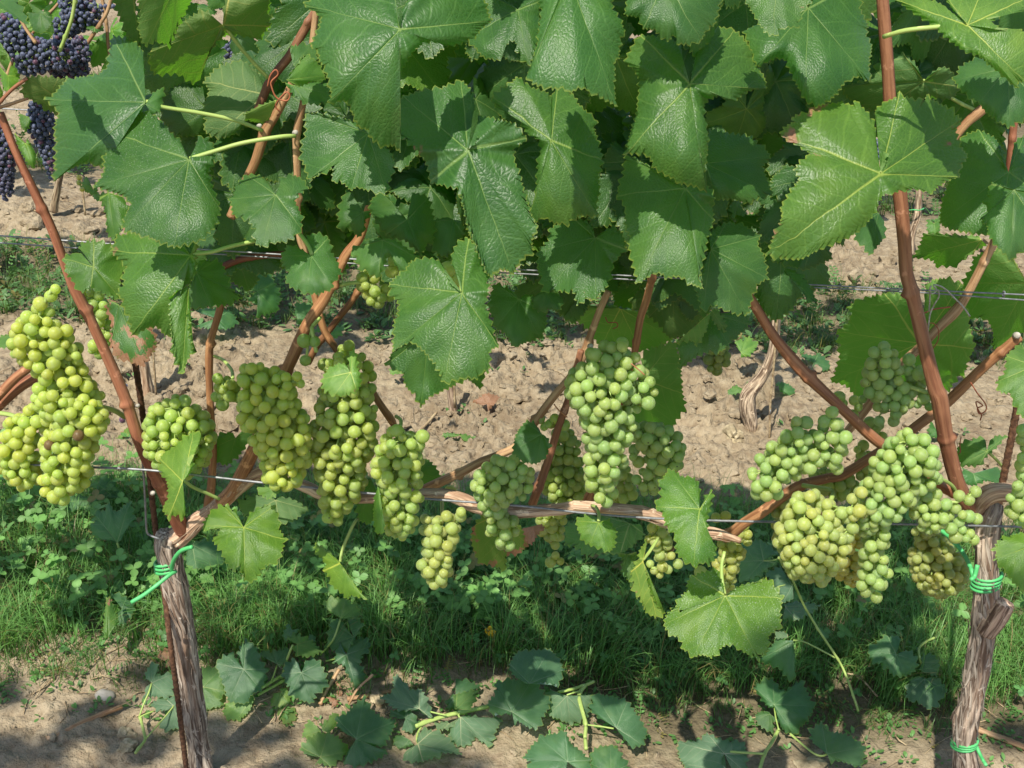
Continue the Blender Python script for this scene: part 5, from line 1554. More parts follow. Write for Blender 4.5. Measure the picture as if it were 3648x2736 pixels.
bunch("long bunch in the centre of the right-hand cluster with a tail reaching lowest", "C4",
      [[(1230, 600, 130), (1200, 680, 190), (1200, 770, 235), (1140, 850, 215), (1060, 930, 205), (1000, 1010, 180), (970, 1100, 130), (970, 1200, 110), (970, 1300, 110), (960, 1400, 110), (970, 1500, 110), (950, 1590, 130), (940, 1680, 70)], [(1420, 630, 50), (1420, 760, 60)], [(1040, 690, 90), (1010, 800, 90)]], 1.13, RB, G3, 28, GRP, maxn=200)
bunch("wide bunch under a branching green stalk, left of the long tailed bunch", "C4",
      [[(480, 970, 60), (460, 1040, 120), (480, 1120, 190), (500, 1210, 240), (500, 1300, 260), (500, 1380, 235), (500, 1460, 190), (560, 1540, 110)], [(700, 1090, 75), (790, 1050, 70), (800, 1170, 85), (740, 1260, 90)], [(840, 960, 90), (870, 1060, 90)]], 1.115, RB, (0.38, 0.43, 0.15), 29, GRP,
      stalk=("C4", [(440, 890), (560, 910), (660, 935), (640, 1020), (610, 1130)], 1.2, 0.003))
bunch("loose bunch between the upright cane and the right trunk, with green stalks showing", "C4",
      [[(1400, 970, 70), (1330, 1060, 130), (1420, 1090, 130), (1380, 1170, 90)], [(1510, 1010, 70), (1600, 1010, 70), (1690, 950, 75)], [(1580, 1090, 75), (1680, 1130, 60), (1740, 1150, 50)], [(1530, 1180, 80), (1580, 1240, 80), (1700, 1310, 70)], [(1420, 850, 60), (1270, 880, 70)]], 1.135, RB, G3, 30, GRP,
      stalk=("C4", [(1580, 960), (1550, 900), (1500, 860), (1450, 840)], 1.16, 0.0022))
bunch("brownish shaded bunch low behind the curved green tie at the right trunk", "C4",
      [[(1320, 1240, 80), (1420, 1350, 120), (1420, 1440, 170), (1480, 1530, 200), (1440, 1580, 130)]], 1.33, RB, (0.35, 0.37, 0.12), 31, GRP)
bunch("bluish-green bunch cut by the right edge of the view", "C4",
      [(2060, 480, 55), (2070, 560, 60), (2070, 680, 70), (2060, 800, 80), (2060, 900, 85), (2050, 1000, 95), (2050, 1090, 105), (2070, 1160, 70)], 1.12, RB, G3, 32, GRP)
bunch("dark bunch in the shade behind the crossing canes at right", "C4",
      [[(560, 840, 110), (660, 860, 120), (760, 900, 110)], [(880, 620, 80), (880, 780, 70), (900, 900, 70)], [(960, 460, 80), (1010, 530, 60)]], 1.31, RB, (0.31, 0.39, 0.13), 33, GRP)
bunch("olive-gold bunch in shade between the wide and the long tailed bunch", "C4",
      [(800, 1330, 90), (780, 1430, 110), (760, 1520, 100), (790, 1590, 60)], 1.22, RB, (0.39, 0.37, 0.10), 34, GRP)
bunch("pale berries behind the wide bunch on its left", "C4",
      [(300, 1060, 80), (270, 1130, 60), (260, 1240, 60), (250, 1290, 50)], 1.22, RB, (0.33, 0.36, 0.13), 35, GRP)
bunch("small shaded bunch behind the big glossy leaf hanging in the middle", "B2",
      [[(820, 580, 70), (860, 650, 95), (930, 720, 110), (920, 780, 60)], [(1010, 480, 60), (1040, 560, 60)]], 1.225, RB, (0.31, 0.37, 0.09), 36, GRP,
      stalk=("B2", [(640, 655), (720, 640), (800, 635), (860, 650)], 1.21))
bunch("one berry showing in the notch of the big glossy leaf", "B2", [[(1490, 620, 48)], [(1440, 540, 40)]], 1.10, 0.0087, (0.35, 0.41, 0.12), 37, GRP, tries=30)
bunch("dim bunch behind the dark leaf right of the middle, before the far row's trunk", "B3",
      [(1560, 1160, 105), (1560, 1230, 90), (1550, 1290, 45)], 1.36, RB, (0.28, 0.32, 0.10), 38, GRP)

# ------------------------------------------------------------------ wires, stakes and ties of the front row
def wire(label, pts, Y, r=0.0010, group="trellis wires"):
    W = at(np.array(pts, float), Y)
    W = np.vstack([W[0] + (W[0] - W[1]) / np.linalg.norm(W[0] - W[1]) * 1.2, W, W[-1] + (W[-1] - W[-2]) / np.linalg.norm(W[-1] - W[-2]) * 1.2])
    V, F, A = tube(W, r, 10, 0.03)
    return tag(mk("trellis_wire", V, F, M_WIRE), label, "wire", group)


wire("lower wire carrying the peeling arm of the front row", [(0, 1651), (520, 1674), (930, 1719), (1500, 1775), (1850, 1802), (2161, 1835), (2523, 1854), (3251, 1868), (3648, 1877)], 1.168, 0.0015)
wire("upper of the two close wires running through the leaves", [(0, 840), (400, 869), (790, 893), (1271, 924), (1840, 960), (2330, 987), (2725, 1006), (3207, 1030), (3648, 1050)], 1.235)
wire("lower of the two close wires running through the leaves", [(0, 865), (265, 883), (790, 906), (1500, 955), (2330, 1000), (2725, 1017), (3275, 1042), (3648, 1069)], 1.25)

rib = lambda a, l, tc: 1 + 0.13 * (np.sin(l * 620 + a) > 0.3)


def stake(label, reg, pts, Y, r, sides=12, step=0.0022, disp=rib, mat=M_RUST, group="vine stakes"):
    P = px(reg, pts)
    W = at(P, Y)
    R = r / Z * mscale(W.mean(0))
    V, F, A = tube(W, R, sides, step, disp)
    return tag(mk("vine_stake", V, F, mat), label, "stake", group)


stake("rusty ribbed steel rod close against the trunk at lower left", "C1", [(980, -110), (1010, 60), (1050, 330), (1085, 600), (1110, 870), (1140, 1130), (1175, 1420), (1220, 1730), (1260, 2070), (1305, 2400), (1345, 2720), (1385, 3050), (1410, 3220)], [1.25, 1.25, 1.26, 1.265, 1.27, 1.27, 1.265, 1.24, 1.215, 1.21, 1.21, 1.215, 1.22], 20)
stake("rusty ribbed steel rod behind the trunk at lower right", "C4", [(2070, 80), (2020, 330), (1985, 520), (1945, 720), (1910, 900), (1875, 1100), (1850, 1260), (1810, 1600)], 1.275, 25)
t = stake("bent grey steel pin hooked into the top of the left trunk", "C1", [(1045, 650), (1060, 800), (1072, 1000), (1080, 1180), (1090, 1245), (1130, 1268), (1180, 1285)], 1.22, 8, 8, 0.004, None, M_WIRE, None)
t.name = "steel_pin"
t["category"] = "pin"


def tie(label, coils, ends, y0=1.25, group="green plastic vine ties"):
    """coils: (reg, x, y, half width, tilt, turns) round a trunk; ends: loose ends"""
    root = None
    for reg, x, y, hw, dy, rt, n in coils:
        c = at(px(reg, [(x, y)]), y0)[0]
        R = hw / Z * mscale(c)
        if root is None:
            root = empty("vine_tie", c, label, "tie", group)
        tt = np.linspace(0, 2 * math.pi * n, int(40 * n))
        kz = dy / Z * mscale(c) * 1.12
        P = np.stack([c[0] + R * np.cos(tt), c[1] + R * np.sin(tt) * 0.95, c[2] + kz * (tt / tt[-1] - 0.5) * 2 + 0.004 * np.cos(tt + 0.6)], 1)
        V, F, A = tube(P, rt, 8, 0.0025)
        mk("coil", V, F, M_TIE, root)
    for reg, pts, Ys, rt in ends:
        W = at(px(reg, pts), Ys)
        V, F, A = tube(W, rt, 10, 0.003)
        mk("loose_end", V, F, M_TIE, root)
    return root


tie("green plastic tie knotted round the left trunk with two loose ends",
    [("D1", 1240, 160, 90, 46, 0.0023, 3.0)],
    [("D1", [(1268, 200), (1275, 150), (1300, 95), (1345, 50), (1420, 26)], [1.195, 1.185, 1.175, 1.17, 1.165], 0.0028),
     ("D1", [(1300, 205), (1250, 235), (1170, 300), (1070, 375), (972, 435)], [1.195, 1.185, 1.175, 1.165, 1.16], 0.0028)])
tie("green plastic tie round the upper right trunk with a long end arching left",
    [("D4", 1795, 280, 90, 60, 0.0021, 4.0)],
    [("C4", [(1400, 1195), (1480, 1235), (1560, 1310), (1630, 1400), (1680, 1500), (1700, 1570)], [1.24, 1.23, 1.21, 1.19, 1.155, 1.145], 0.0029),
     ("D4", [(1730, 160), (1710, 240), (1690, 262), (1680, 270)], [1.14, 1.135, 1.13, 1.13], 0.0028)], 1.19)
tie("green plastic tie coiled low on the right trunk with one short tail",
    [("D4", 1635, 1470, 82, 34, 0.0021, 3.5)],
    [("D4", [(1712, 1470), (1740, 1540), (1770, 1600), (1795, 1640)], [1.19, 1.175, 1.17, 1.16], 0.0026)], 1.19)
root = empty("string_tie", at(px("B4", [(1410, 690)]), 1.22)[0], "frayed grey string knotted on the upper wires at right", "string")
for pts in ([(1390, 660), (1375, 690), (1395, 720), (1430, 690), (1400, 655), (1450, 660), (1500, 690), (1560, 750), (1620, 810), (1675, 885)],
            [(1440, 690), (1445, 740), (1410, 800), (1380, 870), (1368, 960), (1362, 1030)], [(1380, 680), (1378, 760), (1372, 850)]):
    V, F, A = tube(at(px("B4", pts), np.linspace(1.222, 1.235, len(pts))), 5.5 / Z * 0.00037, 6, 0.003)
    mk("strand", V, F, M_STRING, root)
# small wire clips on the paired wires
for k, (cx, cy, lab) in enumerate(((1215, 470, None),)):
    pass


def clip(label, reg, x, y, Y, w=22):
    c = at(px(reg, [(x, y)]), Y)[0]
    k = w / Z * mscale(c)
    tt = np.linspace(0, 4 * math.pi, 50)
    P = np.stack([c[0] + k * 0.35 * (tt / 12.6 - 0.5), c[1] + k * 0.7 * np.cos(tt), c[2] + k * 1.0 * np.sin(tt)], 1)
    V, F, A = tube(P, 0.0007, 6, 0.002)
    tag(mk("wire_clip", V, F, M_WIRE), label, "clip", "twisted wire clips")


clip("small twist of wire gripping the upper wires left of the thick upright cane", "B4", 712, 662, 1.24, 20)
clip("small twist of wire gripping the upper wires near the right edge", "B4", 1925, 722, 1.24, 24)
# ------------------------------------------------------------------ the rows behind
R2 = [empty("grape_vine", np.array([x, ROW2, 0.0]), l, "grape vine", "dark grape vines in the second row")
      for x, l in ((at(px("B1", [(1090, 1420)]), ROW2)[0][0], "vine of dark grapes in the second row, standing behind the left trunk's rod"),
                   (at(px("B2", [(1470, 1510)]), ROW2)[0][0], "vine of the second row whose brown foot shows under the middle leaves"),
                   (at(px("C3", [(1805, 455)]), ROW2)[0][0], "vine of the second row with a knotted pale trunk bending on the bare soil"))]
R3 = [empty("grape_vine", np.array([x, ROW3, 0.0]), l, "grape vine", "grape vines in the third row")
      for x, l in ((at(px("A1", [(400, 1500)]), ROW3)[0][0], "third-row vine whose dark foot shows under the dark grapes at upper left"),
                   (at(px("B4", [(1240, 330)]), ROW3)[0][0], "third-row vine with a thin pale trunk seen right of the thick upright cane"))]


def fit(W):
    """let a limb end a little below the soil"""
    W = W.copy()
    return W


def back_limb(parent, name, reg, pts, Y, r, mat, disp, color=(1, 1, 1), sides=24, step=0.006):
    return limb(parent, name, reg, pts, Y, r, mat, disp, sides, step, color)


back_limb(R2[2], "trunk", "B3", [(1985, 350), (2000, 560), (2005, 760), (2000, 930), (1985, 1120), (1950, 1230), (1890, 1340), (1800, 1460), (1790, 1560), (1810, 1660), (1815, 1760), (1800, 1860), (1800, 1960)], ROW2,
          [34, 33, 36, 33, 39, 38, 42, 54, 60, 48, 38, 48, 52], M_BARK, bark_disp(61, 0.20, ((0.10, 1.0, 0.3),)), (1.25, 1.15, 1.0), 40, 0.005)
back_limb(R2[0], "trunk", "B1", [(1030, 950), (1045, 1150), (1060, 1260), (1075, 1350), (1090, 1430), (1095, 1500)], ROW2, [36, 40, 42, 44, 50, 52], M_BARK, bark_disp(62, 0.2), (1.1, 1.0, 0.85))
back_limb(R2[1], "trunk", "B2", [(1440, 1150), (1455, 1330), (1470, 1480), (1485, 1600)], ROW2, [26, 28, 30, 34], M_BARK, bark_disp(63, 0.2), (0.95, 0.85, 0.75))
for reg, pts, Y, r, lab in (("B3", [(2035, 540), (2010, 900), (1980, 1300), (1960, 1500), (1955, 1720), (1950, 1800)], ROW2 - 0.05, 9, "thin brown rod beside the knotted trunk of the second row"),
                            ("B1", [(1120, 980), (1135, 1200), (1148, 1380), (1155, 1480)], ROW2 - 0.03, 9, "thin straight rod beside the left trunk of the second row"),
                            ("B2", [(1480, 1250), (1490, 1400), (1495, 1560)], ROW2 - 0.03, 9, "short brown rod under the middle leaves in the second row"),
                            ("A1", [(600, 1300), (615, 1440), (630, 1590)], ROW3, 8, "thin pale rod at the foot of the third row at upper left")):
    stake(lab, reg, pts, Y, r, 8, 0.02, None, M_STRAW, "thin rods of the rows behind")
clip("pale wire ring on the thin rod beside the knotted trunk", "C3", 1955, 345, ROW2 - 0.05, 22)
back_limb(R3[1], "trunk", "B4", [(1310, -260), (1300, -60), (1295, 60), (1285, 150), (1255, 240), (1235, 330), (1230, 420)], ROW3, [26, 25, 24, 26, 24, 28, 30], M_BARK, bark_disp(64, 0.2), (1.25, 1.15, 1.0))
back_limb(R3[0], "trunk", "A1", [(470, 1050), (450, 1250), (430, 1370), (405, 1480), (395, 1560)], ROW3, [22, 23, 24, 28, 32], M_BARK, bark_disp(65, 0.2), (0.8, 0.75, 0.6))
tie("bit of green tie on the thin pale trunk of the third row", [], [])if False else None
root = empty("vine_tie", at(px("B4", [(1290, 100)]), ROW3)[0], "thread of green tie on the thin pale trunk of the third row", "tie", "green plastic vine ties")
V, F, A = tube(at(px("B4", [(1210, 104), (1260, 98), (1300, 102), (1335, 88)]), [ROW3, ROW3 - 0.03, ROW3 - 0.03, ROW3]), 0.0022, 8, 0.006)
mk("coil", V, F, M_TIE, root)


def cane2(parent, reg, pts, Y, r, seed, mat=None, color=(1, 1, 1)):
    return limb(parent, "cane", reg, pts, Y, r, mat or M_TAN, nodes_disp(seed, 0.08, 0.3), 10, 0.005, color)


# canes and shoots among the dark grapes, upper left
cane2(R2[0], "A1", [(750, -40), (770, 80), (790, 200), (800, 330), (825, 470)], ROW2, 13, 71)
cane2(R2[0], "A1", [(830, -40), (790, 90), (730, 190), (640, 330)], ROW2 - 0.02, 14, 72)
cane2(R2[0], "A1", [(140, 120), (190, 210), (265, 320)], ROW2 - 0.08, 13, 73)
cane2(R2[0], "A1", [(560, -30), (535, 120), (500, 230), (440, 380)], ROW2 - 0.10, 14, 74, M_PETIOLE)
cane2(R2[0], "A1", [(460, -10), (400, 60), (330, 130), (230, 260)], ROW2, 10, 75)
cane2(R2[0], "A1", [(110, 410), (80, 480), (40, 600)], ROW2 - 0.05, 13, 76)
cane2(VC, "A1", [(-40, 820), (0, 755), (90, 660), (200, 578)], 1.19, 13, 77, M_CANE)
cane2(VC, "A1", [(-30, 800), (10, 790), (120, 755), (210, 725)], 1.22, 12, 78)

DK = (0.034, 0.037, 0.064)
RR = 0.0059
RG = "dark grape bunches of the second row"
kw = dict(shape=REDBERRY, tries=4200, cvar=0.3, sep=0.84)
bunch("broad mass of dark blue grapes near the upper left corner", "A1", [[(60, 180, 90), (90, 260, 130), (140, 340, 130), (260, 390, 120), (380, 400, 120), (470, 420, 110)], [(200, 480, 90), (330, 470, 80)]], ROW2 - 0.06, RR, DK, 101, RG, maxn=290, **kw)
bunch("dark blue grapes at the top edge around the green shoot", "A1", [[(560, 20, 130), (620, 90, 130), (560, 130, 120)], [(450, 200, 80), (480, 270, 90)], [(740, 60, 40), (830, 30, 40)]], ROW2, RR, DK, 102, RG, maxn=230, **kw)
bunch("dark reddish grapes below the crossing tan canes", "A1", [[(590, 330, 70), (600, 400, 80), (560, 470, 90)], [(450, 520, 90), (560, 540, 90), (640, 520, 40)]], ROW2 - 0.03, RR, (0.030, 0.018, 0.030), 103, RG, maxn=190, **kw)
bunch("hanging dark bunch ending in a narrow tip left of the big shaded leaf", "A1", [[(250, 780, 50), (300, 830, 95), (300, 920, 120), (320, 1010, 85), (345, 1090, 70), (360, 1170, 55), (370, 1250, 40), (378, 1310, 22)]], ROW2 - 0.03, RR, DK, 104, RG, maxn=230, **kw)
bunch("long dark bunch behind the reddish cane at the left edge", "A1", [[(-10, 960, 60), (20, 1080, 90), (20, 1200, 100), (30, 1310, 80), (40, 1400, 65), (35, 1470, 35)]], ROW2 - 0.02, RR, (0.030, 0.020, 0.035), 105, RG, maxn=200, **kw)
bunch("few dark berries between the big shaded leaf and the backlit leaf", "A1", [[(1110, 380, 45)], [(1080, 480, 50), (1075, 440, 30)]], ROW2, RR, DK, 106, RG, maxn=20, **kw)
bunch("dark berries glimpsed right of the backlit yellow-green leaf", "A1", [[(1700, 390, 70), (1740, 330, 50)], [(1590, 440, 45)], [(1640, 60, 30)]], ROW2, RR, DK, 107, RG, maxn=40, **kw)
bunch("few dark berries peeping out under the leaf left of the middle", "A2", [[(530, 1300, 45), (590, 1260, 35)]], ROW2 - 0.5, RR, (0.06, 0.065, 0.11), 108, RG, maxn=14, **kw)
bunch("dark blue berries seen through the notch of the big butterfly leaf", "A4", [[(985, 1050, 35), (985, 1120, 45), (975, 1190, 40)], [(1010, 1090, 35)]], ROW2 - 0.05, RR, (0.05, 0.06, 0.10), 109, RG, maxn=40, **kw)
bunch("dark berries glimpsed beside the cane at the right edge", "A4", [[(1940, 1160, 40), (1935, 1230, 40)]], ROW2, RR, DK, 110, RG, maxn=20, **kw)

fr = random.Random(9)
g = np.random.default_rng(19)


def back_fill(vines, xs, y, n, z0, z1, size, tint):
    for k in range(n):
        x = g.uniform(*xs)
        z = g.uniform(z0, z1)
        if abs(x - 0.80) < 0.11 and y < 3:
            continue
        w = np.array([x, y + g.normal(0, 0.10), z])
        i = int(np.argmin([abs(WLOC[v.name][0] - x) for v in vines]))
        fill_leaf(vines[i], w, g.uniform(*size), g.uniform(-10, 70), g.uniform(-50, 50), g.uniform(-60, 60), fr, tint)


B = (1.25, 1.2, 1.0)
back_fill(R2, (-1.85, -0.85), ROW2 + 0.30, 120, 0.66, 1.45, (0.05, 0.085), (1.7, 1.55, 1.0))
back_fill(R2, (-0.8, 1.1), ROW2, 150, 0.72, 1.40, (0.06, 0.09), (0.95, 1.0, 0.9))
back_fill(R2, (1.0, 1.9), ROW2, 60, 0.80, 1.40, (0.06, 0.09), (1.0, 1.0, 0.9))
back_fill(R3, (-2.8, 2.8), ROW3, 210, 0.72, 1.5, (0.06, 0.10), B)
# drawn one by one: leaves round the dark grapes
for J, s, Y, tl, tn, ol in (
        ((330, 90), 0, ROW2 - 0.1, 30, (1.2, 1.15, 1.1), "300,80 210,20* 260,120 290,200* 330,230 400,250* 380,120 340,70"),
        ((300, 180), 0, ROW2 - 0.08, 50, (1.4, 1.3, 1.3), "280,170 240,150* 250,200 330,190* 380,160 400,230*"),
        ((700, 200), 0, ROW2 - 0.02, 55, (1.2, 1.2, 1.3), "690,190 610,170* 620,200 700,240* 770,230 760,180*"),
        ((740, 300), 0, ROW2, 10, (1.2, 1.1, 0.9), "730,280 690,330* 660,440 680,500* 760,480 800,420* 800,320"),
        ((60, 400), 0, ROW2 - 0.12, 20, (1.5, 1.3, 0.8), "40,380 -20,280* 0,430 30,450 60,430* 90,450"),
        ((60, 560), 0, ROW2 - 0.1, 60, (1.9, 1.7, 0.9), "30,540 -10,480* 20,640 60,700* 120,640 150,560* 80,480"),
        ((200, 860), 0, ROW2 - 0.05, 50, (1.5, 1.35, 1.1), "180,850 140,840* 150,930 190,980* 220,930 230,870*"),
        ((190, 1060), 0, ROW2 - 0.05, 45, (1.7, 1.5, 1.1), "170,1040 110,990* 130,1080 200,1200 250,1250* 270,1150 240,1080* 200,1020"),
        ((300, 100), 0, ROW2 - 0.15, 35, (1.0, 1.0, 1.0), "280,110 200,90* 240,230 310,250* 370,200 390,130*"),
        ((20, 680), 0, ROW2 - 0.12, -20, (1.7, 1.4, 0.7), "10,650 -20,600* -10,720 10,730* 25,690 20,620*"),
        ((690, 1400), 0, 1.75, 45, (1.7, 1.5, 1.0), "680,1390 640,1300* 610,1340 600,1390* 650,1430 700,1440* 730,1400 700,1340*"),
        ((740, 1440), 0, 1.78, 60, (1.9, 1.6, 1.0), "720,1420 680,1400* 690,1470 740,1490* 790,1440* 760,1410")):
    traced_leaf(R2[0], "A1", J, ol, Y=Y, tilt=tl, tint=tn, tooth=11)
# small pale bunch by the small leaves
bunch("tiny yellowish bunch left of the big lower leaf, upper left", "A1", [[(585, 1310, 22), (588, 1370, 26), (610, 1400, 22)]], 1.75, 0.0046, (0.48, 0.48, 0.16), 120, None, tries=200, maxn=16)
traced_leaf(R2[2], "B4", (1410, 200), "1400,190 1360,165* 1355,270 1420,285* 1450,260 1460,170* 1420,160", Y=ROW3 - 0.3, tilt=60, tint=(1.5, 1.4, 1.4), tooth=12)

# wires of the second row
wire("bright wire of the second row among the dark grapes", [(-200, 382), (0, 386), (60, 390), (600, 418), (1500, 470), (3648, 590)], ROW2, 0.0016)

# ------------------------------------------------------------------ shoots, leaves and bits lying on the ground
def shoot(label, where, stems, leaves, group="cut green shoots on the ground"):
    root = None
    for reg, pts, hs, r in stems:
        P = px(reg, pts)
        W = atz(P, np.broadcast_to(np.asarray(hs, float), (len(P),)))
        if root is None:
            root = empty("vine_shoot", W[len(W) // 2], label, "vine shoot", group)
        R = np.array([r / Z * mscale(w) for w in W])
        V, F, A = tube(W, R, 10, 0.004, nodes_disp(int(pts[0][0]) + 7, 0.07, 0.25))
        mk("stem", V, F, M_PETIOLE, root, attrs=A)
    for kw_ in leaves:
        kw_ = dict(kw_)
        traced_leaf(root, kw_.pop("reg"), kw_.pop("J"), kw_.pop("o"), H=kw_.pop("H", 0.03), tilt=kw_.pop("tilt", 66), floor=0.010,
                    tint=tuple(a * b for a, b in zip(kw_.pop("tint", (1.05, 1.1, 1.5)), (1.25, 1.06, 1.35))), fold=kw_.pop("fold", 0.12), cup=kw_.pop("cup", 0.10), **kw_)  # bluish sky sheen of shaded leaves multiplied into the tint
    return root


PALE = dict(under=True, tint=(0.95, 1.0, 1.15))
shoot("cut shoot with pale undersides showing, left of the left trunk", None,
      [("D1", [(1000, 1550), (1045, 1490), (1072, 1448), (1060, 1380), (1040, 1300), (1030, 1280)], 0.018, 11),
       ("D1", [(1030, 1280), (1060, 1190), (1100, 1100), (1120, 1035)], [0.02, 0.035, 0.045, 0.05], 6),
       ("D1", [(1035, 1282), (1080, 1260), (1135, 1240)], 0.02, 6),
       ("D1", [(1072, 1448), (1150, 1360), (1220, 1280), (1285, 1200)], [0.018, 0.03, 0.03, 0.03], 6)],
      [dict(reg="D1", J=(1120, 1030), o="1108,1012 1070,992* 1090,920 1118,882* 1180,890 1150,975 1280,958* 1290,1080 1250,1142* 1120,1130 1058,1152* 1080,1060", H=0.05, **PALE),
       dict(reg="D1", J=(1280, 1200), o="1240,1232 1150,1240 1118,1180* 1200,1128* 1300,1140 1340,1170 1345,1300 1330,1360* 1220,1392* 1168,1340* 1230,1262", H=0.03, **PALE)])
shoot("cut shoot with broad blue-green leaves, right of the left trunk", None,
      [("D1", [(1840, 1120), (1930, 1070), (2010, 1020), (2120, 950), (2180, 880)], 0.03, 11), ("D2", [(40, 1120), (150, 1060), (240, 1010)], 0.025, 10),
       ("D2", [(215, 1010), (240, 900), (275, 800), (300, 750)], [0.02, 0.05, 0.08, 0.09], 9), ("D2", [(105, 1070), (150, 990), (180, 900)], [0.02, 0.04, 0.05], 5)],
      [dict(reg="D1", J=(1500, 1060), o="1490,1000 1478,918* 1540,910 1642,918* 1640,1000 1672,1092* 1620,1160 1660,1200 1540,1222* 1520,1272* 1498,1150", H=0.03, tint=(1.5, 1.4, 1.4)),
       dict(reg="D1", J=(1800, 930), o="1785,900 1760,780 1820,708* 1900,770 1920,850 1972,932* 1960,1010 1930,1082* 1850,1120 1830,1190 1690,1172* 1640,1020 1588,888* 1680,800 1750,850 1780,905", H=0.07, tint=(1.1, 1.15, 1.7)),
       dict(reg="D1", J=(1870, 1120), o="1800,1100 1698,1142* 1648,1232* 1660,1290 1750,1312* 1830,1260 1882,1150*", H=0.03, tint=(2.0, 1.8, 1.6), tooth=16),
       dict(reg="D2", J=(360, 955), o="340,930 330,850 240,880 218,962* 250,1040 280,1112* 350,1160 442,1182* 480,1100 562,1052* 540,960 502,880* 470,850 400,860 370,935", H=0.06, tint=(1.0, 1.1, 1.6)),
       dict(reg="D2", J=(330, 745), o="290,730 248,700* 320,660 440,718* 512,800* 430,842 330,832* 290,770", H=0.10, tilt=40, under=True, tint=(0.6, 0.75, 0.35)),
       dict(reg="D2", J=(290, 640), o="280,600 260,590* 215,690 240,720* 320,680 345,630*", H=0.09, tint=(1.0, 1.1, 1.5)),
       dict(reg="D2", J=(420, 700), o="400,680 360,700* 420,740 470,720* 455,680 420,670*", H=0.08, tint=(1.0, 1.1, 1.5), tooth=14),
       dict(reg="D2", J=(-20, 920), o="-30,880 -60,750* 20,745 50,810* 40,860 105,930* 100,1040 20,1090* -60,1040*", H=0.05, tint=(1.1, 1.15, 1.6)),
       dict(reg="D2", J=(180, 890), o="160,870 50,830* 70,790 150,800* 270,770* 240,880 200,918*", H=0.06, tint=(1.2, 1.2, 1.3)),
       dict(reg="D2", J=(210, 1100), o="200,1075 240,1065* 285,1120 270,1180* 180,1222* 138,1190* 150,1110", H=0.03, tint=(2.2, 1.8, 1.4), tooth=14),
       dict(reg="D2", J=(240, 1220), o="220,1200 180,1230* 200,1300 250,1340* 330,1290* 310,1210", H=0.012, tint=(1.6, 1.3, 1.1), burn=0.3, tooth=12)])
shoot("stack of dark leaves standing up out of the grass left of the middle", None,
      [("D2", [(500, 825), (540, 780), (600, 700), (650, 560)], [0.03, 0.05, 0.08, 0.10], 7), ("D2", [(540, 870), (600, 855), (680, 830)], 0.04, 6)],
      [dict(reg="D2", J=(650, 555), o="638,545 560,500 513,440* 560,400 690,408* 770,460* 805,535* 700,555", H=0.11, tilt=35, tint=(1.5, 1.4, 1.1)),
       dict(reg="D2", J=(745, 690), o="725,670 640,560 570,565* 562,680 538,765* 620,790 690,812* 750,720 812,600* 790,555 700,560*", H=0.08, tilt=50, tint=(0.9, 1.05, 1.1)),
       dict(reg="D2", J=(690, 820), o="665,800 640,715* 598,880* 680,900 720,1000 762,1070* 840,1000 820,940 780,880 875,760* 850,680 740,720*", H=0.06, tint=(0.85, 1.0, 1.4))])
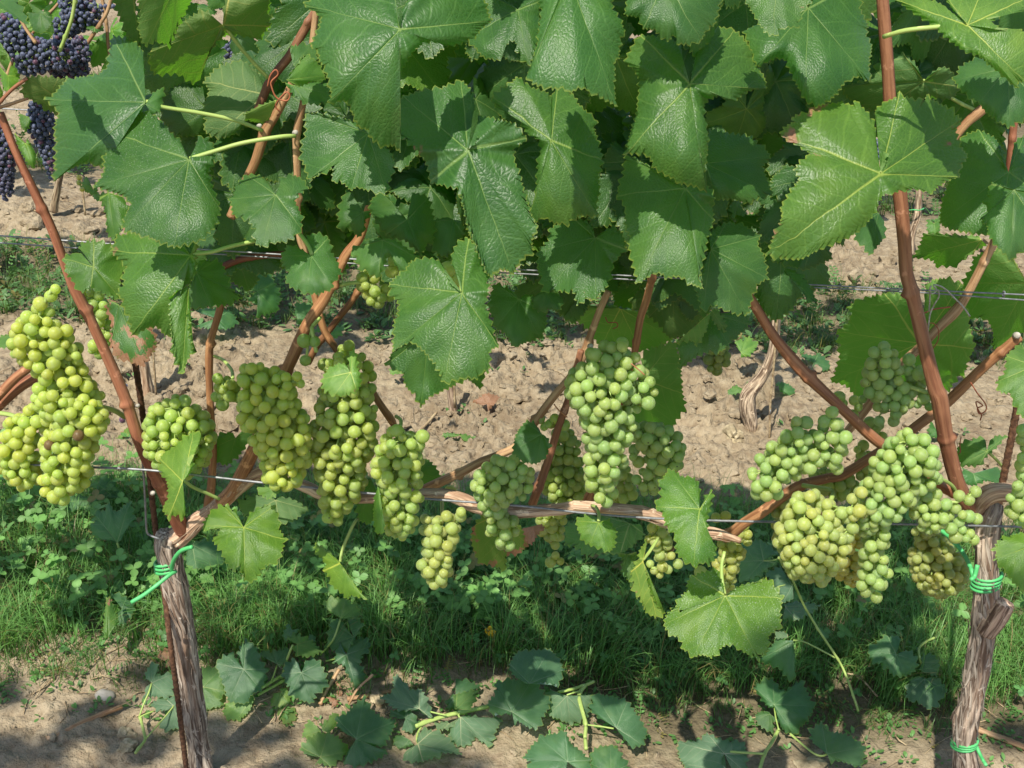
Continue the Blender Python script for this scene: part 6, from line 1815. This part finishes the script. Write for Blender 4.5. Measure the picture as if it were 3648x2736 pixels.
shoot("cut shoot with glossy dark and pale leaves at the bottom, left of the middle", None,
      [("D2", [(1205, 1352), (1300, 1315), (1440, 1270), (1600, 1235), (1742, 1205)], 0.035, 16), ("D2", [(1255, 1345), (1225, 1390), (1212, 1440), (1222, 1480)], 0.03, 8),
       ("D2", [(1530, 1255), (1520, 1270), (1530, 1285)], 0.04, 7), ("D2", [(1430, 1270), (1340, 1250), (1235, 1222)], 0.045, 6)],
      [dict(reg="D2", J=(505, 1385), o="490,1370 415,1295* 380,1370 365,1430* 430,1450 510,1460*", H=0.035, tint=(2.0, 1.7, 1.5)),
       dict(reg="D2", J=(515, 1385), o="510,1370 510,1330 560,1300 600,1240* 642,1290* 610,1360 560,1400*", H=0.04, tint=(2.1, 1.75, 1.5)),
       dict(reg="D2", J=(500, 1580), o="478,1568 380,1560 348,1502* 400,1450 480,1400* 560,1398* 650,1440 722,1532* 640,1600 580,1652* 490,1620 458,1640*", H=0.03, tint=(1.9, 1.7, 1.6)),
       dict(reg="D2", J=(1130, 1290), o="1100,1300 1030,1280 1010,1240* 1100,1225 1180,1240* 1230,1330* 1180,1400* 1100,1380", H=0.03, tint=(0.9, 1.05, 1.5)),
       dict(reg="D2", J=(765, 1445), o="745,1430 640,1380 608,1280* 700,1260 735,1200 825,1130* 870,1220 960,1290 1062,1300* 1030,1400 970,1502* 850,1480 1005,1545* 880,1620 750,1652* 668,1640* 700,1540", H=0.04, tint=(0.95, 1.1, 1.4), fold=0.2),
       dict(reg="D2", J=(1230, 1222), o="1200,1232 1050,1230 945,1132* 1050,1090 1030,1010 1060,963* 1130,1040 1180,1100 1232,1068* 1280,1120 1310,1200 1322,1295* 1250,1250", H=0.05, **PALE),
       dict(reg="D2", J=(1535, 1282), o="1515,1292 1450,1380* 1460,1470 1540,1502* 1610,1490 1650,1420 1700,1480 1770,1502* 1790,1400 1852,1290* 1700,1290 1560,1275", H=0.04, under=True, tint=(1.0, 1.05, 1.15)),
       dict(reg="D2", J=(1450, 1330), o="1440,1310 1350,1330* 1345,1360 1400,1380* 1480,1360 1510,1300*", H=0.035, under=True, tint=(1.1, 1.1, 1.0)),
       dict(reg="D2", J=(1220, 1480), o="1210,1462 1240,1370 1340,1378* 1440,1420 1545,1562* 1450,1540 1350,1580 1260,1612* 1160,1620 1098,1582* 1150,1520", H=0.03, under=True, tint=(1.15, 1.15, 1.15)),
       dict(reg="D2", J=(1160, 1450), o="1140,1440 1070,1400* 1030,1490 1100,1515* 1190,1490", H=0.02, tint=(0.9, 1.0, 1.1)),
       dict(reg="D2", J=(1500, 1120), o="1480,1110 1440,1160* 1430,1230* 1520,1240 1600,1090* 1690,1060* 1600,1010 1500,1000*", H=0.04, tint=(0.85, 0.95, 1.2)),
       dict(reg="D2", J=(1500, 1225), o="1490,1220 1480,1160 1510,1110* 1600,1090 1662,1080* 1630,1180 1610,1230*", H=0.06, tilt=40, under=True, tint=(0.65, 0.8, 0.4))])
shoot("cut shoot with a bent stem and large bluish leaves at the bottom middle", None,
      [("D3", [(655, 1020), (590, 1048), (500, 1075), (390, 1100)], 0.04, 12), ("D3", [(592, 1050), (560, 1090), (545, 1135), (570, 1240), (595, 1340), (590, 1430), (597, 1520)], 0.04, 15),
       ("D3", [(600, 1340), (690, 1350), (800, 1368)], 0.04, 6), ("D3", [(550, 1090), (500, 1105), (455, 1120)], 0.045, 6)],
      [dict(reg="D3", J=(180, 1035), o="150,1035 40,960 28,890* 90,790 200,788* 330,778* 400,850 432,932* 400,1052* 330,1040 262,1020 230,1040", H=0.09, tint=(1.1, 1.2, 1.8)),
       dict(reg="D3", J=(50, 1245), o="38,1272 0,1252 -95,1275* -132,1180* -60,1090 -75,1020* 60,1000 200,1008* 270,1080 342,1170* 290,1270 240,1372* 170,1360 90,1305 70,1350", H=0.06, tint=(1.05, 1.15, 1.7)),
       dict(reg="D3", J=(455, 1125), o="438,1128 330,1080* 290,1120 330,1200 318,1272* 430,1312 480,1342* 560,1310 612,1290* 620,1200 652,1118* 560,1130 475,1122", H=0.045, under=True, tint=(0.95, 1.0, 1.05)),
       dict(reg="D3", J=(820, 1362), o="800,1342 690,1292 618,1210* 660,1108* 800,1130 902,1160* 950,1230 1000,1300 1052,1392* 1020,1492* 940,1512* 880,1440 840,1395", H=0.05, tint=(1.0, 1.1, 1.6)),
       dict(reg="D3", J=(460, 1612), o="440,1640 450,1720 150,1700* 190,1600 128,1590* 190,1500 250,1430* 330,1410 442,1383* 480,1480 560,1530 632,1602* 620,1720* 490,1640", H=0.04, tint=(1.1, 1.2, 1.8)),
       dict(reg="D3", J=(780, 1700), o="700,1720 618,1620* 650,1510 780,1488* 850,1530 902,1640* 960,1720*", H=0.03, tint=(1.0, 1.1, 1.5))])
shoot("cut shoot with a thick yellow stem at the bottom, right of the middle", None,
      [("D4", [(262, 1375), (210, 1470), (155, 1560), (118, 1680)], 0.03, 13), ("D4", [(-100, 1540), (0, 1545), (80, 1550), (155, 1555)], 0.035, 9),
       ("D4", [(345, 1405), (430, 1480), (520, 1550), (580, 1570), (620, 1555)], 0.03, 8), ("D4", [(262, 1378), (240, 1290), (228, 1195)], 0.035, 6)],
      [dict(reg="D3", J=(1620, 1555), o="1590,1570 1600,1640 1640,1720* 1400,1720 1320,1640* 1280,1580 1268,1470* 1430,1460 1490,1398* 1560,1440 1660,1460 1760,1460 1792,1560* 1780,1690* 1690,1720 1660,1610", H=0.035, under=True, tint=(0.95, 1.0, 1.15)),
       dict(reg="D4", J=(228, 1192), o="215,1220 170,1200 100,1100 78,1060* 130,1010 220,1000* 260,1060 300,1100 430,1008* 480,1110 532,1200* 480,1300* 430,1360 380,1415* 290,1380 260,1300 235,1235", H=0.05, tint=(0.85, 1.05, 1.2)),
       dict(reg="D4", J=(200, 1260), o="190,1240 95,1250 88,1300* 130,1360 220,1402* 215,1330 250,1300*", H=0.03, tint=(1.1, 1.2, 1.2)),
       dict(reg="D4", J=(620, 1558), o="600,1535 500,1460 488,1380* 580,1318* 620,1390 740,1400 800,1430 905,1500* 890,1590 870,1655* 760,1620 680,1600 650,1635*", H=0.035, tint=(1.05, 1.15, 1.6))])
shoot("pair of rounded leaves on a brown shoot in the grass left of the right trunk", None,
      [("D4", [(1412, 698), (1350, 725), (1300, 775), (1305, 850), (1320, 900)], [0.09, 0.09, 0.08, 0.08, 0.07], 9)],
      [dict(reg="D4", J=(1130, 820), o="1120,795 1150,740 1170,690 1060,680* 960,740 918,790* 940,870 1050,910 1110,982* 1200,982* 1280,940 1292,870* 1240,790 1170,800", H=0.10, tint=(1.0, 1.15, 1.4)),
       dict(reg="D4", J=(1340, 1000), o="1300,980 1220,1000 1200,1130* 1240,1180 1280,1160 1370,1232* 1430,1210 1470,1130 1512,1090* 1450,1000 1400,985", H=0.06, tint=(1.05, 1.15, 1.6)),
       dict(reg="D4", J=(1322, 880), o="1310,850 1330,815* 1400,815 1450,880* 1430,985* 1350,960 1300,930", H=0.08, tint=(1.1, 1.15, 1.3)),
       dict(reg="D4", J=(1480, 700), o="1460,705 1500,690* 1535,710 1500,730*", H=0.09, tint=(1.2, 1.2, 1.0), tooth=12),
       dict(reg="D4", J=(1290, 770), o="1270,775 1200,720* 1240,730 1300,810*", H=0.08, tint=(0.9, 1.0, 1.0), tooth=12)])
shoot("long thin green shoot running down to the right under the wide bunch", None,
      [("D4", [(262, 105), (300, 170), (350, 240), (390, 330), (450, 460), (520, 580), (590, 690), (670, 810), (740, 930), (800, 1090), (850, 1240)], [0.30, 0.27, 0.24, 0.21, 0.17, 0.14, 0.12, 0.09, 0.06, 0.04, 0.02], 9),
       ("D4", [(370, 715), (440, 725), (520, 760), (680, 845)], [0.10, 0.10, 0.09, 0.08], 6), ("C4", [(265, 1430), (210, 1445), (150, 1447)], [0.28, 0.28, 0.28], 5), ("D4", [(365, 305), (330, 302), (250, 320)], [0.22, 0.22, 0.22], 4)],
      [dict(reg="C4", J=(150, 1447), o="170,1430 250,1380* 200,1340 120,1288* 40,1300 -60,1350 -82,1450* -40,1560 0,1602* 120,1560 200,1500 240,1460*", H=0.28, tilt=55, under=True, tint=(0.75, 0.9, 1.0)),
       dict(reg="D4", J=(365, 305), o="345,295 310,230 270,168* 158,220* 200,300 230,400 290,442* 370,410*", H=0.22, tilt=60, under=True, tint=(0.72, 0.85, 1.0)),
       dict(reg="D4", J=(310, 470), o="300,450 380,430* 500,440 570,460* 540,490 480,520 400,570* 290,560*", H=0.12, under=True, tint=(1.0, 1.0, 1.1)),
       dict(reg="D4", J=(370, 718), o="340,740 250,700 150,830 105,870* 270,920 320,1000 370,1022* 388,900 375,780", H=0.12, tilt=45, tint=(0.95, 1.1, 1.4)),
       dict(reg="D4", J=(330, 690), o="320,700 240,705* 232,660 280,645 330,670*", H=0.12, under=True, tint=(1.1, 1.1, 1.1), tooth=14)])


def fallen(label, reg, J, o, H=0.03, **k):
    root_name = k.pop("name", "fallen_leaf")
    ob = traced_leaf(None, reg, J, o, H=H, tilt=k.pop("tilt", 66), floor=k.pop("floor", 0.008), fold=0.15, cup=0.1, name=root_name, **k)
    tag(ob, label, "leaf", "fallen leaves")
    return ob


fallen("pale fallen leaf standing stalk-down in the grass below the golden tail of grapes", "C1", (865, 1315), "850,1300 700,1280 660,1190* 720,1140 690,1090* 780,1070 800,1010* 850,1100 960,1000* 1000,1120* 940,1200 900,1290", H=0.10, tilt=35, under=True, tint=(0.85, 0.95, 0.95), stalk=[(865, 1315), (890, 1370), (960, 1410), (1010, 1430)])
fallen("dim grey-green leaf right under the golden tail of grapes", "C1", (700, 1000), "680,980 560,960 420,1010* 520,1090* 650,1060 760,1000 800,940* 900,980* 860,900 780,800* 720,880", H=0.08, tilt=50, under=True, tint=(0.65, 0.8, 0.75))
fallen("broad dark grey-green leaf lying behind the top of the left trunk", "C1", (1420, 1330), "1430,1310 1520,1290* 1640,1330 1660,1450* 1600,1500 1450,1510* 1370,1470 1380,1380", H=0.14, under=True, tint=(0.70, 0.8, 0.85))
fallen("bluish leaf in the grass just right of the lit leaf near the left trunk", "C2", (450, 1170), "430,1160 350,1260 340,1310* 430,1280 520,1240 590,1250* 540,1180 470,1150*", H=0.08, tint=(1.0, 1.1, 1.6))
fallen("long dark leaf lying under the shaded bunch", "C2", (680, 1320), "660,1300 560,1290 450,1270* 440,1320 560,1330 690,1345 920,1350* 860,1290 760,1280*", H=0.06, tint=(0.7, 0.9, 0.8))
fallen("pale grey leaf in the clover left of the shaded bunch", "C2", (380, 1120), "400,1110 470,1090* 380,1060 280,1130* 260,1200 300,1230* 370,1180", H=0.10, tint=(1.4, 1.4, 1.6))
fallen("edge-on dying leaf at the soil's edge left of the left trunk", "D1", (800, 700), "780,720 760,640 780,480 790,400* 815,390 840,480 870,540* 860,600 800,660", H=0.07, tilt=25, yaw=50, tint=(1.6, 1.35, 1.2), burn=0.3, tooth=14)
fallen("blue-grey leaf in the shade behind the edge-on dying leaf", "D1", (900, 480), "880,450 850,420* 800,350 940,400* 1000,480* 960,560 880,610* 870,520", H=0.06, tint=(0.9, 1.0, 1.4))
fallen("grey leaf lying in the grass below the olive shaded bunch", "D3", (600, 355), "580,360 440,340* 480,330 600,290 690,320* 650,350", H=0.06, tint=(1.1, 1.1, 1.4), tooth=12)
fallen("dark leaf under the grass stems in the bottom middle", "D3", (560, 620), "540,620 450,650* 470,700 560,690* 630,600* 580,580", H=0.04, tint=(0.6, 0.8, 0.6), tooth=12)
fallen("pale sunlit leaf left of the knotted trunk in the second row", "B3", (1740, 1150), "1720,1130 1690,1040* 1740,1080 1800,1030* 1865,1090* 1830,1160 1780,1185* 1740,1190", H=0.10, tilt=45, tint=(2.2, 1.9, 1.6), tooth=16)
fallen("bluish leaf on the soil right of the knotted trunk", "B4", (520, 1230), "500,1220 420,1180* 450,1160 520,1180 560,1150* 620,1210 660,1270* 600,1290 500,1280*", H=0.03, tint=(1.2, 1.25, 1.7), tooth=14)
fallen("rounded leaf on the soil at the foot of the knotted trunk", "B4", (260, 1400), "240,1400 245,1375* 300,1370 370,1410* 385,1450 350,1470* 270,1440", H=0.03, tint=(1.2, 1.25, 1.5), tooth=10)
fallen("torn leaf left of the knotted trunk's foot", "C3", (1760, 180), "1740,170 1700,150* 1640,190 1650,225* 1720,210 1760,190 1820,170* 1790,120*", H=0.03, tint=(1.6, 1.5, 1.4), tooth=12)
fallen("curled pale leaf on the soil under the slanting tan cane's top", "C2", (1530, 520), "1510,530 1400,530* 1410,500 1500,510 1560,510 1650,540* 1640,570 1560,560*", H=0.02, tint=(1.9, 1.7, 1.4), tooth=12)
fallen("withered pale leaf on the soil right of the golden tail of grapes", "C1", (930, 510), "900,540 850,560* 900,500 950,450* 985,520* 960,570", H=0.02, tint=(2.6, 1.9, 1.4), burn=0.3, tooth=12)
fallen("dark leaf lying on the far soil strip left of the middle", "B1", (1900, 700), "1880,700 1770,620* 1850,560 1900,500* 1990,540 2030,640* 2080,720 2050,850* 1900,890* 1960,800 1830,770*", H=0.12, tilt=45, tint=(0.8, 0.95, 0.9), tooth=18)
fallen("blue-grey leaf on the far soil strip beside the thin brown cane", "B1", (1600, 900), "1580,880 1440,850* 1500,820 1700,840* 1770,930 1690,980* 1560,980 1430,960*", H=0.08, tint=(0.9, 1.05, 1.4), tooth=16)
fallen("blue-green leaf far behind the thick slanting cane", "B2", (560, 980), "540,1000 450,1000* 480,960 600,950 680,970* 640,1040 560,1060*", H=0.05, tint=(1.4, 1.5, 1.6), tooth=14)
fallen("grey leaf low behind the thick slanting cane", "B2", (330, 900), "310,880 320,780* 440,800 450,900* 380,950* 330,940", H=0.08, tilt=45, tint=(1.0, 1.1, 1.3), tooth=14)
fallen("small pale leaf lying behind the dark leaf in the middle", "B2", (1050, 1290), "1040,1270 1060,1235* 1100,1260 1095,1310* 1020,1315* 1005,1270", H=0.03, tint=(2.4, 2.0, 1.9), tooth=10)
fallen("thin dark leaf in the shade right of the upright cane's foot", "C4", (1700, 800), "1680,790 1615,760* 1620,850 1660,890 1730,890* 1780,850 1900,880* 1910,800 1880,750* 1800,800", H=0.10, tint=(1.1, 1.2, 1.5), tooth=14)
fallen("small ivy-like leaf beside the upright cane", "C4", (1420, 470), "1410,450 1390,415* 1360,480 1380,530* 1440,545 1460,500* 1440,450", H=0.03, tint=(0.8, 1.0, 0.9), tooth=12)
for i in range(3):
    pass
# dead leaves, twigs, stones, fallen berries, flower
fallen("crumpled brown dead leaf behind the left trunk's rod", "D1", (1240, 850), "1220,870 1160,840* 1180,790 1260,770* 1290,830 1275,900* 1220,915*", H=0.03, tint=(1, 1, 1), burn=1.3, tooth=12, name="dead_leaf")
fallen("crumpled tan dead leaf on the sunlit soil in the middle", "C2", (1730, 290), "1700,300 1620,270* 1680,240 1720,210* 1770,215 1825,235* 1790,290 1740,340*", H=0.035, tilt=45, tint=(1, 1, 1), burn=1.3, tooth=12, name="dead_leaf")
fallen("small curled brown dead leaf among the cut shoots", "D2", (640, 1060), "620,1050 600,1010* 650,1040 665,1110* 640,1150 620,1100*", H=0.02, tint=(1, 1, 1), burn=1.3, tooth=10, name="dead_leaf")
fallen("folded brown dead leaf beside the small curled one", "D2", (590, 1170), "570,1170 550,1130* 620,1150 635,1190* 580,1215*", H=0.02, tint=(1, 1, 1), burn=1.3, tooth=10, name="dead_leaf")


def twig(label, reg, pts, H, r, name="twig", mat=M_STRAW, group="twigs and sticks"):
    W = atz(px(reg, pts), H)
    R = r / Z * mscale(W.mean(0))
    V, F, A = tube(W, R, 8, 0.004, nodes_disp(len(label), 0.05, 0.25))
    tag(mk(name, V, F, mat, attrs=A), label, "twig", group)


twig("half buried stick across the bare soil at lower left", "D1", [(300, 1460), (420, 1420), (560, 1350), (640, 1310), (760, 1260), (900, 1205)], 0.004, 20, mat=M_TAN)
twig("bent bare twig poking up beside the small dead leaves", "D2", [(705, 1205), (740, 1130), (790, 1060), (890, 970)], [0.01, 0.03, 0.04, 0.06], 9, mat=M_TAN)
twig("brown stick lying behind the glossy leaves at the bottom", "D2", [(700, 1150), (820, 1130), (930, 1110), (1060, 1085)], 0.012, 15, mat=M_TAN)
twig("weathered stick at the bottom right of the right trunk", "D4", [(1720, 1370), (1800, 1400), (1950, 1455), (2110, 1520)], 0.012, 22, mat=M_TAN)
twig("dead root leaning on the cut shoot left of the bent twig", "D2", [(500, 1190), (540, 1100), (590, 1010), (640, 930)], [0.01, 0.02, 0.03, 0.04], 14, mat=M_TAN)
twig("straight dry stalk on the sunlit soil between the bunches", "C2", [(1230, 490), (1290, 430), (1360, 350)], 0.012, 10)
twig("pale dry stalk on the soil at upper left", "B1", [(165, 55), (230, 90), (300, 125)], 0.02, 6)
twig("short pale splinter on the soil left of the thin brown cane", "B1", [(860, 1278), (935, 1276)], 0.012, 3)
twig("grey splinter lying among the weeds left of the right trunk", "D4", [(770, 960), (860, 990), (990, 1130)], 0.02, 7)


def stone(label, reg, x, y, hw, hh, mat, seed, cat="stone", name="stone", group=None, H=None):
    c = atz(px(reg, [(x, y)]), 0.0)[0]
    k = mscale(c) / Z
    V0, F0 = ICO3
    o_ = seed * 3.7
    v = V0 * (1 + (0.16 if mat is M_STONE else 0.55) * fbm(V0[:, 0] * (1.2 if mat is M_STONE else 1.9) + o_, V0[:, 1] * 1.2, V0[:, 2] * 1.2, seed, 3))[:, None]
    v = v * np.array([hw * k, hw * k * 0.8, hh * k])
    h = gz(c[0], c[1])[0][0]
    tag(mk(name, v + np.array([c[0], c[1], h + hh * k * 0.35]), F0, mat, smooth=mat is M_STONE), label, cat, group)


stone("smooth grey pebble on the shaded soil left of the left trunk", "D1", 775, 1130, 74, 50, M_STONE, 1)
stone("pale angular clod of earth at the foot of the knotted trunk", "C3", 1690, 540, 75, 70, M_CLOD, 2, "clod", "earth_clod", "clods beside the cut shoots")
stone("cracked pale clod at the bottom left beside the cut shoot", "D1", 930, 1400, 60, 40, M_CLOD, 3, "clod", "earth_clod", "clods beside the cut shoots")
stone("flat brown clod at the bottom left corner of the cut shoot", "D1", 930, 1510, 70, 45, M_CLOD, 4, "clod", "earth_clod", "clods beside the cut shoots")
stone("reddish lump of earth between the cut shoots", "D2", 930, 1180, 52, 45, M_CLOD, 5, "clod", "earth_clod", "clods beside the cut shoots")
stone("broad flat clod at the bottom right under the bluish leaf", "D4", 500, 1620, 130, 60, M_CLOD, 6, "clod", "earth_clod", "clods beside the cut shoots")
for i, (x, y, l) in enumerate(((910, 465, "fallen dark berry on the soil near the withered pale leaf"), (922, 125, "fallen dark berry on the soil beside the left trunk's rod"))):
    c = atz(px("C1", [(x, y)]), 0.006)[0]
    h = gz(c[0], c[1])[0][0]
    ob = bpy.data.objects.new("fallen_berry", REDBERRY)
    link(ob, (c[0], c[1], h + 0.006))
    ob.scale = (0.0075,) * 3
    ob.color = (0.03, 0.035, 0.06, 1)
    tag(ob, l, "berry", "fallen dark berries")
fc = atz(px("D2", [(1755, 645)]), 0.06)[0]
root = empty("flower", fc, "small yellow trefoil flower in the grass below the narrow bunch", "flower")
gq = np.random.default_rng(3)
for k in range(5):
    d = gq.normal(0, 1, 3)
    d /= np.linalg.norm(d)
    c = fc + d * np.array([0.008, 0.005, 0.008])
    v = ICO2[0] * np.array([0.0052, 0.0035, 0.0075]) * gq.uniform(0.8, 1.2)
    v = v + np.clip(v[:, 2:3], 0, 1) * np.array([[gq.normal(0, .4), -0.4, 0]])
    mk("petal", v + c, ICO2[1], M_FLOWER, root)
V, F, A = tube([fc, fc + np.array([0.006, 0.01, -0.03]), fc + np.array([0.01, 0.012, -0.062])], 0.0008, 6, 0.006)
mk("stem", V, F, M_PETIOLE, root, attrs=A)

# ------------------------------------------------------------------ a tree added out of view behind the photographer to dapple the near soil
tr = empty("tree", np.array([-2.6, -2.2, 0.0]), "leafy tree added unseen behind the viewer, dappling the near soil", "tree")
V, F, A = tube([(-2.6, -2.2, -0.05), (-2.55, -2.2, 1.2), (-2.45, -2.1, 2.4), (-2.2, -1.9, 3.3)], [0.13, 0.11, 0.09, 0.05], 20, 0.03, bark_disp(77, 0.1))
mk("trunk", V, F, M_BARK, tr, attrs=A)
gt = np.random.default_rng(77)
parts = []
for k in range(6):
    e = np.array([-1.9 + 0.42 * k, -0.55 + gt.uniform(-0.1, 0.1), gt.uniform(2.9, 3.1)])
    s0 = np.array([-2.4, -2.05, gt.uniform(2.3, 3.0)])
    parts.append(tube([s0, (s0 + e) / 2 + np.array([0, -0.1, 0.12]), e], [0.03, 0.018, 0.004], 8, 0.05))
V, F, A = join(parts)
mk("limb", V, F, M_BARK, tr, attrs=A)
n = 300
hh = gt.uniform(2.8, 3.2, n)
kx = -sun_dir.x / sun_dir.z
ky = -sun_dir.y / sun_dir.z
gx = gt.uniform(-1.15, 1.05, n)
lv = np.stack([gx - kx * hh, gt.uniform(0.55, 1.42, n) - np.where((gx > 0) & (gx < 0.5), 0.22, np.where(gx < -0.3, -0.06, 0.0)) - ky * hh, hh], 1)  # leaves placed along the sun's rays to shade chosen soil
D = unit(gt.normal(0, 1, (n, 3)) * np.array([1, 1, 0.4]))
Nn = unit(np.array([0, 0, 1.0]) + gt.normal(0, 0.3, (n, 3)))
Nn = unit(Nn - D * (Nn * D).sum(1)[:, None])
V, F, A = leaflets(lv, D, Nn, gt.uniform(0.08, 0.13, n), gt.uniform(0.055, 0.085, n), greens(gt, n, (0.05, 0.12, 0.03), 0.3, 0.0))
mk("crown", V, F, M_GREEN, tr, attrs=A)
